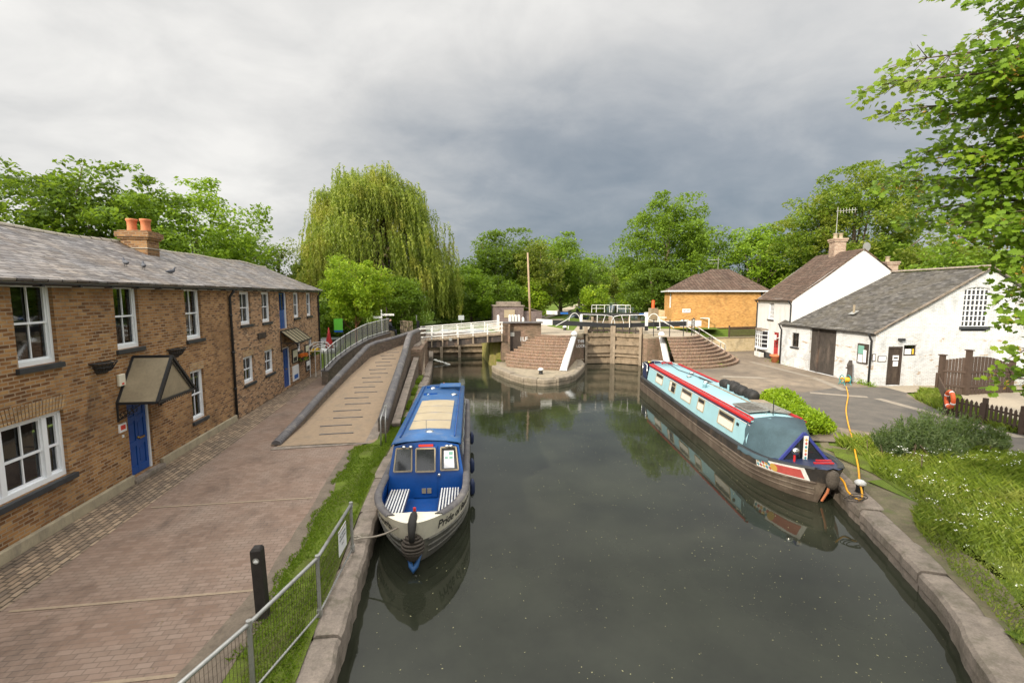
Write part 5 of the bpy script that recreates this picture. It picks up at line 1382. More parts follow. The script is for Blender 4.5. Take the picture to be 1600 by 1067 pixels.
    m = MB(); m.obox(cab(-.05, 9.2, ZR+.06), b.u*.75, b.v*.55, Vector((0, 0, .10))); m.obox(cab(-.08, 9.1, ZR+.16), b.u*.81, b.v*.70, Vector((0, 0, .03))); m.build('sliding_hatch', 'roof_blue', roof, bevel=.01)
    # front bulkhead
    n_ = -b.v
    def F(a, h, d=0.): t = CT0-.02 - .30*(1-h); z = fz + (ZR-.02-fz)*h; return b.P(a, t-d, z)
    m = MB(); m.poly([F(-.93, 0), F(.93, 0), F(.93, .42), F(.81, .96), F(.45, 1.02), (*F(0, 1.04),), F(-.45, 1.02), F(-.81, .96), F(-.93, .42)]); bulk = m.build('front_bulkhead', 'boat_blue', T)
    for a0, a1, b0, b1 in ((-.80, -.36, -.74, -.36), (-.25, .22, -.25, .22), (.36, .80, .36, .74)):
        dz_ = .07 if abs(a0) < .3 else .012
        m = MB(); q = [F(a0, .50, dz_), F(a1, .50, dz_), F(b1, .92, dz_), F(b0, .92, dz_)]; m.poly(q); w_ = m.build('window', 'glass_dark', bulk)
        m = MB(); r = q + [q[0]]
        for i in range(4): m.bar(r[i], r[i+1], .03, .045, up=tuple(n_))
        m.build('window_frame', 'tan_panel', w_)
        if a0 > .3:
            m = MB(); m.poly([F(.44, .54, .03), F(.70, .54, .03), F(.68, .86, .03), F(.44, .86, .03)]); n2 = m.build('window_notice', 'notice_white', w_)
            m = MB(); m.poly([F(.56, .78, .033), F(.66, .78, .033), F(.66, .84, .033), F(.56, .84, .033)]); m.poly([F(.46, .71, .033), F(.54, .71, .033), F(.54, .75, .033), F(.46, .75, .033)]); m.poly([F(.57, .71, .033), F(.66, .71, .033), F(.66, .75, .033), F(.57, .75, .033)]); m.build('notice_picture', 'notice_teal', n2)
    m = MB(); m.obox(F(-.29, .02, .03), b.u*.56, -n_*.03, F(-.29, .95)-F(-.29, .02)); door = m.build('cabin_door', 'boat_blue', bulk)
    m = MB(); m.obox(F(-.10, .10, .05), b.u*.10, n_*.01, Vector((0, 0, .13))); m.obox(F(.03, .10, .05), b.u*.10, n_*.01, Vector((0, 0, .13))); m.build('door_vent', 'tan_panel', door)
    m = MB(); p = F(.32, .42, .05); m.ell(p, (.045, .03, .045)); m.build('door_lock', 'chrome', door, smooth=True)
    m = MB(); m.obox(F(-.19, .945, .02), b.u*.36, n_*.02, Vector((0, 0, .055))); m.build('red_name_sign', 'red_sign', bulk)
    for a in (-.55, -.38, .52, .62): m = MB(); p = F(a, .955, .07); m.ell(p, (.055, .05, .04), 10, 6); m.build('headlamp', 'chrome', bulk, smooth=True)
    # stem furniture
    m = MB(); m.ell(b.P(0, .10, .02), (.20, .18, .21), 14, 10); m.ell(b.P(-.02, .14, -.17), (.16, .16, .16), 12, 8)
    for k in range(8): m.tube([b.P(.21*math.cos(q)*math.sin(.35+k*.3), .10-.03-.19*math.sin(q)*math.sin(.35+k*.3), .02+.225*math.cos(.35+k*.3)) for q in [math.pi*i/10 for i in range(11)]], .024, 5)
    m.build('bow_fender', 'rope_dark', T, smooth=True)
    m = MB(); m.tube([b.P(0, .45, .50), b.P(0, .25, .53), b.P(0, .02, .50), b.P(0, -.08, .36), b.P(0, -.1, .18)], [.035, .075, .085, .07, .05], 8); m.build('bow_strap', 'rubber', T, smooth=True)
    m = MB(); m.tube([b.P(-.13, .24, -.24), b.P(-.05, .08, -.40), b.P(0, .04, -.46), b.P(.05, .08, -.40), b.P(.13, .24, -.24)], [.02, .05, .07, .05, .02], 8); m.build('stem_guard', 'roof_blue', T, smooth=True)
    m = MB(); m.tube([b.P(.0, .40, .40), b.P(0, .40, .62)], .03, 8); m.build('mooring_stud', 'red_paint', T)
    for t in (4.6, 7.2, 3.1):
        m = MB(); p = b.side(t, .55, 1, .09); m.tube([p+Vector((0, 0, .12)), p-Vector((0, 0, .0)), p-Vector((0, 0, .25)), p-Vector((0, 0, .32))], [.03, .075, .075, .03], 8); m.build('side_fender', 'navy', T, smooth=True)
    m = MB(); rows = []
    for k in range(9): t = 10.05+1.4*k/8; w = b.w(t, 1)-.1; rows.append([b.P(-w, t, .27), b.P(w, t, .27)])
    m.grid(rows[::-1]); m.build('stern_deck', 'navy', T)
    m = MB(); m.tube([b.P(0, 11.3, .3), b.P(0, 11.3, .9), b.P(0, 10.7, 1.12), b.P(0, 10.3, 1.15)], .025, 7); m.build('tiller', 'terracotta', T, smooth=True)
    # bow rope to the railing foot
    a = b.P(0, .2, .52); e = Vector((-1.72, 8.85, .06)); m = MB(); m.tube([a.lerp(e, k/10) - Vector((0, 0, .12*math.sin(math.pi*k/10))) for k in range(11)], .018, 6)
    m.tube([e + Vector((.08*math.cos(q), .06*math.sin(q), .01)) for q in [k*.6 for k in range(11)]], .016, 5)
    tag(m.build('mooring_rope', 'rope', smooth=True), 'slack brown mooring rope from the blue boat bow to the left quay', 'rope')
    return b
BB = blue_boat()

def hit(P0, n, px, py):
    d = Vector(ray(px, py)); o = Vector((0, 0, H)); t = (Vector(P0)-o).dot(n)/d.dot(n); return o + d*t

def light_boat():
    b = Boat((9.50, 9.50), (.18, .9837), 15.7, 2.1, [(0, .50), (.5, .42), (1.3, .30), (2.6, .20), (6, .12), (16.4, .2)], .5, .62)
    T = thing('narrowboat', tuple(b.P(0, 0, WL)), 'long light blue narrowboat with red roof rails and teal bow canvas, moored right', 'canal boat')
    m = MB(); b.hullmesh(m, -.6, 0, nf=2); b.hullmesh(m, 0, .62, nf=5); m.build('hull', 'hull_brown', T, smooth=True)
    m = MB(); b.hullmesh(m, .62, 1, nf=3); m.build('upper_strake', 'black_hull', T, smooth=True)
    m = MB(); b.strake(m, .60, .3, 15, .032); b.strake(m, .42, .38, 6, .026); b.strake(m, .25, .45, 4, .022); m.build('rubbing_strake', 'hull_brown', T, smooth=True)
    m = MB()
    for sgn in (-1, 1):
        rows = []
        for k in range(30):
            t = .2 + (15.5-.2)*(k/29)**1.5; w = b.w(t, 1); z = b.z_g(t); rows.append([b.P(sgn*(w+.015), t, z-.02), b.P(sgn*w, t, z+.02), b.P(sgn*max(.01, w-.16), t, z+.02)])
        m.grid(rows if sgn < 0 else [r[::-1] for r in rows])
    m.build('gunwale', 'black_paint', T, smooth=True)
    # painted bow panel
    for sgn in (-1, 1):
        m = MB(); b.patch(m, .38, 1.72, .60, .97, sgn, .012); pn = m.build('bow_panel', 'white_paint', T)
        m = MB(); b.patch(m, .46, 1.10, .66, .91, sgn, .02); m.build('red_field', 'red_faded', pn)
        cols = ['red_faded', 'diamond_teal', 'mustard']; parts = {c: MB() for c in cols}
        for i in range(5):
            for j in range(2):
                tc, fc, dt, df = 1.24+i*.10, .725+j*.125, .05, .0625
                parts[cols[(i+j) % 3]].add([b.side(tc-dt, fc, sgn, .02), b.side(tc, fc-df, sgn, .02), b.side(tc+dt, fc, sgn, .02), b.side(tc, fc+df, sgn, .02)], [(0, 1, 2, 3)])
        k0 = parts['mustard']; k0.add([b.side(1.12+.10*math.cos(q), .785+.13*math.sin(q), sgn, .024) for q in [2*math.pi*i/16 for i in range(16)]], [tuple(range(16))])
        for c in cols: parts[c].build('diamond_pattern', c, pn)
    # fore deck
    m = MB(); rows = []
    for k in range(12): t = .05 + 1.35*(k/11)**1.2; w = b.w(t, 1)-.02; z = b.z_g(t)+.0; rows.append([b.P(-w, t, z), b.P(0, t, z+.04), b.P(w, t, z)])
    m.grid(rows[::-1]); fd = m.build('foredeck', 'navy', T)
    m = MB(); m.obox(b.P(-.1, .6, .44), b.u*.5, b.v*.06, Vector((0, 0, .03))); m.obox(b.P(.1, .85, .42), b.u*.4, b.v*.05, Vector((0, 0, .03))); m.build('red_cleat', 'red_paint', fd)
    # cratch board (triangular front)
    tz, hw, zb, za = 1.22, .68, .26, 1.06
    m = MB(); A, B_, C = b.P(-hw, tz, zb), b.P(hw, tz, zb), b.P(0, tz+.05, za)
    m.bar(A, C, .07, .05, up=tuple(b.v)); m.bar(C, B_, .07, .05, up=tuple(b.v)); m.bar(A, B_, .10, .06, up=tuple(b.v)); cr = m.build('cratch_board', 'cratch_blue', T)
    m = MB(); m.poly([b.P(-hw, tz+.03, zb), b.P(hw, tz+.03, zb), b.P(0, tz+.08, za)]); m.build('cratch_window', 'glass_dark', cr)
    m = MB(); m.obox(b.P(-.055, tz-.06, zb+.06), b.u*.11, b.v*.03, Vector((0, 0, za-zb-.12))); ms = m.build('cratch_strip', 'white_paint', cr)
    ds = {'diamond_teal': MB(), 'red_faded': MB(), 'mustard': MB()}
    for k in range(6):
        c = ['diamond_teal', 'red_faded', 'mustard'][k % 3]; z = zb+.14+k*.10; q = [b.P(x, tz-.064, z+dz) for x, dz in ((-.04, 0), (0, -.045), (.04, 0), (0, .045))]; ds[c].poly(q)
    for c in ds: ds[c].build('diamond_pattern', c, ms)
    m = MB(); m.tube([b.P(-.42, tz-.28, .3), b.P(-.42, tz-.28, .58)], .028, 7); lp = m.build('lamp_post', 'red_paint', T)
    m = MB(); p = b.P(-.42, tz-.3, .66); m.lathe(p, [(.01, -.06), (.09, -.03), (.1, .03), (.06, .07)], 14); c = Vector(p); m.v = [tuple(c + Vector((x-c.x, -(z-c.z), (y-c.y)))) for x, y, z in m.v]; m.build('headlamp', 'chrome', lp, smooth=True)
    # cabin
    CT0, CT1, ZR = 2.60, 13.8, 1.02; zbs = .12
    def S(sgn, t, h, out=0.): return b.P(sgn*(.92-.14*h+out), t, zbs + (ZR-.02-zbs)*h)
    for sgn in (-1, 1):
        m = MB(); q = [S(sgn, CT0, 0), S(sgn, CT1, 0), S(sgn, CT1, 1), S(sgn, CT0, 1)]; m.poly(q if sgn > 0 else q[::-1]); cs = m.build('cabin_side', 'pale_blue', T)
        m = MB(); q = [S(sgn, CT0, .87, .006), S(sgn, CT1, .87, .006), S(sgn, CT1, 1, .006), S(sgn, CT0, 1, .006)]; m.poly(q if sgn > 0 else q[::-1]); m.build('navy_stripe', 'navy', cs)
        m = MB(); m.bar(S(sgn, CT0, .0, .01), S(sgn, CT1, .0, .01), .03, .03); m.bar(S(sgn, CT0, .86, .012), S(sgn, CT1, .86, .012), .018, .018); m.build('white_line', 'white_paint', cs)
        Nn = b.u*sgn
        if sgn < 0:
            wins = []
            for (x0, x1, y0, y1) in ((180, 220, 130, 200), (262, 298, 182, 252), (336, 395, 228, 315), (436, 475, 287, 370), (562, 658, 368, 495)):
                pts = [hit(b.P(-.85, 5, .6), Nn, 980+x/3.953, 550+(y0+y1)/2/3.953) for x in (x0, x1)]
                tt = sorted((p-b.B0).dot(b.v) for p in pts); wins.append(tt)
            wins_l = wins
        for t0, t1 in wins_l:
            m = MB(); q = [S(sgn, t0, .30, .012), S(sgn, t1, .30, .012), S(sgn, t1, .80, .012), S(sgn, t0, .80, .012)]; m.poly(q if sgn > 0 else q[::-1]); w_ = m.build('window', 'glass_dark', cs)
            m = MB(); r = q + [q[0]]
            for i in range(4): m.bar(r[i], r[i+1], .03, .03, up=tuple(Nn))
            q2 = [S(sgn, t0, .62, .014), S(sgn, t1, .62, .014)]; m.bar(*q2, .02, .02, up=tuple(Nn)); m.build('window_frame', 'tan_panel', w_)
            m = MB(); wd = (t1-t0)
            full_ = wd > .9 or abs(t0-wins_l[3][0]) < .01
            if full_: q = [S(sgn, t0+.03, .32, .018), S(sgn, t1-.03, .32, .018), S(sgn, t1-.03, .60, .018), S(sgn, t0+.03, .60, .018)]
            else: q = [S(sgn, t1-wd*.35, .32, .018), S(sgn, t1-.03, .32, .018), S(sgn, t1-.03, .78, .018), S(sgn, t1-wd*.35, .78, .018)]
            m.poly(q if sgn > 0 else q[::-1]); m.build('curtain', 'curtain', w_)
        m = MB(); m.obox(S(sgn, 3.25, .62, .0), b.v*.12, Nn*.03, Vector((0, 0, .09))); m.build('side_vent', 'black_paint', cs)
    m = MB(); m.poly([b.P(-.92, CT0, zbs), b.P(.92, CT0, zbs), b.P(.78, CT0, ZR-.02), b.P(0, CT0, ZR+.05), b.P(-.78, CT0, ZR-.02)]); m.poly([b.P(.92, CT1, zbs), b.P(-.92, CT1, zbs), b.P(-.78, CT1, ZR-.02), b.P(0, CT1, ZR+.05), b.P(.78, CT1, ZR-.02)]); m.build('bulkhead', 'navy', T)
    def RF(a, t, up=0.): return b.P(a, t, ZR+.055-.09*(a/.8)**2+up)
    m = MB(); m.grid([[RF(a, t) for a in (-.8, -.5, -.2, .2, .5, .8)] for t in (CT0-.05, 6, 9, 12, CT1)][::-1]); roof = m.build('roof', 'pale_blue', T, smooth=True, solid=.03); roof.modifiers['solid'].offset = -1
    for sgn in (-1, 1):
        m = MB(); m.grid([[b.P(sgn*(x), t, z) for x, z in ((.83, ZR-.05), (.83, ZR+.02), (.78, ZR+.035), (.70, ZR+.02))] for t in (CT0-.06, 8, CT1)][::(-1 if sgn < 0 else 1)]); m.build('roof_edge', 'red_paint', roof)
        m = MB(); m.bar(b.P(sgn*.72, CT0, ZR+.075), b.P(sgn*.72, CT1-.2, ZR+.075), .035, .045); m.build('handrail', 'red_paint', roof)
    # roof gear
    for k, (a0, a1, mt) in enumerate(((-.62, -.02, 'solar'), (.06, .66, 'solar_pale'))):
        m = MB(); q = [RF(a0, 3.1, .14), RF(a1, 3.1, .16), RF(a1, 4.15, .16), RF(a0, 4.15, .14)]; m.poly([RF(a0, 3.1, .13), RF(a1, 3.1, .13), RF(a1, 4.2, .13), RF(a0, 4.2, .13)]); sp = m.build('solar_panel', mt, roof, solid=.03)
        m = MB(); c = [RF(a0, 3.1, .14), RF(a1, 3.1, .14), RF(a1, 4.2, .14), RF(a0, 4.2, .14)]; c.append(c[0])
        for i in range(4): m.bar(c[i], c[i+1], .03, .035)
        for i in range(1, 6): m.bar(c[0].lerp(c[3], i/6), c[1].lerp(c[2], i/6), .008, .04)
        for x, y in ((a0+.04, 3.15), (a1-.04, 3.15), (a0+.04, 4.1), (a1-.04, 4.1)): m.tube([RF(x, y, 0), RF(x, y, .14)], .012, 5)
        m.build('panel_frame', 'galvanised', sp)
    m = MB(); m.tube([RF(.05, 2.95, 0), RF(.05, 2.95, .5)], .014, 6); m.build('aerial', 'black_paint', roof)
    m = MB(); m.obox(RF(.18, 4.5, .0), b.u*.44, b.v*3.6, Vector((0, 0, .07))); m.build('roof_box', 'pale_blue', roof, bevel=.01)
    m = MB(); m.obox(RF(.10, 4.35, .0), b.u*.06, b.v*3.9, Vector((0, 0, .05))); m.obox(RF(.2, 4.3, .07), b.u*.5, b.v*.5, Vector((0, 0, .03))); m.build('plank', 'weathered_wood', roof)
    for (a, t, z) in ((.0, 8.1, 0), (-.2, 9.5, 0), (.25, 10.4, 0)):
        m = MB(); m.lathe(RF(a, t), [(.05, 0), (.05, .05), (.11, .06), (.10, .10), (.03, .13)], 12); m.build('mushroom_vent', 'chrome', roof, smooth=True)
    m = MB(); m.lathe(RF(-.35, 7.3), [(.08, 0), (.08, .15), (.1, .17), (.06, .22)], 12); m.build('roof_chimney', 'pale_blue', roof, smooth=True)
    m = MB(); m.tube([RF(.35, 7.9, .05), RF(.2, 9.0, .08), RF(-.1, 11.2, .08), RF(-.2, 13.4, .25)], .018, 6); m.tube([RF(.33, 8.0, .05), RF(.12, 9.2, .09)], .03, 6); m.build('boat_pole', 'black_paint', roof)
    m = MB(); r = random.Random(3)
    for k in range(26): m.ell(RF(-.25+r.uniform(0, .55), 13.2+r.uniform(0, .3), .06+r.uniform(0, .07)), (.04, .035, .03), 6, 4)
    m.build('red_garland', 'red_paint', roof)
    # stern
    m = MB(); rows = []
    for k in range(10): t = 13.95+1.95*k/9; w = max(.02, b.w(t, 1)-.12); rows.append([b.P(-w, t, .1), b.P(w, t, .1)])
    m.grid(rows[::-1]); m.build('stern_deck', 'navy', T)
    m = MB()
    m.tube([b.P(-.85, 14.1, .95), b.P(-.8, 15.2, .95), b.P(0, 15.75, .95), b.P(.8, 15.2, .95), b.P(.85, 14.1, .95)], .03, 7)
    for a, t in ((-.85, 14.1), (-.8, 15.2), (0, 15.75), (.8, 15.2), (.85, 14.1)): m.tube([b.P(a, t, .95), b.P(a, t, .12)], .025, 6)
    m.build('stern_rail', 'chrome', T, smooth=True)
    m = MB(); m.grid([[b.P(a*1.0, t, z) for z in (.92, .15)] for a, t in ((-.84, 14.15), (-.79, 15.2), (0, 15.73), (.79, 15.2), (.84, 14.15))]); m.build('stern_dodger', 'navy', T)
    m = MB(); m.lathe(b.P(-.6, 14.6, .95), [(.09, 0), (.13, .14)], 12); m.build('brass_pot', 'brass', T, smooth=True)
    # cratch cover: loft from triangle to the cabin front
    def sec(k):
        t = tz + .02 + (CT0+.12-tz)*k; e = k**.8
        half = hw+.02 + (.93-hw)*e; top = .82*e; zt = za + (ZR+.09-za)*e; zc = za+.01 + (ZR+.11-za)*k; zl = zb-.06 + (zbs-.06-(zb-.06))*k
        L = []
        for j in range(7): q = j/6; L.append(((-half)*(1-q) + (-top)*q, zl*(1-q) + (zc-.02-(.06*e))*q))
        L.append((0, zc))
        L += [(-a, z) for a, z in reversed(L[:-1])]
        return [b.P(a*(1+.025*math.sin(j*1.9+k*7)*(1 if 0 < j < 14 else .2)), t, z + .018*math.sin(j*2.3+k*9)) for j, (a, z) in enumerate(L)]
    m = MB(); m.grid([sec(k/8) for k in range(9)][::-1]); o = m.build('cratch_cover', 'canvas', T, smooth=True); o.data.polygons.foreach_set('use_smooth', [True]*len(o.data.polygons))
    m = MB(); 
    for sgn in (-1, 1):
        rows = []
        for k in range(9):
            t = tz+.02+(CT0+.1-tz)*k/8; w = b.w(t, 1); h2 = hw+.02+(.93-hw)*(k/8)**.8; rows.append([b.P(sgn*(w+.025), t, b.z_g(t)-.10+.02*math.sin(k*2.)), b.P(sgn*(w+.01), t, b.z_g(t)+.03), b.P(sgn*h2, t, (zb-.06)+((zbs-.06)-(zb-.06))*k/8+.03)])
        m.grid(rows if sgn < 0 else [r[::-1] for r in rows])
    m.build('cover_skirt', 'canvas', T, smooth=True)
    m = MB(); m.ell(b.P(.0, .03, .30), (.15, .14, .2), 12, 8); m.tube([b.P(.0, .03, .3), b.P(.0, .06, .05)], [.15, .12], 10); m.build('bow_fender', 'rope_dark', T, smooth=True)
    m = MB(); m.tube([b.P(0, .06, .3), b.P(0, .2, -.15), b.P(0, .38, -.45)], .03, 6); m.build('stem_bar', 'terracotta', T)
    # things stored on the roof
    for k, (a, t, rr) in enumerate(((.40, 7.1, .19), (.42, 6.45, .22), (.38, 5.75, .21), (.44, 5.1, .20))):
        lab = ['dark rolled bundle on the light blue boat roof, farthest of the row', 'dark rolled bundle with a pale blue scrap, second farthest on the light blue boat roof', 'dark rolled bundle on the light blue boat roof, second nearest of the row', 'dark round bag on the light blue boat roof, nearest the solar panels'][k]
        p = RF(a, t, .07+rr*.7); t_ = MB(); sd = b.u; q0 = p - b.v*.28; q1 = p + b.v*.28
        t_.tube([q0-Vector((0,0,.02)), q0.lerp(p, .25), p+Vector((0, 0, .015)), p.lerp(q1, .75), q1], [rr*.62, rr*.95, rr, rr*.97, rr*.6], 12)
        for dd in (-.14, .12): t_.tube([p + b.v*dd + sd*(rr*1.0)*math.cos(q) + Vector((0, 0, rr*1.0*math.sin(q))) for q in [2*math.pi*i/14 for i in range(15)]], .014, 5)
        o = t_.build('rolled_bag', 'bag_dark', smooth=True); tag(o, lab, 'bag', 'dark bags lashed on the boat roof')
        if k == 1: s2 = MB(); s2.obox(p + b.v*-.1 - b.u*(rr+.012) - Vector((0, 0, .12)), b.v*.14, b.u*.02, Vector((0, 0, .22))); s2.build('pale_scrap', 'pale_blue', o)
    return b
m_plain('red_faded', (.40, .075, .065), .6, .2, 8); m_plain('diamond_teal', (.05, .22, .27), .5, .1, 8); m_plain('mustard', (.48, .30, .07), .5, .1, 8)
LB = light_boat()

# ================================================================== WHITE SHED, COTTAGE, YELLOW HOUSE
def gabled(name, label, P0, ang, wid, length, eave, ridge, wall_mats, roof_mat, over=.18, overg=.12, rt=.08):
    """frame: a across (from the west wall), b northwards"""
    U = Vector((math.cos(R(ang)), -math.sin(R(ang)), 0)); V = Vector((math.sin(R(ang)), math.cos(R(ang)), 0)); O = Vector((P0[0], P0[1], 0))
    T = thing(name, tuple(O), label, 'building')
    f = lambda a, b, z: O + U*a + V*b + Vector((0, 0, z))
    m = MB()
    for a0, a1 in ((-over, wid/2), (wid+over, wid/2)):
        ez = eave - (ridge-eave)/(wid/2)*over
        n = 10
        rows = [[f(a0+(a1-a0)*k/n, b, ez+(ridge-ez)*k/n - .03*math.sin(math.pi*k/n) + .012*math.sin(b*1.7+k)) for k in range(n+1)] for b in [-overg + (length+2*overg)*j/8 for j in range(9)]]
        m.grid(rows if a0 > 0 else [r[::-1] for r in rows])
    rf = m.build('roof', roof_mat, T, solid=rt); rf.modifiers['solid'].offset = 1
    return T, f, U, V, O, rf
def shed():
    ang = 6.5; P0 = (22.5, 20.6); wid, ln, ev, rg = 11.8, 7.9, 2.9, 6.25
    T, f, U, V, O, rf = gabled('white_shed', 'long low white painted brick outbuilding with mossy slate roof and black doors', P0, ang, wid, ln, ev, rg, None, 'moss_slate')
    S = Wall(f(0, 0, 0), f(wid, 0, 0), -V); Wt = Wall(f(0, ln, 0), f(0, 0, 0), -U)
    def ws(px, py, w): p = hit(w.P0, w.n, px, py); return (p-w.P0).dot(w.u), p.z
    def rect(w, x0, x1, y0, y1): 
        a0, _ = ws(x0, (y0+y1)/2, w); a1, _ = ws(x1, (y0+y1)/2, w); _, z1 = ws((x0+x1)/2, y0, w); _, z0 = ws((x0+x1)/2, y1, w); return (min(a0, a1), max(a0, a1), max(z0, 0), z1)
    door = rect(S, 1386, 1409, 540, 602); door = (door[0], door[1], .04, 2.1); sw = rect(S, 1412, 1432, 539, 556); bw = rect(S, 1505, 1545, 449, 510)
    m = MB(); S.mesh(m, 0, wid, 0, ev, [door, sw, (bw[0], bw[1], bw[2], ev)], .1)
    # gable triangle with the arched opening
    am = wid/2; top = rg-.02; sl = (top-ev)/am
    ops = (bw[0], bw[1]); zt = bw[3]-.12
    m.poly([S.p(0, 0, ev), S.p(ops[0], 0, ev), S.p(ops[0], 0, ev+sl*min(ops[0], wid-ops[0]))])
    N = 10; ys = []
    for k in range(N):
        a = ops[0]+(ops[1]-ops[0])*k/N; b = ops[0]+(ops[1]-ops[0])*(k+1)/N
        az = lambda x: zt + .14*(1-((x-(ops[0]+ops[1])/2)/((ops[1]-ops[0])/2))**2)
        rz = lambda x: ev + sl*min(x, wid-x)
        m.poly([S.p(a, 0, az(a)), S.p(b, 0, az(b)), S.p(b, 0, rz(b)), S.p(a, 0, rz(a))] if not a < am < b else [S.p(a, 0, az(a)), S.p(b, 0, az(b)), S.p(b, 0, rz(b)), S.p(am, 0, top), S.p(a, 0, rz(a))])
        m.quad(S.p(b, 0, az(b)), S.p(a, 0, az(a)), S.p(a, -.1, az(a)), S.p(b, -.1, az(b)))
    if ops[1] < am: m.poly([S.p(ops[1], 0, ev), S.p(wid, 0, ev), S.p(am, 0, top), S.p(ops[1], 0, ev+sl*ops[1])])
    else: m.poly([S.p(ops[1], 0, ev), S.p(wid, 0, ev), S.p(ops[1], 0, ev+sl*(wid-ops[1]))])
    for x in ops: 
        q = [S.p(x, 0, ev), S.p(x, 0, zt), S.p(x, -.1, zt), S.p(x, -.1, ev)]; m.poly(q if x == ops[0] else q[::-1])
    m.build('gable_wall', 'peeling_paint', T)
    bd = rect(Wt, 1264, 1305, 512, 585); bd = (bd[0], bd[1], 0.02, ev-.12); w1 = rect(Wt, 1237, 1248, 520, 542)
    m = MB(); Wt.mesh(m, 0, ln, 0, ev, [bd, w1], .14); m.quad(f(wid, 0, 0), f(wid, ln, 0), f(wid, ln, ev), f(wid, 0, ev)); m.quad(f(wid, ln, 0), f(0, ln, 0), f(0, ln, ev), f(wid, ln, ev)); m.poly([f(wid, ln, ev), f(0, ln, ev), f(wid/2, ln, rg)]); m.build('wall', 'peeling_paint', T)
    window(Wt, T, *w1, cols=2, rows=2, sash=False, fmat='dark_wood', sill='sill_black', curtain=2, bar=.04)
    window(S, T, *sw, cols=1, rows=1, sash=False, fmat='dark_wood', sill=None)
    # tall many paned window
    a0, a1, z0 = bw[0], bw[1], bw[2]; m = MB(); o = -.08
    for k in range(7): x = a0+(a1-a0)*k/6; S.box(m, x-.022, x+.022, o-.03, o+.01, z0, zt+.13-.13*abs(k-3)/3*.9)
    for k in range(8): z = z0+(zt-z0)*k/7; S.box(m, a0, a1, o-.03, o+.007, z-.022, z+.022)
    n = 12; pts = [S.p(a0+(a1-a0)*k/n, o-.01, zt+.12*(1-(2*k/n-1)**2)) for k in range(n+1)]
    for i in range(n): m.bar(pts[i], pts[i+1], .05, .04)
    wn = m.build('window', 'window_white', T); wn['label'] = 'tall arched many-paned window high in the gable'
    m = MB(); m.poly([S.p(a0, o-.03, z0), S.p(a1, o-.03, z0), S.p(a1, o-.03, zt)] + [S.p(a0+(a1-a0)*k/n, o-.03, zt+.14*(1-(2*k/n-1)**2)) for k in range(n-1, 0, -1)] + [S.p(a0, o-.03, zt)]); m.build('pane', 'glass_dark', wn)
    m = MB(); S.box(m, a0-.12, a1+.12, o, .08, z0-.16, z0-.01); m.build('sill', 'sill_black', wn)
    # doors
    m = MB(); D = door; S.box(m, D[0], D[0]+.1, -.14, -.03, D[2], D[3]); S.box(m, D[1]-.1, D[1], -.14, -.03, D[2], D[3]); S.box(m, D[0]+.1, D[1]-.1, -.14, -.032, D[3]-.1, D[3]); fr = m.build('door_frame', 'dark_wood', T)
    m = MB(); n = 7
    for k in range(n): x = D[0]+.1+(D[1]-D[0]-.2)*k/n; S.box(m, x+.004, x+(D[1]-D[0]-.2)/n-.004, -.13, -.09, D[2]+.03, D[3]-.1)
    dr = m.build('door', 'dark_wood', T)
    m = MB(); S.box(m, D[0]+.35, D[0]+.68, -.09, -.084, 1.35, 1.62); pp = m.build('door_notice', 'notice_white', dr)
    m = MB(); S.box(m, D[0]+.38, D[0]+.66, -.084, -.08, 1.04, 1.30); m.build('lower_notice', 'notice_white', dr)
    m = MB(); S.box(m, D[0]+.40, D[0]+.63, -.084, -.081, 1.45, 1.53); m.build('notice_print', 'ink', pp)
    m = MB(); S.box(m, sw[0]+.15, sw[0]+.5, -.10, -.095, sw[2]+.08, sw[2]+.36); m.build('window_notice', 'notice_white', T)
    m = MB(); S.box(m, sw[0]+.55, sw[0]+.7, -.10, -.095, sw[2]+.08, sw[2]+.36); m.build('window_notice', 'notice_yellow', T)
    m = MB(); n = 12
    for k in range(n):
        x = bd[0]+(bd[1]-bd[0])*k/n; Wt.box(m, x+.006, x+(bd[1]-bd[0])/n-.006, -.16, -.11+(.03 if k == 3 else 0), bd[2]+.02, bd[3])
    Wt.box(m, bd[0], bd[1], -.2, -.17, bd[2], bd[3])
    d2 = m.build('barn_door', 'tarred_boards', T)
    m = MB(); Wt.box(m, bd[0]+.62, bd[0]+.75, -.11, -.03, bd[2], bd[3]); m.build('door_post', 'steel_dark', d2)
    # pipes, gutter, fittings
    m = MB(); gutter(m, f(-.22, ln, ev-.1), f(-.22, -.1, ev-.1), .06); m.build('gutter', 'black_paint', T)
    for (a, d) in ((ln-.18, 0), (.12, 0)):
        m = MB(); m.tube([Wt.p(a, .24, ev-.1), Wt.p(a, .22, ev-.22), Wt.p(a, .07, ev-.5), Wt.p(a, .07, .05)], .05, 8); m.build('downpipe', 'black_paint', T, smooth=True)
    m = MB()
    for a0, a1 in ((-.2, wid/2), (wid+.2, wid/2)): m.bar(S.p(a0, .10, ev-(rg-ev)/(wid/2)*.18*(1)), S.p(a1, .10, rg), .04, .09)
    m.build('verge_board', 'stone_dark', T)
    nb = rect(Wt, 1341, 1357, 537, 568); m = MB(); Wt.box(m, nb[0], nb[1], 0, .07, nb[2], nb[3]); b_ = m.build('notice_board', 'dark_wood', T)
    m = MB(); w_ = nb[1]-nb[0]; h_ = nb[3]-nb[2]; Wt.box(m, nb[0]+.06, nb[0]+w_*.66, .07, .076, nb[2]+h_*.48, nb[3]-.1); s1 = m.build('poster', 'notice_teal', b_)
    m = MB(); Wt.box(m, nb[0]+.08, nb[0]+w_*.55, .07, .078, nb[2]+.06, nb[2]+h_*.45); m.build('poster', 'notice_white', b_)
    m = MB(); Wt.box(m, nb[0]+w_*.62, nb[1]-.06, .07, .079, nb[2]+.08, nb[2]+h_*.7); m.build('poster', 'notice_white', b_)
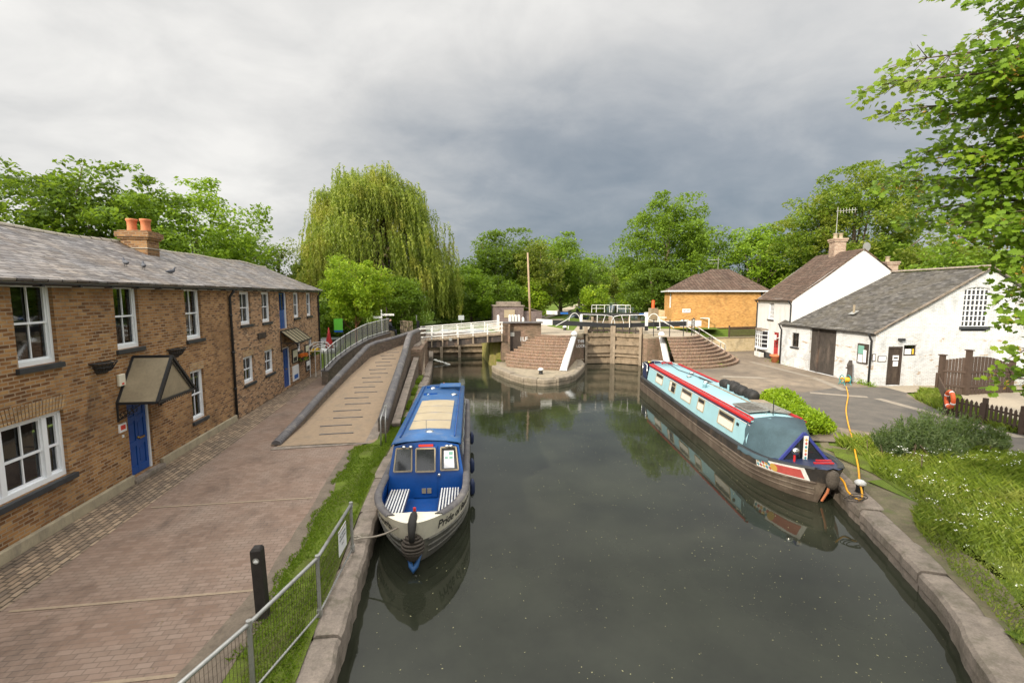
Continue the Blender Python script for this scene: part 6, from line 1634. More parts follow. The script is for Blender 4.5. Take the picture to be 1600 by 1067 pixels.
    for x0, x1, y0, y1 in ((1362, 1367.5, 553, 564), (1371, 1384, 556, 565)):
        r = rect(S, x0, x1, y0, y1); m = MB(); S.box(m, r[0], r[1], 0, .03, r[2], r[3]); q = m.build('wall_sign', 'dark_wood', T)
        m = MB(); S.box(m, r[0]+.035, r[1]-.035, .03, .034, r[2]+.035, r[3]-.035); m.build('sign_face', 'notice_white', q)
    r = rect(S, 1402, 1410, 527, 532); m = MB(); S.box(m, r[0], r[1], .02, .22, r[2], r[2]+.12); m.build('wall_lamp', 'black_paint', T, bevel=.03)
    # roof vent pipe
    p = hit(f(wid/4, 0, (ev+rg)/2+.1), (U*-(rg-ev)+Vector((0, 0, wid/2))).normalized(), 1334, 489)
    m = MB(); m.tube([p-Vector((0, 0, .1)), p+Vector((0, 0, .48))], .06, 10); m.build('vent_pipe', 'stone_pale', rf)
    nn = (U*-(rg-ev)+Vector((0, 0, wid/2))).normalized(); m = MB(); m.obox(p - V*.2 - nn.cross(V)*.2 + nn*.02, V*.4, nn.cross(V)*.4, nn*.02); m.build('vent_flashing', 'galvanised', rf)
    m = MB(); rows = [[f(wid/2+.13*math.cos(q), b, rg+.03+.1*math.sin(q)) for q in [math.pi*k/6 for k in range(7)]] for b in (-.12, ln+.1)]; m.grid(rows); m.build('ridge_cap', 'stone_dark', rf)
m_plain('tarred_boards', (.05, .042, .036), .8, .35, 3, bump=.5, dirt=(.105, .085, .07))
shed()

def cottage():
    A, B_ = G(1232, 571, 0), G(1180, 553, 0)
    d = (B_-A); ang = math.degrees(math.atan2(d.x, d.y)); ln = d.length; wid, ev, rg = 8.2, 4.55, 7.85
    T, f, U, V, O, rf = gabled('white_cottage', 'tall white rendered cottage with brown tiled roof and red front door', (A.x, A.y), ang, wid, ln, ev, rg, None, 'brown_tile', .2, .05)
    Wt = Wall(f(0, ln, 0), f(0, 0, 0), -U); S = Wall(f(0, 0, 0), f(wid, 0, 0), -V)
    def ws(px, py, w): p = hit(w.P0, w.n, px, py); return (p-w.P0).dot(w.u), p.z
    def rect(w, x0, x1, y0, y1):
        a0, _ = ws(x0, (y0+y1)/2, w); a1, _ = ws(x1, (y0+y1)/2, w); _, z1 = ws((x0+x1)/2, y0, w); _, z0 = ws((x0+x1)/2, y1, w); return (min(a0, a1), max(a0, a1), max(z0, 0), z1)
    up = rect(Wt, 1201, 1209, 473, 499); bay = rect(Wt, 1186, 1200, 516, 542); dr = rect(Wt, 1207.5, 1216, 519, 557)
    dr = (dr[0], dr[1], .05, dr[3])
    m = MB(); Wt.mesh(m, 0, ln, 0, ev, [up, bay, dr], .1); S.mesh(m, 0, wid, 0, ev, [], .1); m.poly([f(0, 0, ev), f(wid, 0, ev), f(wid/2, 0, rg-.03)]); m.poly([f(wid, ln, ev), f(0, ln, ev), f(wid/2, ln, rg-.03)]); m.quad(f(wid, ln, 0), f(0, ln, 0), f(0, ln, ev), f(wid, ln, ev)); m.quad(f(wid, 0, 0), f(wid, ln, 0), f(wid, ln, ev), f(wid, 0, ev)); m.build('wall', 'white_render', T)
    window(Wt, T, *up, cols=4, rows=4, sash=False, curtain=0, bar=.03)
    # bay window
    a0, a1, z0, z1 = bay; m = MB(); q = [(a0, 0), (a0+.3, .35), (a1-.3, .35), (a1, 0)]
    for (x0, d0), (x1, d1) in zip(q[:-1], q[1:]):
        A0, A1 = Wt.p(x0, d0, z0), Wt.p(x1, d1, z0); hh = Vector((0, 0, z1-z0)); nc = 3 if x1-x0 > .5 else 1
        for k in range(nc+1): p = A0.lerp(A1, k/nc); m.bar(p, p+hh, .05, .05, up=tuple(Wt.u))
        for k in range(5): m.bar(A0+hh*(k/4), A1+hh*(k/4), .04, .04)
    bw = m.build('bay_window', 'window_white', T)
    m = MB(); m.grid([[Wt.p(x, d_-.02, z) for x, d_ in q] for z in (z1, z0)][::-1]); m.build('pane', 'glass_dark', bw)
    m = MB(); m.add([(*Wt.p(x, d_+(.06 if 0 < i < 3 else 0), z1+dz)[:2], z1+dz) for dz in (.0, .16) for i, (x, d_) in enumerate(q)], [(0,1,5,4), (1,2,6,5), (2,3,7,6), (4,5,6,7)]); m.build('bay_roof', 'stone_dark', bw)
    m = MB(); m.add([(*Wt.p(x, d_+.05, 0)[:2], z0+dz) for dz in (-.12, 0.) for i, (x, d_) in enumerate(q)], [(0,1,5,4), (1,2,6,5), (2,3,7,6), (4,5,6,7)]); m.build('bay_sill', 'window_white', bw)
    m = MB(); Wt.box(m, dr[0]+.05, dr[1]-.05, -.1, -.06, dr[2], dr[2]+(dr[3]-dr[2])*.45); 
    for k in range(4): x = dr[0]+.05+(dr[1]-dr[0]-.15)*k/3; Wt.box(m, x, x+.06, -.1, -.055, dr[2]+.9, dr[3])
    Wt.box(m, dr[0]+.05, dr[1]-.05, -.1, -.053, dr[3]-.12, dr[3]-.02); Wt.box(m, dr[0]+.05, dr[1]-.05, -.1, -.052, dr[2]+1.35, dr[2]+1.42)
    dd = m.build('front_door', 'red_paint', T)
    m = MB(); Wt.face(m, dr[0], dr[1], dr[2]+.8, dr[3], -.085); m.build('door_pane', 'glass_dark', dd)
    m = MB(); Wt.box(m, dr[1]+.15, dr[1]+.2, 0, .35, 1.7, 1.75); Wt.box(m, dr[1]+.1, dr[1]+.26, .25, .42, 1.6, 1.95); m.build('wall_lantern', 'white_paint', T)
    m = MB(); Wt.box(m, .4, dr[0]-.2, .0, .03, .02, .45); m.build('plinth', 'black_paint', T)
    m = MB(); gutter(m, f(-.25, ln, ev-.12), f(-.25, -.0, ev-.12), .06); m.build('gutter', 'black_paint', T)
    for a in (.06, ln-.06): m = MB(); m.tube([Wt.p(a, .25, ev-.15), Wt.p(a, .06, ev-.4), Wt.p(a, .06, .05 if a < 1 else 2.9)], .045, 8); m.build('downpipe', 'black_paint', T)
    # chimneys
    def stack(px, pyb, pyt, back, lab, w=.75, pots=2):
        b = None
        p = hit(f(wid/2, 0, 0), U, px, pyb) if not back else hit(f(0, ln*.7, 0), V, px, pyb)
        zt = hit(p, V, px, pyt).z
        m = MB(); z0 = p.z-1.3
        q = lambda a, b_, z: p + U*a + V*b_ + Vector((0, 0, z-p.z))
        m.obox(q(-w/2, -w/2, z0), U*w, V*w, Vector((0, 0, zt-.45-z0))); m.obox(q(-w/2-.06, -w/2-.06, zt-.62), U*(w+.12), V*(w+.12), Vector((0, 0, .12))); m.obox(q(-w/2-.1, -w/2-.1, zt-.5), U*(w+.2), V*(w+.2), Vector((0, 0, .12)))
        c = m.build('chimney', 'chimney_brick', T)
        for k in range(pots):
            o = q((k-.5)*.36, 0, zt-.4); m = MB(); m.lathe(o, [(.16, 0), (.14, .05), (.13, .34), (.16, .36), (.16, .4)], 12); m.build('chimney_pot', 'tan_panel', c, smooth=True)
        return q, zt, c
    q, zt, c = stack(1308, 392, 365, False, '')
    m = MB(); m.tube([q(0, .3, zt-.6), q(0, .3, zt+1.9)], .025, 6); m.tube([q(-.1, .3, zt+1.6), q(1.1, .0, zt+1.65)], .02, 5)
    for k in range(7): x = k*.17; m.tube([q(x, .3-.04*k, zt+1.45), q(x, .3-.04*k, zt+1.8)], .012, 4)
    m.build('tv_aerial', 'galvanised', c)
    stack(1390, 418, 401, True, '', .7, 1)
    # satellite dish by the gable apex
    p = hit(f(wid*.55, .1, 7), V, 1352, 386); m = MB(); m.lathe(p, [(.05, 0), (.2, .03), (.3, .1)], 12); c0 = Vector(p); m.v = [tuple(c0 + Vector((x-c0.x, -(z-c0.z)*1.0, (y-c0.y)))) for x, y, z in m.v]; m.tube([p, p+Vector((-.1, .1, -.7))], .025, 5); m.build('satellite_dish', 'galvanised', T)
m_brick('chimney_brick', [(.2, (.2, .12, .09)), (.5, (.34, .22, .16)), (.8, (.45, .36, .27))], (.4, .35, .28), bump=.4)
cottage()

def yellow_house():
    T = thing('yellow_brick_house', (20.6, 38, 0), 'yellow brick house with hipped brown tiled roof beyond the curved steps', 'building')
    ang = 14; O = Vector((20.35, 38.2, 0)); U = Vector((math.cos(R(2)), -math.sin(R(2)), 0)); V = Vector((math.sin(R(22)), math.cos(R(22)), 0)); f = lambda a, b, z: O + U*a + V*b + Vector((0, 0, z)); w, l, ev = 9.2, 7., 5.2
    S = Wall(f(0, 0, 0), f(w, 0, 0)); Wt = Wall(f(0, l, 0), f(0, 0, 0)); win = (l-2.6, l-.9, 3.6, 5.0)
    m = MB(); S.mesh(m, 0, w, 0, ev, []); Wt.mesh(m, 0, l, 0, ev, [win]); m.quad(f(w, 0, 0), f(w, l, 0), f(w, l, ev), f(w, 0, ev)); m.build('wall', 'yellow_brick', T)
    window(Wt, T, *win, cols=3, rows=1, sash=False, sill=None, bar=.06)
    m = MB(); o = .35; E = [f(-o, -o, ev-.05), f(w+o, -o, ev-.05), f(w+o, l+o, ev-.05), f(-o, l+o, ev-.05)]; R1, R2 = f(4.3, 3.4, 7.3), f(6.2, 3.4, 7.3)
    P1 = f(2.2, 2.6, 6.9)
    m.add(E+[R1, R2], [(0, 1, 5, 4), (1, 2, 5), (2, 3, 4, 5), (3, 0, 4)]); r = m.build('roof', 'brown_tile', T, solid=.08)
    m = MB(); m.add([f(-o, 1.2, ev), f(3.4, 1.2, ev+.3), f(2.6, 3.2, 6.8), f(3.6, 3.2, 6.85), f(-o, 5.2, ev), f(3.4, 5.2, ev)], [(0, 1, 3, 2), (0, 2, 4), (2, 3, 5, 4)]); m.build('side_roof', 'brown_tile', r)
    m = MB(); m.bar(E[0], E[1], .1, .12); m.bar(E[0], E[3], .1, .12); m.build('fascia', 'window_white', T)
    m = MB(); m.tube([f(w-.6, -.08, ev), f(w-.6, -.08, 0)], .06, 8); m.build('downpipe', 'black_paint', T)
    p = hit(f(0, 0, 0), S.n, 1066, 488.5); a = (p-O).dot(U)
    m = MB(); S.box(m, a, a+.75, 0, .04, p.z, p.z+.34); s = m.build('name_sign', 'notice_white', T)
    m = MB(); text_on(m, 'N° 37', .24, S.p(a+.375, .045, p.z+.17), S.u, (0, 0, 1), True); m.build('sign_lettering', 'ink', s)
    m = MB(); c = f(5.2, 4.4, 7.2); m.tube([c, c+Vector((0, 0, 1.3))], .03, 5); m.tube([c+Vector((-1.2, 0, 1.0)), c+Vector((.2, 0, 1.1))], .025, 5); m.tube([c+Vector((-1.0, 0, .7)), c+Vector((.1, 0, .75))], .02, 5); m.build('tv_aerial', 'galvanised', r)
yellow_house()

# ================================================================== YARD THINGS
def yard_things():
    # brown panel fence
    P1, P2, P3 = Vector((24.3, 18.7, 0)), Vector((25.3, 17.75, 0)), G(1577, 613, 0); P2 = G(1508, 617, 0)
    T = thing('panel_fence', tuple(P1), 'brown close-boarded fence with two tall posts in front of the white shed', 'fence')
    for p, h in ((P1, 1.85), (P2, 2.15), (P3, 1.55)): m = MB(); m.box(p.x-.09, p.x+.09, p.y-.09, p.y+.09, 0, h); m.box(p.x-.13, p.x+.13, p.y-.13, p.y+.13, h, h+.05); m.build('post', 'brown_fence', T)
    for a, b, h0, h1, sag in ((P1, P2, 1.62, 1.85, .0), (P2, P3, 1.85, 1.35, .18)):
        m = MB(); n = int((b-a).length/.11)
        for k in range(n):
            t = (k+.5)/n; p = a.lerp(b, t); d = (b-a).normalized(); h = h0+(h1-h0)*t + sag*math.sin(math.pi*t); m.obox(p-d*.052, d*.104, Vector((d.y, -d.x, 0))*.02*(1 if k % 2 else -1), Vector((0, 0, h)))
        for z in (.4, 1.1): m.bar(a+Vector((d.y*.04, -d.x*.04, z)), b+Vector((d.y*.04, -d.x*.04, z)), .05, .09)
        m.build('boarding', 'brown_fence', T)
    # picket fence
    line = [Vector((24.1, 18.6, 0)), G(1480, 650, 0), G(1540, 664, 0), G(1600, 680, 0), G(1600, 680, 0)+Vector((1.2, -2.2, 0))]
    T = thing('picket_fence', tuple(line[0]), 'brown picket fence with pointed tops running from the white shed to the right edge', 'fence')
    m = MB(); tot = 0
    for a, b in zip(line[:-1], line[1:]):
        d = (b-a).normalized(); n = int((b-a).length/.155); nr = Vector((d.y, -d.x, 0))
        for k in range(n):
            p = a + d*.155*k; h = .84 + .02*math.sin(k*5.1); w = .045
            q = [p-d*w, p+d*w]; z = [(q[0], .06), (q[1], .06), (q[1], h-.07), (p, h), (q[0], h-.07)]
            f0 = [(v.x, v.y, zz) for v, zz in z]; f1 = [(v.x+nr.x*.02, v.y+nr.y*.02, zz) for v, zz in z]
            m.add(f0+f1, [(4,3,2,1,0), (5,6,7,8,9)] + [(i, (i+1) % 5, 5+(i+1) % 5, 5+i) for i in range(5)])
        for z in (.25, .62): m.bar(a - nr*.025 + Vector((0, 0, z)), b - nr*.025 + Vector((0, 0, z)), .035, .07)
    m.build('pickets', 'brown_fence', T)
    for p in line: m = MB(); m.box(p.x-.06, p.x+.06, p.y+.02, p.y+.14, 0, 1.0); m.build('post', 'brown_fence', T)
    # life ring hung on the picket fence
    c = GY(1484, 624, 14.75); T = thing('life_ring', tuple(c), 'orange life ring hung on the picket fence', 'life ring')
    nx = Vector((.55, .83, 0)); nz = Vector((0, 0, 1)); m = MB(); m.tube([c + nx*.30*math.cos(q) + nz*.30*math.sin(q) for q in [2*math.pi*k/28 for k in range(29)]], .075, 10, cap=False); m.build('ring', 'orange_ring', T, smooth=True)
    for q0 in (.4, 1.97, 3.5, 5.1):
        m = MB(); m.tube([c + nx*.30*math.cos(q) + nz*.30*math.sin(q) for q in (q0-.1, q0, q0+.1)], .080, 10); m.build('band', 'notice_white', T, smooth=True)
    # hose reel, yellow hose, post
    p = G(1320, 601, 0); T = thing('hose_reel', tuple(p), 'teal hose reel wound with yellow hose in front of the white shed wall', 'hose reel')
    m = MB(); ax = Vector((.95, -.3, 0)); 
    for s in (-.16, .16):
        o = p + ax*s + Vector((0, 0, .30)); m.tube([o + Vector((.22*math.cos(q)*.3, .22*math.cos(q)*.95, .22*math.sin(q))) for q in [2*math.pi*k/16 for k in range(17)]], .02, 5); m.tube([o, (o.x, o.y-.2, 0)], .02, 5); m.tube([o, (o.x, o.y+.2, 0)], .02, 5)
    m.build('reel_frame', 'teal_plastic', T)
    m = MB(); m.tube([p + ax*(-.14+.28*k/60) + Vector((0, .11*math.cos(k*.9), .28+.11*math.sin(k*.9))) for k in range(61)], .03, 6); m.build('wound_hose', 'yellow_hose', T, smooth=True)
    pts = [G(1322, 604, .05), G(1325, 618, .03), G(1322, 640, .03), G(1326, 665, .03), G(1334, 690, .05), G(1336, 705, .05), G(1341, 730, .05), G(1343, 752, .1), G(1347, 772, -.02), G(1342, 781, -.04), G(1325, 768, .02), G(1318, 752, .2), G(1306, 741, .38)]
    # smooth
    out = []
    for i in range(len(pts)-1):
        p0, p1, p2, p3 = pts[max(i-1, 0)], pts[i], pts[i+1], pts[min(i+2, len(pts)-1)]
        for k in range(8):
            t = k/8; out.append(.5*((2*p1) + (-p0+p2)*t + (2*p0-5*p1+4*p2-p3)*t*t + (-p0+3*p1-3*p2+p3)*t**3))
    m = MB(); m.tube(out + [pts[-1]], .024, 6); tag(m.build('garden_hose', 'yellow_hose', smooth=True), 'long yellow hose snaking from the reel over the yard to the light blue boat', 'hose')
    b = G(1330, 782, -.04); m = MB(); m.tube([b + Vector((.22*math.cos(q)+.015*q, .13*math.sin(q), .01+.006*q)) for q in [k*.35 for k in range(50)]], .012, 5); tag(m.build('rope_coil', 'rope_dark', smooth=True), 'dark coil of thin rope lying on the right kerb below the bollard', 'rope')
    p = G(1326, 598, 0); m = MB(); m.tube([p, p+Vector((.02, 0, .7)), p+Vector((-.02, 0, 1.0)), p+Vector((.03, 0, 1.25))], [.15, .12, .13, .07], 8); m.tube([p+Vector((0, 0, .8)), p+Vector((-.25, 0, .85))], .04, 6); tag(m.build('wooden_post', 'tarred_boards'), 'rugged dark wooden stump post behind the hose reel', 'post')
    # pots by the cottage
    p = G(1212, 566, 0); T = thing('plant_pot', tuple(p), 'large terracotta pot beside the red cottage door', 'pot'); m = MB(); m.lathe(p, [(.26, 0), (.36, .42), (.42, .43), (.42, .55), (.36, .55), (.34, .48)], 18); m.build('pot', 'terracotta', T, smooth=True)
    p = G(1186, 558, 0); T = thing('planter', tuple(p), 'white trough planter below the cottage bay window', 'planter'); m = MB(); d = Vector((.32, 1.0, 0)).normalized(); m.obox(p-d*.1, -d*1.2*-1, Vector((.9, -.2, 0))*.35, Vector((0, 0, .36))); m.build('trough', 'white_paint', T, bevel=.03)
    # metal rails at far right
    T = thing('metal_railing', tuple(G(1600, 606, 0)), 'low grey metal railing at the far right edge behind the brown fence', 'railing'); m = MB(); a, b_ = G(1582, 604, 0), G(1625, 612, 0); d = (b_-a)
    m.tube([a+Vector((0, 0, 1)), b_+Vector((0, 0, 1))], .02, 5); m.tube([a+Vector((0, 0, .1)), b_+Vector((0, 0, .1))], .02, 5)
    for k in range(14): q = a+d*k/13; m.tube([q+Vector((0, 0, .1)), q+Vector((0, 0, 1))], .01, 4)
    m.build('bars', 'galvanised', T)
yard_things()

# ================================================================== LEFT FOREGROUND THINGS
def mesh_barrier():
    pts = [(-2.62, 4.4), (-2.37, 5.75), (-1.93, 7.05), (-1.80, 8.75)]; P = [Vector((x, y, 0)) for x, y in pts]
    P = [Vector((-2.85, 4.2, 0)), G(396, 1085, 0), G(500, 962, 0), G(551, 861, 0)]
    T = thing('mesh_barrier', tuple(P[2]), 'galvanised tubular railing with wire mesh along the left quay', 'railing')
    hz = .92
    m = MB(); m.tube([p+Vector((0, 0, hz)) for p in P], .027, 8); m.tube([p+Vector((0, 0, .06)) for p in P], .017, 6); m.build('top_rail', 'galvanised', T, smooth=True)
    for i, p in enumerate(P): 
        m = MB(); m.box(p.x-.022, p.x+.022, p.y-.022, p.y+.022, 0, hz+.0); m.box(p.x-.035, p.x+.035, p.y-.035, p.y+.035, 0, .12); m.tube([p+Vector((0, 0, hz-.05)), p+Vector((0, 0, hz+.045))], .034, 8); m.build('post', 'galvanised', T)
    m = MB()
    for a, b in zip(P[:-1], P[1:]):
        L = (b-a).length; n = int(L/.05)
        for k in range(1, n): q = a.lerp(b, k/n); m.tube([q+Vector((0, 0, .06)), q+Vector((0, 0, hz-.02))], .0028, 3, cap=False)
        for k in range(1, 7): z = .06+(hz-.08)*k/7; m.tube([a+Vector((0, 0, z)), b+Vector((0, 0, z))], .0024, 3, cap=False)
    m.build('wire_mesh', 'mesh_wire', T)
    a, b = P[2], P[3]; d = (b-a).normalized(); n = Vector((-d.y, d.x, 0)) * -1
    n = Vector((d.y, -d.x, 0)); n = -n if n.y > 0 else n
    T = thing('safety_notice', tuple(a.lerp(b, .62)), 'white printed notice hung on the mesh of the quay railing', 'sign')
    # notice hangs on the path side
    pn = -Vector((d.y, -d.x, 0)); o = a.lerp(b, .50) + Vector((0, 0, .40)) + Vector((d.y, -d.x, 0))*.03
    w, h = .42, .44; side = Vector((d.y, -d.x, 0))
    m = MB(); m.obox(o, d*w, side*.006, Vector((0, 0, h))); q = m.build('board', 'notice_white', T)
    m = MB(); m.obox(o-side*.003+Vector((0, 0, h-.04)), d*w, side*.012, Vector((0, 0, .02))); m.build('top_strip', 'tan_panel', q)
    m = MB(); m2 = MB()
    for s_, mm in ((1, m), (-1, m)):
        off = o + d*w/2 + side*(.009 if s_ > 0 else -.004)
        for tx, z, sz in (('ALL VISITORS', .32, .055), ('PLEASE REPORT', .25, .05), ('ONLY', .15, .05)): text_on(mm, tx, sz, off+Vector((0, 0, z)), d*s_, (0, 0, 1), True)
    m.build('print', 'ink', q)
m_plain('mesh_wire', (.07, .05, .035), .7, .3, 8, bump=0)
mesh_barrier()
def marker():
    p = G(412, 966, 0); T = thing('waymarker_post', tuple(p), 'black wooden waymarker post with a round white arrow disc on the grass edge', 'post')
    lean = Vector((-.055, .05, 0)); h = 1.12; w = .075
    m = MB(); lo = [p+Vector((x*w, y*w, -.05)) for x, y in ((-1, -1), (1, -1), (1, 1), (-1, 1))]; hi = [v + lean + Vector((0, 0, h)) for v in lo]; top = [v + Vector((0, 0, .04)) + (Vector((p.x, p.y, 0))+lean-Vector((v.x, v.y, 0)))*.35 for v in hi]
    m.add(lo+hi+top, [(0,1,5,4), (1,2,6,5), (2,3,7,6), (3,0,4,7), (4,5,9,8), (5,6,10,9), (6,7,11,10), (7,4,8,11), (8,9,10,11)]); m.build('shaft', 'dark_post', T, bevel=.006)
    c = p + lean*.85 + Vector((0, -w-.004, h*.83)); n = 20
    m = MB(); m.poly([c + Vector((.045*math.cos(q), 0, .045*math.sin(q))) for q in [2*math.pi*k/n for k in range(n)]]); m.add([v - Vector((0, -.004, 0)) for v in [c]*3], []); d = m.build('disc', 'galvanised', T)
    m = MB(); m.poly([c + Vector((x, -.003, z)) for x, z in ((-.03, -.022), (.03, -.022), (.03, .0), (.0, .03), (-.03, 0))]); m.build('arrow', 'notice_white', d)
m_plain('dark_post', (.022, .018, .016), .65, .4, 6, bump=.5, dirt=(.04, .035, .028))
marker()

# ================================================================== GARDEN BEYOND THE RAMP
def garden():
    # glazed fence on the low wall left of the ramp
    B = [Vector((-6.25, 25.3, .72)), Vector((-6.15, 27.2, 1.02)), Vector((-5.7, 29.2, 1.42)), Vector((-5.0, 31.0, 1.82)), Vector((-4.35, 33.0, 1.95)), Vector((-3.9, 34.6, 2.0))]
    T = thing('glazed_fence', tuple(B[0]), 'white glazed railing with black posts stepping up the low wall beside the ramp', 'fence')
    m = MB(); tab = []; s = 0
    for i, p in enumerate(B):
        if i: s += (B[i]-B[i-1]).length
        tab.append((s, p.x, p.y, p.z))
    w = MB(); sweep_wall(w, tab, .16, lambda s: -.05); w.build('low_wall', 'ramp_brick', T)
    w = MB(); rows = []
    c = MB(); sweep_wall(c, [(a, x, y, z+.07) for a, x, y, z in tab], .2, lambda s_: lerp_tab(s_, tab)[2]); c.build('wall_cap', 'coping_blue', T)
    n = 14; pts = []
    for k in range(n+1): x, y, z = lerp_tab(s*k/n, tab); pts.append(Vector((x, y, z+.07)))
    for p in pts: m = MB(); m.box(p.x-.022, p.x+.022, p.y-.022, p.y+.022, p.z, p.z+1.06); m.build('post', 'black_paint', T)
    m = MB(); m.tube([p+Vector((0, 0, 1.0)) for p in pts], .022, 6); m.tube([p+Vector((0, 0, .12)) for p in pts], .018, 6); m.build('white_rail', 'white_paint', T)
    m = MB()
    for a, b in zip(pts[:-1], pts[1:]): m.quad(a+Vector((0, 0, .15)), b+Vector((0, 0, .15)), b+Vector((0, 0, .97)), a+Vector((0, 0, .97)))
    m.build('panel', 'milky_panel', T)
    T = thing('ornate_gate', (-6.9, 27.6, 0), 'white wrought iron garden gate with curled arch beside the terrace end', 'gate')
    m = MB(); c = Vector((-6.95, 27.4, .9))
    for k in range(3): r = .62-.17*k; m.tube([c + Vector((r*math.cos(q), .1*math.cos(q), .75+r*.75*math.sin(q))) for q in [math.pi*i/14 for i in range(15)]], .022, 5)
    for x in (-.6, -.3, 0, .3, .6): m.tube([c+Vector((x, 0, -.8)), c+Vector((x, 0, .75+.2*(1-abs(x))))], .018, 5)
    for x in (-.3, .3): m.tube([c + Vector((x+.16*math.cos(q), 0, 1.1+.12*math.sin(q))) for q in [2*math.pi*i/10 for i in range(11)]], .016, 5)
    m.tube([c+Vector((-.6, 0, .7)), c+Vector((.6, 0, .7))], .02, 5); m.build('ironwork', 'white_paint', T)
    # green banner, parasol, sign posts, car
    p = GY(532, 508, 33); T = thing('banner_sign', (p.x, 33, 0), 'bright green hanging sign board beyond the terrace corner', 'sign')
    m = MB(); a = GY(522, 516, 33); b = GY(535, 498, 33); m.box(a.x, b.x, 33, 33.03, a.z, b.z); s_ = m.build('board', 'banner_green', T); m = MB(); m.box(a.x, b.x, 32.995, 33.035, a.z-.14, a.z); m.build('blue_strip', 'sign_blue', s_)
    m = MB(); m.tube([(b.x, 33.05, 0), (b.x, 33.05, b.z)], .03, 6); m.build('sign_pole', 'black_paint', T)
    p = GY(514, 528, 34); T = thing('closed_parasol', (p.x, 34, 0), 'closed red parasol with white lettering in the garden', 'parasol')
    m = MB(); m.tube([(p.x, 34, 1.0), (p.x, 34, 1.35), (p.x, 34, 1.9), (p.x, 34, 2.5)], [.32, .25, .13, .03], 8); m.build('canopy', 'red_paint', T, smooth=True); m = MB(); m.tube([(p.x, 34, 0), (p.x, 34, 1.1)], .03, 6); m.build('pole', 'white_paint', T)
    for px, pt, pb, lab, mt in ((597, 484, 523, 'white fingerpost with arms at the head of the ramp', 'white_paint'), (605, 480, 522, 'dark metal signpost beside the white fingerpost', 'steel_dark')):
        Y = 34.8 if px == 597 else 35.2; a = GY(px, pb, Y); b = GY(px, pt, Y); T = thing('signpost', (a.x, Y, 1.5), lab, 'signpost')
        m = MB(); m.tube([(a.x, Y, 1.5), (a.x, Y, b.z)], .04, 7); m.build('pole', mt, T)
        if px == 597:
            m = MB(); m.box(a.x-.6, a.x+.05, Y-.05, Y-.02, b.z-.65, b.z-.48); m.box(a.x-.05, a.x+.9, Y+.02, Y+.05, b.z-.45, b.z-.3); m.build('arm', mt, T)
    p = GY(512, 540, 35.5); T = thing('parked_car', (p.x, 35.5, 0), 'silver car parked beyond the garden gate', 'car')
    o = Vector((p.x-1.2, 35.6, 0)); 
    def cs(x, pr): return [o + Vector((x, y, z)) for y, z in pr]
    m = MB(); prof = [(0, .55), (.1, .78), (.9, .95), (1.4, 1.38), (2.7, 1.42), (3.4, 1.0), (4.1, .92), (4.2, .5), (4.1, .3), (0.1, .3)]
    n = len(prof); L = [o+Vector((0, y, z)) for y, z in prof]; Rr = [o+Vector((1.7, y, z)) for y, z in prof]; Li = [q + Vector((.15 if q.z > 1.2 else 0, 0, 0)) for q in L]; Ri = [q - Vector((.15 if q.z > 1.2 else 0, 0, 0)) for q in Rr]
    m.add(Li+Ri, [tuple(range(n)), tuple(reversed(range(n, 2*n)))] + [(i, n+i, n+(i+1) % n, (i+1) % n) for i in range(n)]); m.build('body', 'car_silver', T, bevel=.05)
    m = MB(); m.quad(o+Vector((.1, .93, .98)), o+Vector((1.6, .93, .98)), o+Vector((1.5, 1.36, 1.37)), o+Vector((.2, 1.36, 1.37))); m.build('windscreen', 'glass_dark', T)
    for y in (.8, 3.4):
        for x in (0, 1.55): m = MB(); m.tube([o+Vector((x, y, .3)), o+Vector((x+.17, y, .3))], .3, 14); m.build('wheel', 'rubber', T)
    p = GY(610, 517, 36.5); T = thing('person', (p.x, 36.5, 1.6), 'person in dark clothes sitting at the top of the ramp beside a bicycle', 'person')
    z = 1.6; x = p.x; m = MB()
    m.tube([(x+.45, 36.3, z+.05), (x+.4, 36.35, z+.45), (x, 36.5, z+.5), (x-.02, 36.5, z+.75), (x-.02, 36.5, z+1.0), (x, 36.48, z+1.1)], [.06, .08, .14, .18, .17, .07], 9)
    m.tube([(x+.45, 36.6, z+.05), (x+.4, 36.6, z+.45), (x, 36.55, z+.5)], [.06, .08, .12], 8); m.tube([(x, 36.3, z+1.0), (x+.15, 36.25, z+.75), (x+.35, 36.3, z+.68)], [.06, .05, .04], 7); body = m.build('body', 'clothes_dark', T, smooth=True)
    m = MB(); m.ell((x+.02, 36.48, z+1.25), (.09, .085, .12), 10, 8); m.build('head', 'skin', T, smooth=True); m = MB(); m.ell((x, 36.5, z+1.29), (.10, .1, .11), 10, 8); m.build('hair', 'rubber', T, smooth=True)
    m = MB(); m.box(x-.4, x+.3, 36.35, 36.75, 1.6, 2.05); tag(m.build('bench_block', 'weathered_wood'), 'low wooden seat under the person at the head of the ramp', 'seat')
    # slatted side fence and table at the ramp head
    T = thing('landing_railing', (x+.9, 36, 1.6), 'pale timber railing panel behind the seated person', 'railing'); m = MB()
    a, b = Vector((x+.7, 37.6, 1.6)), Vector((x+1.7, 36.0, 1.6))
    for k in range(9): q = a.lerp(b, k/8); m.box(q.x-.03, q.x+.03, q.y-.03, q.y+.03, 1.6, 2.75)
    m.bar(a+Vector((0, 0, 1.15)), b+Vector((0, 0, 1.15)), .06, .06); m.bar(a+Vector((0, 0, .2)), b+Vector((0, 0, .2)), .06, .06); m.build('panel', 'weathered_wood', T)
m_plain('banner_green', (.13, .50, .05), .5, .1, 2, bump=0)
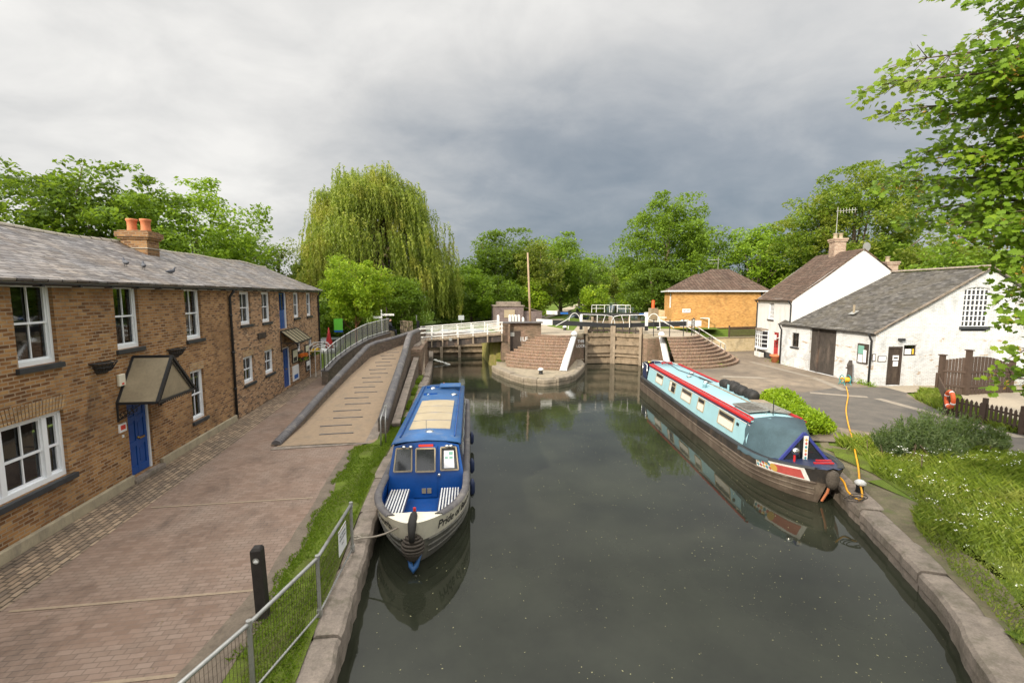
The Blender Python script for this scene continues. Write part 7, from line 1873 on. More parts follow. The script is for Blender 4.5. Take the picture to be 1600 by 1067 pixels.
def milky():
    s = NT('milky_panel'); s.n.remove(s.b); tr = s.n.new('ShaderNodeBsdfTransparent'); d = s.n.new('ShaderNodeBsdfPrincipled'); d.inputs['Base Color'].default_value = (.5, .5, .45, 1); d.inputs['Roughness'].default_value = .3
    mx = s.n.new('ShaderNodeMixShader'); mx.inputs[0].default_value = .35; s.L(tr.outputs[0], mx.inputs[1]); s.L(d.outputs[0], mx.inputs[2]); s.L(mx.outputs[0], s.out.inputs[0])
milky()
garden()
def weir_signs():
    x = GY(717, 497, 44).x; T = thing('small_sign', (x, 44, 1.6), 'small white sign beside the willow above the footbridge', 'sign'); m = MB(); m.box(x-.05, x+.5, 44, 44.04, 2.4, 2.85); m.build('board', 'notice_white', T); m = MB(); m.box(x+.2, x+.26, 44.04, 44.1, 1.6, 2.5); m.build('pole', 'galvanised', T)
    x = GY(653, 498, 40).x; T = thing('paddle_gear', (x, 40, 1.6), 'dark paddle gear with white top near the ramp head', 'lock gear'); m = MB(); m.box(x-.12, x+.12, 39.9, 40.1, 1.6, 2.6); m.build('casing', 'black_paint', T); m = MB(); m.tube([(x-.12, 40, 2.6), (x-.12, 40, 3.1)], .05, 6); m.build('rack', 'galvanised', T)
weir_signs()
# ================================================================== VEGETATION
def leaf_mesh(name, cen, size, up=.35, aspect=.55, seed=1, dirs=None, fold=.0):
    """one rhombic leaf per centre; up biases leaf normals to the sky"""
    r = np.random.default_rng(seed); n = len(cen)
    N = r.normal(size=(n, 3)); N[:, 2] = np.abs(N[:, 2]) + up*2; N /= np.linalg.norm(N, axis=1)[:, None]
    A = r.normal(size=(n, 3)) if dirs is None else dirs + .25*r.normal(size=(n, 3))
    A -= N*(A*N).sum(1)[:, None]; A /= np.maximum(np.linalg.norm(A, axis=1), 1e-6)[:, None]; B = np.cross(N, A)
    s = (size*(.6+.8*r.random(n)))[:, None] if np.isscalar(size) else (size*(.7+.6*r.random(n)))[:, None]
    V = np.stack([cen - A*s, cen + B*s*aspect - A*s*.1, cen + A*s, cen - B*s*aspect - A*s*.1], 1).reshape(-1, 3)
    return V
def quads_obj(name, V, mat, parent=None, k=4):
    org = np.array(ORG[parent.name]) if parent else np.zeros(3)
    n = len(V)//k; me = bpy.data.meshes.new(name); me.vertices.add(len(V)); me.vertices.foreach_set('co', (V-org).astype(np.float32).ravel())
    me.loops.add(len(V)); me.loops.foreach_set('vertex_index', np.arange(len(V), dtype=np.int32))
    me.polygons.add(n); me.polygons.foreach_set('loop_start', (np.arange(n)*k).astype(np.int32)); me.polygons.foreach_set('loop_total', np.full(n, k, np.int32))
    me.materials.append(MATS[mat]); me.update(calc_edges=True)
    o = bpy.data.objects.new(name, me); COL.objects.link(o)
    if parent: o.parent = parent
    ORG[o.name] = ORG[parent.name] if parent else Vector((0, 0, 0)); return o
def sph(r, n, lo=-1.):
    v = r.normal(size=(n, 3)); v /= np.linalg.norm(v, axis=1)[:, None]; v[:, 2] = np.maximum(v[:, 2], lo); return v
def crown_points(r, c, rad, n_cl, n_lf, cl_r, shell=.55, low=-.7, lump=.22):
    d = sph(r, n_cl, low); ph = r.random(6)*6.28
    lump = min(lump, .17); k = 1 + lump*np.sin(3*np.arctan2(d[:, 1], d[:, 0]) + ph[0] + 2*d[:, 2]) + lump*.7*np.sin(5*d[:, 2]+ph[1]+2*np.arctan2(d[:, 1], d[:, 0])) + .05*r.normal(size=n_cl)
    f = (shell + (1-shell)*r.random(n_cl)**.6)*np.clip(k, .6, 1.16)
    C = np.array(c) + d*f[:, None]*np.array(rad)
    cr = cl_r*(.6+.8*r.random(n_cl)); idx = r.integers(0, n_cl, n_cl*n_lf); q = sph(r, len(idx)); q[:, 2] *= .62
    P = C[idx] + q*(cr[idx]*r.random(len(idx))**.28)[:, None]
    return C, P
def tree(x, y, z, h, rad, mat, leafsize, label, n_cl=120, n_lf=110, cl_r=1.1, seed=1, name='broadleaf_tree', cat='tree', group=None, base=.28, trunk_mat='bark', tr=None, lump=.22, shell=.5, up=.3, sy=1.):
    r = np.random.default_rng(seed); T = thing(name, (x, y, z), label, cat, group)
    zc = z + h*(base+(1-base)/2); rz = h*(1-base)/2; C, P = crown_points(r, (x, y, zc), (rad, rad*sy, rz), n_cl, n_lf, cl_r, shell, lump=lump)
    zmax = z+h; P[:, 2] = np.minimum(P[:, 2], zmax - .0 + .3*r.random(len(P)))
    quads_obj('crown', leaf_mesh('crown', P, leafsize, up, seed=seed), mat, T)
    m = MB(); tr = tr or max(.12, h*.022); tx = r.normal()*.3
    m.tube([(x, y, z-.3), (x+.1*tx, y, z+h*.15), (x+.5*tx, y, z+h*.45), (x+tx, y, z+h*.8)], [tr*1.35, tr, tr*.7, tr*.2], 9)
    for i in r.integers(0, n_cl, 14):
        c = Vector(C[i]); s = Vector((x+.3*tx, y, z + h*(base*.7 + .3*r.random()))); md = s.lerp(c, .5) + Vector((0, 0, -.3)); m.tube([s, md, c], [tr*.42, tr*.26, tr*.08], 5)
    m.build('trunk', trunk_mat, T, smooth=True); return T
def XP(px, Y): return GY(px, 461, Y).x

def willow():
    x, y, z, h = -6.7, 48, 1.5, 15.0; r = np.random.default_rng(11)
    T = thing('weeping_willow', (x, y, z), 'huge yellow-green weeping willow with hanging curtains of leaves above the footbridge', 'willow')
    cens = []; ps = []; ds = []
    m = MB(); m.tube([(x+1.2, y, z-.3), (x+1.0, y, z+2.5), (x+.4, y, z+6), (x, y, z+10)], [.75, .6, .45, .2], 10)
    # boughs: domed clumps from which strands hang
    N = 290
    for i in range(N):
        th = r.random()*6.28; q = math.sqrt(r.random()); R0 = 7.2*q*(1+.12*math.sin(3*th+1)) ; bx = x + R0*math.cos(th)*1.05 ; by = y + R0*math.sin(th)*.9
        top = z + h*(1-.58*q**3.2) - r.random()*1.4 - (2.0 if bx > x+4.5 else 0)*r.random()
        top += .55*math.sin(bx*1.15+1.3)*math.cos(by*.8) + .5*math.sin(bx*2.3+2) - (1.6 if q > .6 and math.sin(th*5+.5) > .2 else 0)
        if i % 3 == 0: top -= r.random()*4.5*q
        if i % 6 == 0: m.tube([(x+.4, y, z+5+3*r.random()), ((x+bx)/2, (y+by)/2, top-.2), (bx, by, top-.2)], [.22, .13, .05], 5)
        cens.append((bx, by, top))
        ns = 17
        for k in range(ns):
            a = r.random()*6.28; rr = 1.15*math.sqrt(r.random()); sx, sy = bx+rr*math.cos(a), by+rr*math.sin(a); st = top + .5 - .55*rr**2 + .2*r.normal()
            L = (1.6 + 3.4*r.random()*(.4+.8*q)) ; L = min(L, st - z - .8 - (0 if bx > x-1 else 2.0)); nl = int(L/.085)
            if nl < 3: continue
            t = np.arange(nl)*.085; sway = .12*np.sin(t*1.3+a); outx, outy = math.cos(th)*.10, math.sin(th)*.10
            pts = np.stack([sx + outx*np.sqrt(t+.01) + sway + .05*r.normal(size=nl), sy + outy*np.sqrt(t+.01) + .05*r.normal(size=nl), st - t + .1*np.minimum(t, 1)], 1); ps.append(pts)
            dd = np.tile([0, 0, -1.], (nl, 1)); dd[t < .5] = (math.cos(a), math.sin(a), -.2); ds.append(dd)
    P = np.concatenate(ps); D = np.concatenate(ds)
    quads_obj('crown', leaf_mesh('crown', P, .135, -.25, .32, 4, D), 'leaf_willow', T)
    m.build('trunk', 'bark', T, smooth=True)
willow()

# trees behind the terrace, left to right
tree(-33, 27, 0, 13.4, 5.5, 'leaf_mid', .15, 'bushy tree behind the terrace roof at the far left edge', 120, 110, 1.2, 21)
tree(XP(60, 30), 31, 0, 12.4, 4.2, 'leaf_dark', .14, 'mid green tree behind the terrace, second from the left', 130, 120, 1.0, 22)
tree(XP(172, 31), 32, 0, 12.5, 4.0, 'leaf_mid', .13, 'rounded tree with ragged top behind the terrace chimney', 140, 120, .9, 23, lump=.3)
tree(XP(305, 35), 36, 0, 12.6, 4.6, 'leaf_bright', .13, 'dense bright green domed tree behind the terrace, right of the chimney pots', 150, 120, 1.0, 24)
tree(XP(372, 44), 44, 0, 10.2, 3.6, 'leaf_mid', .14, 'smaller tree behind the right half of the terrace roof', 90, 100, .9, 25)
tree(XP(425, 44), 46, 0, 10.4, 2.4, 'leaf_olive', .11, 'thin airy grey-green tree between the terrace roof end and the willow', 60, 60, .7, 26, shell=.3)
tree(XP(458, 45), 50, 0, 8.6, 3.0, 'leaf_lavender', .13, 'dull green low tree just left of the willow', 90, 110, .8, 27, base=.1)
tree(-46, 36, 0, 14, 6, 'leaf_mid', .2, 'broad tree far behind the terrace at the left edge', 90, 100, 1.3, 28)
tree(-24, 47, 0, 10.5, 5, 'leaf_mid', .18, 'tree far behind the terrace chimney stack', 90, 100, 1.2, 29)
tree(-26, 20, 0, 10.6, 3.6, 'leaf_dark', .16, 'dark bushy tree close behind the terrace at the left edge of the picture', 90, 110, 1.0, 30)
# garden tree in front of the willow
tree(-6.6, 36.5, .3, 7.4, 2.7, 'leaf_lime', .085, 'small bright green garden tree with reddish stems in front of the willow', 150, 150, .62, 31, 'garden_tree', base=.26, trunk_mat='bark_red', tr=.10, lump=.15, shell=.2)
tree(-3.6, 42, 1.0, 5.2, 2.4, 'leaf_mid', .10, 'leafy shrub beneath the left side of the willow', 80, 120, .7, 32, 'garden_shrub', 'shrub', base=.05)
tree(-8.6, 41, .6, 4.2, 2.2, 'leaf_mid', .10, 'rounded shrub behind the garden tree', 70, 110, .6, 33, 'garden_shrub', 'shrub', base=.05)
tree(.8, 50, 1.5, 4.6, 2.6, 'leaf_dark', .11, 'dark shrub under the right edge of the willow', 80, 120, .8, 34, 'bank_shrub', 'shrub', base=.03)
# middle distance behind the footbridge and hut
tree(3.4, 53, 1.5, 6.4, 3.2, 'leaf_bright', .13, 'bright bush between the willow and the lock hut', 100, 130, .9, 41, 'bank_shrub', 'shrub', base=.02)
tree(6.6, 54, 1.5, 5.4, 3.0, 'leaf_mid', .13, 'ivy green bush rising directly behind the lock hut', 90, 130, .9, 42, 'bank_shrub', 'shrub', base=.02)
tree(10.6, 55, 1.7, 5.0, 2.3, 'leaf_lime', .12, 'yellow-green bush right of the wooden pole', 80, 120, .8, 43, 'bank_shrub', 'shrub', base=.02)
tree(XP(795, 58), 60, 1.5, 11.4, 4.9, 'leaf_dark', .17, 'large dark tree behind the lock hut, its top left of the wooden pole', 150, 130, 1.25, 44, base=.1)
tree(XP(762, 56), 57, 1.5, 8.8, 3.2, 'leaf_mid', .15, 'tree filling the gap between willow and the dark tree', 90, 120, 1.0, 45, base=.08)
tree(XP(830, 60), 57, 1.5, 9.6, 3.4, 'leaf_olive', .15, 'olive green tree right behind the top of the wooden pole', 110, 120, 1.0, 46, base=.1)
tree(XP(876, 66), 66, 1.7, 11.8, 4.8, 'leaf_mid', .18, 'fresh green tree right of the wooden pole along the towpath', 140, 130, 1.3, 47, base=.06)
tree(XP(712, 60), 62, 1.5, 7.0, 4.0, 'leaf_mid', .17, 'low tree behind the right skirt of the willow', 90, 110, 1.1, 48, base=.05)
for i, (px, Y, h, rr, mt, lab) in enumerate(((905, 84, 11, 5.0, 'leaf_mid', 'tree overhanging the far towpath, third beyond the pole'), (925, 112, 11.5, 6, 'leaf_olive', 'distant olive tree left of the far end of the canal'), (942, 150, 13, 7.5, 'leaf_dark', 'distant dark tree closing the end of the canal'),
        (962, 150, 12.5, 7, 'leaf_mid', 'distant tree just right of the far end of the canal'), (985, 110, 11, 6, 'leaf_olive', 'distant tree above the right upper gate rail'), (1000, 84, 10.5, 4.6, 'leaf_lime', 'pale green tree on the right bank beyond the lock'),
        (1018, 70, 6.2, 3.6, 'leaf_lime', 'light green bush on the right bank behind the orange post'))):
    tree(XP(px, Y), Y, 1.6, h, rr, mt, .22 if Y > 80 else .16, lab, 90, 110, rr*.28, 60+i, base=.04)
tree(19.6, 57, 1.7, 4.2, 2.0, 'leaf_lime', .12, 'low yellow-green bush beyond the right end of the upper gates', 60, 110, .7, 71, 'bank_shrub', 'shrub', base=.0)
tree(24.5, 50, 1.7, 7.4, 3.2, 'leaf_dark', .14, 'dark leafy tree close behind the pale concrete pillar', 100, 130, .95, 72, base=.03)
tree(XP(1052, 52), 54, 1.7, 15.2, 5.6, 'leaf_mid', .17, 'tall rounded tree standing left behind the yellow brick house', 200, 130, 1.3, 73, base=.12, lump=.16)
tree(XP(1105, 58), 60, 1.7, 12.4, 4.2, 'leaf_mid', .18, 'tree behind the ridge of the yellow brick house', 100, 120, 1.2, 74, base=.1)
tree(XP(1178, 58), 58, 1.7, 12.6, 5.0, 'leaf_bright', .17, 'bright tree behind the right end of the yellow brick house', 130, 130, 1.25, 75, base=.1)
tree(XP(1235, 56), 58, 1.7, 12.8, 4.6, 'leaf_mid', .18, 'green tree rising behind the cottage tiled roof', 120, 120, 1.2, 76, base=.1)
tree(XP(1340, 46), 47, 1.7, 17.6, 7.6, 'leaf_golden', .17, 'very large golden-green tree behind the cottage chimney', 300, 150, 1.35, 77, base=.12, lump=.2, shell=.35)
tree(XP(1420, 40), 42, .6, 9.5, 4.6, 'leaf_mid', .16, 'tree behind the white shed ridge', 120, 120, 1.1, 78, base=.05)
tree(XP(1500, 36), 38, .5, 9.6, 5.4, 'leaf_olive', .16, 'wide pale tree behind the shed gable', 130, 120, 1.2, 79, base=.05)
tree(XP(1590, 30), 32, .3, 9.5, 5.4, 'leaf_mid', .16, 'tree behind the shed at the right edge of the picture', 110, 120, 1.2, 80, base=.05)
# trees on the near left bank behind the viewpoint, whose shade falls across the foreground
tree(-11.5, -9, 0, 12, 6.0, 'leaf_mid', .30, 'tree standing behind the viewpoint beside the path', 80, 90, 1.4, 91)
tree(-1.5, -12.5, 0, 11.0, 5.0, 'leaf_mid', .30, 'tree standing behind the viewpoint beyond the canal bridge', 80, 90, 1.4, 92)

# ---------------- sycamore reaching in from the right
def sycamore():
    T = thing('sycamore_tree', (11.6, 3.0, -.05), 'sycamore with lobed leaves and yellow seed clusters reaching in from the right edge', 'tree')
    r = np.random.default_rng(5); m = MB()
    f = Vector((math.sin(YAW), math.cos(YAW), 0)); rt = Vector((math.cos(YAW), -math.sin(YAW), 0))
    def cp(px, py, dep): return rt*((px-800)/711*dep) + f*dep + Vector((0, 0, H + (461-py)*dep/711))
    base = Vector((11.6, 3.0, 0))
    m.tube([(11.6, 3.0, -.3), (11.55, 3.05, 2), (11.4, 3.2, 5), (11.2, 3.3, 9), (11.1, 3.4, 12.5)], [.38, .30, .24, .16, .05], 12)
    tips = [(1338, 152, 6.9), (1380, 118, 6.8), (1365, 190, 7.2), (1440, 8, 6.4), (1500, 30, 6.2), (1560, -20, 5.8), (1560, 70, 6.4), (1600, 120, 6.0), (1410, 150, 7.2), (1460, 130, 7.0), (1440, 195, 7.4), (1500, 175, 7.0),
            (1540, 140, 6.4), (1600, 200, 6.3), (1400, 262, 7.8), (1372, 292, 8.2), (1430, 245, 7.6), (1470, 290, 7.8), (1440, 330, 8.2), (1500, 250, 7.2), (1530, 300, 7.2), (1580, 270, 6.6), (1480, 352, 7.6), (1560, 350, 6.6), (1610, 330, 6.0),
            (1500, 375, 7.4), (1600, 400, 6.4), (1630, 60, 5.8), (1640, 250, 6.0), (1650, 160, 5.6), (1600, 430, 6.8), (1560, 405, 7.4), (1580, 160, 6.8), (1520, 60, 6.6), (1450, 300, 8.4), (1420, 350, 8.8), (1540, 340, 8.0), (1510, 330, 8.6), (1592, 592, 6.6), (1600, 500, 6.6), (1575, 455, 7.2), (1610, 545, 6.2), (1530, 205, 7.4), (1470, 215, 7.6), (1560, 230, 7.0), (1520, 120, 6.8), (1600, 10, 6.0), (1650, -40, 5.6)]
    leaves = []; lobes = np.array([(0, -.5), (.20, -.42), (.46, -.25), (.30, -.08), (.52, .18), (.24, .18), (.30, .34), (.0, .58), (-.30, .34), (-.24, .18), (-.52, .18), (-.30, -.08), (-.46, -.25), (-.20, -.42)])
    keys = []; twigs = []
    def add_leaf(p, d, s):
        n = np.array([-.45, -.55, .75]) + .5*r.normal(size=3); n /= np.linalg.norm(n)
        a = np.array(d) + .35*r.normal(size=3); a[2] -= .35; a -= n*np.dot(a, n); a /= np.linalg.norm(a); b = np.cross(n, a)
        drop = .10*s
        for_pts = [np.array(p) + (a*(v+.5) + b*u)*s - n*(abs(u)*.35 + max(0, v)*.3)*s*.6 for u, v in lobes]; leaves.append(for_pts)
    for (px, py, dep) in tips:
        tip = cp(px, py, dep); zt = max(2.2, min(tip.z - .9 - .25*r.random(), 11)); s = Vector((11.45, 3.1, zt)); mid = s.lerp(tip, .5) + Vector((0, 0, .45 + .2*r.random()))
        N = 22; pts = [s*(1-t)**2 + mid*2*t*(1-t) + tip*t*t for t in [k/N for k in range(N+1)]]
        m.tube(pts, [.055*(1-k/N)+.006 for k in range(N+1)], 5)
        for k in range(9, N+1):
            p = pts[k]; d = (pts[min(k+1, N)]-pts[k-1]).normalized()
            for sd in (-1, 1, -1, 1):
                if r.random() < .10: continue
                side = Vector((-d.y, d.x, 0)).normalized()*sd; L = (.30 + .38*r.random())*(1.0 if k < N-3 else .55); e = p + (side*.8 + d*.65).normalized()*L + Vector((0, 0, -.04+.10*r.normal()))
                twigs.append((p, e)); nl = int(L/.068)
                for j in range(1, nl+1):
                    q = p.lerp(e, j/nl)
                    for s2 in (-1, 1):
                        dd = ((e-p).normalized()*.6 + Vector((-(e-p).y, (e-p).x, 0)).normalized()*s2*.9); q2 = q + dd*(.04+.03*r.random()) + Vector((0, 0, .05*r.normal())); add_leaf(q2, dd, .06+.055*r.random())
                if r.random() < .28:
                    c = np.array(p.lerp(e, .5+.4*r.random())) - np.array([0, 0, .05])
                    for j in range(10): keys.append(c + r.normal(size=3)*np.array([.03, .03, .04]))
    for p, e in twigs: m.tube([p, e], [.008, .003], 3, cap=False)
    V = np.array(leaves).reshape(-1, 3); quads_obj('crown', V, 'leaf_sycamore', T, k=len(lobes))
    K = leaf_mesh('k', np.array(keys), .026, 0, .4, 3); quads_obj('seed_cluster', K, 'keys', T)
    # rest of the crown, outside the picture on the right
    C, P = crown_points(r, (14.0, 2.5, 8.3), (3.6, 4.2, 4.2), 110, 90, 1.0, .4); 
    cpx = np.array([(v[0]*rt.x+v[1]*rt.y)/max(.1, (v[0]*f.x+v[1]*f.y)) for v in P]); P = P[(cpx > 1.2) | (cpx < 0)]
    quads_obj('outer_crown', leaf_mesh('o', P, .12, .3, .6, 9), 'leaf_sycamore', T)
    m.build('trunk', 'bark', T, smooth=True)
sycamore()

# ---------------- hedge, lavender, grass
def hedge():
    r = np.random.default_rng(3); T = thing('hedge', (13.1, 15, 0), 'clipped bright green laurel hedge between the light blue boat and the yard', 'hedge')
    P = []; 
    cor = [(11.85, 13.55), (13.25, 13.35), (13.8, 16.8), (13.0, 17.0)]
    n = 22000; u = r.random(n); v = r.random(n); w = r.random(n)
    c = np.array(cor); xy = (c[0]*(1-u)[:, None]+c[1]*u[:, None])*(1-v)[:, None] + (c[3]*(1-u)[:, None]+c[2]*u[:, None])*v[:, None]
    top = .88 + .13*np.sin(xy[:, 1]*2.1) + .10*np.sin(xy[:, 0]*5+1+xy[:, 1]) + .05*r.normal(size=n); edge = np.minimum(np.minimum(u, 1-u)*1.7, np.minimum(v, 1-v)*3.6); top *= np.clip(.62+edge*1.3, 0, 1)
    bulge = 1 + .08*np.sin(w*3.1); m_ = xy.mean(0); xy = m_ + (xy-m_)*(.93+.12*np.sin(w*math.pi))[:, None]
    P = np.stack([xy[:, 0], xy[:, 1], top*w**.75], 1); keep = (edge < .35) | (w > .6); P = P[keep]
    D = r.normal(size=P.shape); D[:, 2] = np.abs(D[:, 2]) + .4
    quads_obj('foliage', leaf_mesh('h', P, .062, .1, .5, 5, D), 'leaf_hedge', T)
    m = MB()
    for k in range(8): x, y = 12+k*.2, 13.7+k*.42; m.tube([(x, y, 0), (x+.05, y, .7)], .03, 5)
    m.build('stem', 'bark', T)
hedge()
def blades(P, h, lean, w, seed):
    r = np.random.default_rng(seed); n = len(P); a = r.random(n)*6.28; d = np.stack([np.cos(a), np.sin(a), np.zeros(n)], 1); b = r.random(n)*6.28; s = np.stack([np.cos(b), np.sin(b), np.zeros(n)], 1)
    h = h*(.5+r.random(n)); H_ = np.stack([np.zeros(n), np.zeros(n), h], 1); ww = (w*(.6+.8*r.random(n)))[:, None]; L = (lean*h)[:, None]
    V = np.stack([P - s*ww, P + s*ww, P + H_*.6 + d*L*.35 + s*ww*.7, P + H_ + d*L, ], 1); return V.reshape(-1, 3)
def lavender():
    r = np.random.default_rng(8); T = thing('lavender_bush', (14.6, 11.2, -.04), 'spiky grey-green lavender-like bush between the road and the flowery grass', 'shrub')
    P = []; D = []
    for (cx, cy, rad, hh) in ((13.2, 11.25, .6, .95), (13.9, 11.3, .7, 1.2), (14.7, 11.3, .75, 1.35), (15.5, 11.1, .65, 1.2), (16.1, 10.8, .45, .9), (14.4, 10.85, .7, .8)):
        for s in range(150):
            a = r.random()*6.28; q = math.sqrt(r.random()); e = np.array([cx+rad*1.15*q*math.cos(a), cy+rad*.8*q*math.sin(a), hh*(1-.35*q*q)*(.7+.45*r.random())]); b = np.array([cx+.4*rad*q*math.cos(a), cy+.4*rad*q*math.sin(a), 0.])
            t = np.linspace(.35, 1, 26)[:, None]; p = b+(e-b)*t + .018*r.normal(size=(26, 3)); P.append(p); dd = np.tile((e-b)/np.linalg.norm(e-b), (26, 1)) + .5*r.normal(size=(26, 3)); D.append(dd)
    P = np.concatenate(P); D = np.concatenate(D); quads_obj('foliage', leaf_mesh('l', P, .05, -.2, .28, 6, D), 'leaf_lavender', T)
    m = MB()
    for k in range(30): x, y = 12.6+r.random()*3.8, 11.1+.3*r.normal(); m.tube([(x, y, -.05), (x+.2*r.normal(), y+.1*r.normal(), .5)], .012, 4)
    m.build('stem', 'bark', T)
lavender()
def pts_in(poly, n, r, z=0.):
    P = np.array(poly); lo, hi = P.min(0), P.max(0); out = []
    while len(out) < n:
        q = lo + (hi-lo)*r.random(2)
        if inpoly(q[0], q[1], poly): out.append((q[0], q[1], z))
    return np.array(out)
def stuff(o, name=None): o['kind'] = 'stuff'; return o
def grasses():
    r = np.random.default_rng(12)
    near = [(4.9, -1), (6.4, 1.7), (7.8, 3.9), (8.9, 5.5), (9.8, 7.3), (10.7, 8.7), (11.4, 10.2), (11.6, 11.7), (12.3, 12.6), (14.3, 12.15), (15.6, 11.0), (16.9, 10.0), (20, 8.2), (20, 2), (10, -1)]
    vis = [(7.2, 3.2), (7.8, 3.9), (8.9, 5.5), (9.8, 7.3), (10.7, 8.7), (11.4, 10.2), (11.6, 11.7), (12.3, 12.6), (14.3, 12.15), (15.6, 11.0), (16.9, 10.0), (18.5, 9.0), (17, 7), (13.5, 5.2), (10.5, 3.6)]
    vis[0] = (6.9, 3.2); vis[1] = (7.3, 3.9); vis[2] = (8.4, 5.5); vis[3] = (9.4, 7.3)
    P = pts_in(vis, 52000, r, -.05); d = np.hypot(P[:, 0]-14.5, P[:, 1]-9.2)
    nz = np.sin(P[:, 0]*1.7+1)*np.sin(P[:, 1]*1.3)+np.sin(P[:, 0]*.7+P[:, 1]*.9)
    h = .075 + .20*np.clip((P[:, 0]-10.4-(9-P[:, 1])*.25)/3.5, 0, 1) + .05*nz; h = np.clip(h, .04, .4)
    kb = P[:, 0] - np.interp(P[:, 1], [p[1] for p in KERB_R], [p[0] for p in KERB_R]) ; lim = np.interp(P[:, 1], [3, 7.4, 8.6, 12], [.52, .6, 1.5, 1.6]); keep = kb > lim + .3*np.sin(P[:, 1]*2.9)*r.random(len(P)); P, h = P[keep], h[keep]
    stuff(quads_obj('meadow_grass', blades(P, h, .75, .011, 3), 'grass_blade'))
    # broad leaved weeds near the right edge
    c = pts_in([(11.5, 4.5), (16, 6.5), (18, 8.8), (15.5, 9.5), (13.0, 7.5), (11.2, 6.2)], 420, r, 0.); idx = r.integers(0, len(c), 15000); Q = c[idx] + r.normal(size=(15000, 3))*np.array([.16, .16, .0]); Q[:, 2] = .05 + .28*r.random(15000)
    D = r.normal(size=Q.shape); stuff(quads_obj('leafy_weeds', leaf_mesh('w', Q, .038, .5, .5, 13, D), 'leaf_mid'))
    P = pts_in([(12.0, 10.6), (13.2, 9.2), (14.2, 7.2), (12.5, 7.0), (10.2, 7.2), (9.6, 6.2), (9.0, 4.8), (8.5, 4.5), (10.6, 8.4), (11.6, 10.6)], 75, r, 0.); P2 = pts_in([(12.2, 11), (16.5, 9.9), (15.5, 9.2), (12.4, 9.9)], 60, r, 0.)
    P[:, 2] = .08+.10*r.random(len(P)); P2[:, 2] = .35+.2*r.random(len(P2)); C = np.concatenate([P + .0, P2]); C = np.concatenate([C + .035*r.normal(size=C.shape)*np.array([1, 1, .2]) for _ in range(4)])
    stuff(quads_obj('white_flowers', leaf_mesh('f', C, .013, 1.5, .9, 14), 'flower_white'))
    # verge on the left, short turf
    ky = [p[1] for p in KERB_L]; kx = [p[0] for p in KERB_L]
    n = 30000; y = 4 + 13*r.random(n)**.8; x1 = np.interp(y, ky, kx)-.42; x0 = np.where(y < 14.7, -2.80+.07*np.sin(y*3)+.04*np.sin(y*11), -2.0); u = r.random(n); x = x0+(x1-x0)*u
    keep = (np.sin(x*5+y*2.1)+np.sin(y*3.3-x*4) > -1.35) & (x < x1); P = np.stack([x, y, np.full(n, .01)], 1)[keep]
    stuff(quads_obj('verge_grass', blades(P, np.full(len(P), .045), .8, .009, 5), 'grass_short'))
    n = 9000; y = 17+10*r.random(n); x1 = np.interp(y, ky, kx)-.42; x = -1.5+(x1+1.5)*r.random(n); keep = np.sin(y*2.2+x*3) > .1
    stuff(quads_obj('bank_grass', blades(np.stack([x, y, np.full(n, .0)], 1)[keep], np.full(keep.sum(), .10), .7, .012, 6), 'grass_short'))
    # verge below the picket fence and weeds along walls
    P = pts_in([(20.4, 11.6), (19.6, 12.8), (20.4, 15.6), (21.6, 17.6), (23.6, 18.9), (24.2, 18.5), (21.9, 15.6), (20.9, 13.2), (22.5, 9.5), (21.5, 9.5)], 16000, r, 0.); stuff(quads_obj('fence_verge', blades(P, np.full(len(P), .22), .6, .018, 7), 'grass_blade'))
    W = []
    for a, b, n, s in (((22.3, 20.4), (23.0, 22.2), 700, .13), ((23.4, 27.2), (23.9, 29.8), 700, .13), ((19.0, 28.3), (22.1, 31.8), 900, .10), ((14.8, 29.4), (18.6, 27.6), 500, .10)):
        t = r.random(n)[:, None]; q = np.array([*a, 0])*(1-t)+np.array([*b, 0])*t + r.normal(size=(n, 3))*np.array([s, s, 0]); q[:, 2] = .25*r.random(n)**2; W.append(q)
    stuff(quads_obj('wall_weeds', leaf_mesh('ww', np.concatenate(W), .045, .2, .45, 15), 'leaf_bright'))
    # leaf litter and grit on the path
    n = 900; y = 4+20*r.random(n)**1.2; x = -6.7+3.9*r.random(n)**.6; x = np.where(r.random(n) < .35, -7.75+.5*r.random(n), x); keep = (y < 14.6) | (x < -5.6); C = np.stack([x, y, np.full(n, .016)], 1)[keep]; n = len(C)
    a = r.random(n)*6.28; s_ = .006+.014*r.random(n)**3; A = np.stack([np.cos(a), np.sin(a), np.zeros(n)], 1)*s_[:, None]; B = np.stack([-np.sin(a), np.cos(a), np.zeros(n)], 1)*s_[:, None]*.6
    stuff(quads_obj('leaf_litter', np.stack([C-A, C+B, C+A, C-B], 1).reshape(-1, 3), 'litter'))
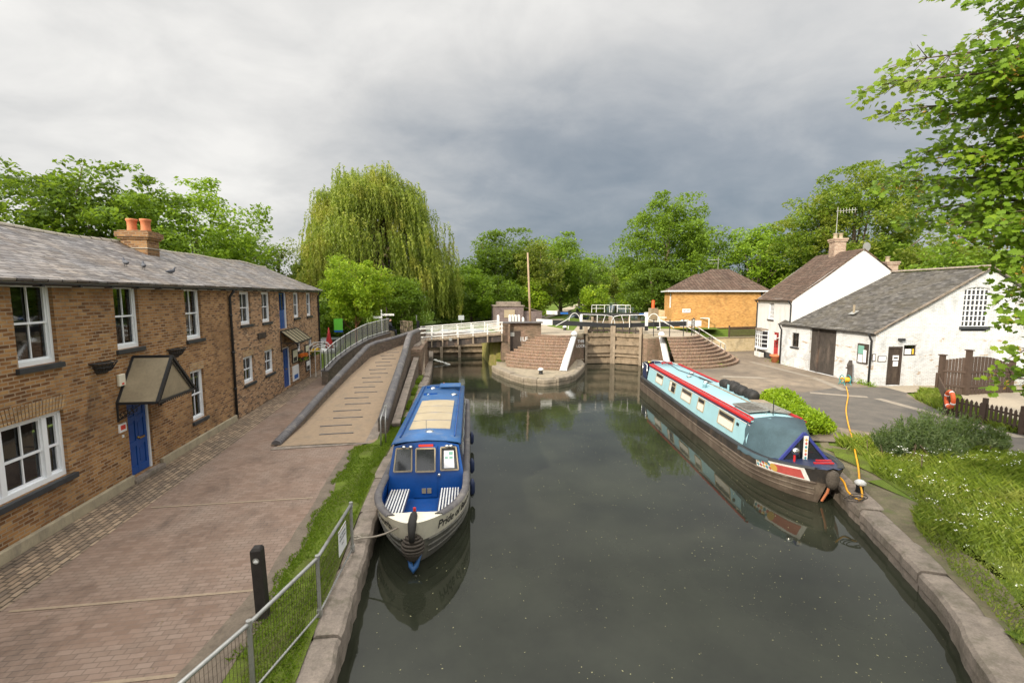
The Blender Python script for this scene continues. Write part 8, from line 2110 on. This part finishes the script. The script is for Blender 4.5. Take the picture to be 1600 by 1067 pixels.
    # floating specks on the water
    n = 3200; y = 3.5+22*r.random(n)**1.3; x = -1.3+(np.interp(y, [p[1] for p in KERB_R], [p[0] for p in KERB_R])+1)*r.random(n); x = np.where(r.random(n) < .3, 5+3*r.random(n), x)
    C = np.stack([x, y, np.full(n, WL+.004)], 1); r2 = np.random.default_rng(2); a = r2.random(n)*6.28; s = .004+.014*r2.random(n)**4
    A = np.stack([np.cos(a), np.sin(a), np.zeros(n)], 1)*s[:, None]; B = np.stack([-np.sin(a), np.cos(a), np.zeros(n)], 1)*s[:, None]*.6
    stuff(quads_obj('floating_leaves', np.stack([C-A, C+B, C+A, C-B], 1).reshape(-1, 3), 'floaters'))
m_plain('litter', (.16, .12, .06), .9, .5, 30, bump=0)
m_plain('floaters', (.33, .31, .17), .9, .5, 30, bump=0)
grasses()
def flower_boxes():
    r = np.random.default_rng(6)
    for y, mt, lab in ((26.9, 'flower_orange', 'window box of orange flowers under the small terrace window nearest the blue door'), (29.2, 'flower_yellow', 'window box of yellow flowers at the far end of the terrace')):
        T = thing('flower_box', (X0, y, 1.2), lab, 'flower box'); m = MB(); m.box(X0+.01, X0+.28, y-.5, y+.5, 1.18, 1.36); m.build('trough', 'dark_wood', T)
        n = 700; P = np.stack([X0+.15+.10*r.normal(size=n), y+.26*r.normal(size=n), 1.38+.14*r.random(n)], 1); P2 = P.copy(); P[:, 2] -= .12+.12*r.random(n)
        quads_obj('leaves', leaf_mesh('a', P, .04, .2, .5, 1), 'leaf_bright', T); quads_obj('blooms', leaf_mesh('b', P2, .032, .3, .8, 2), mt, T)
flower_boxes()
def pot_plants():
    p = G(1222, 566, 0); r = np.random.default_rng(4); T = thing('pot_plants', tuple(p), 'small clump of garden plants beside the cottage drainpipe', 'plant'); n = 900
    quads_obj('foliage', leaf_mesh('p', np.array(p) + r.normal(size=(n, 3))*np.array([.25, .3, .0]) + np.array([0, 0, 1])*(.35*r.random(n))[:, None], .05, .3, .45, 3), 'leaf_bright', T)
pot_plants()
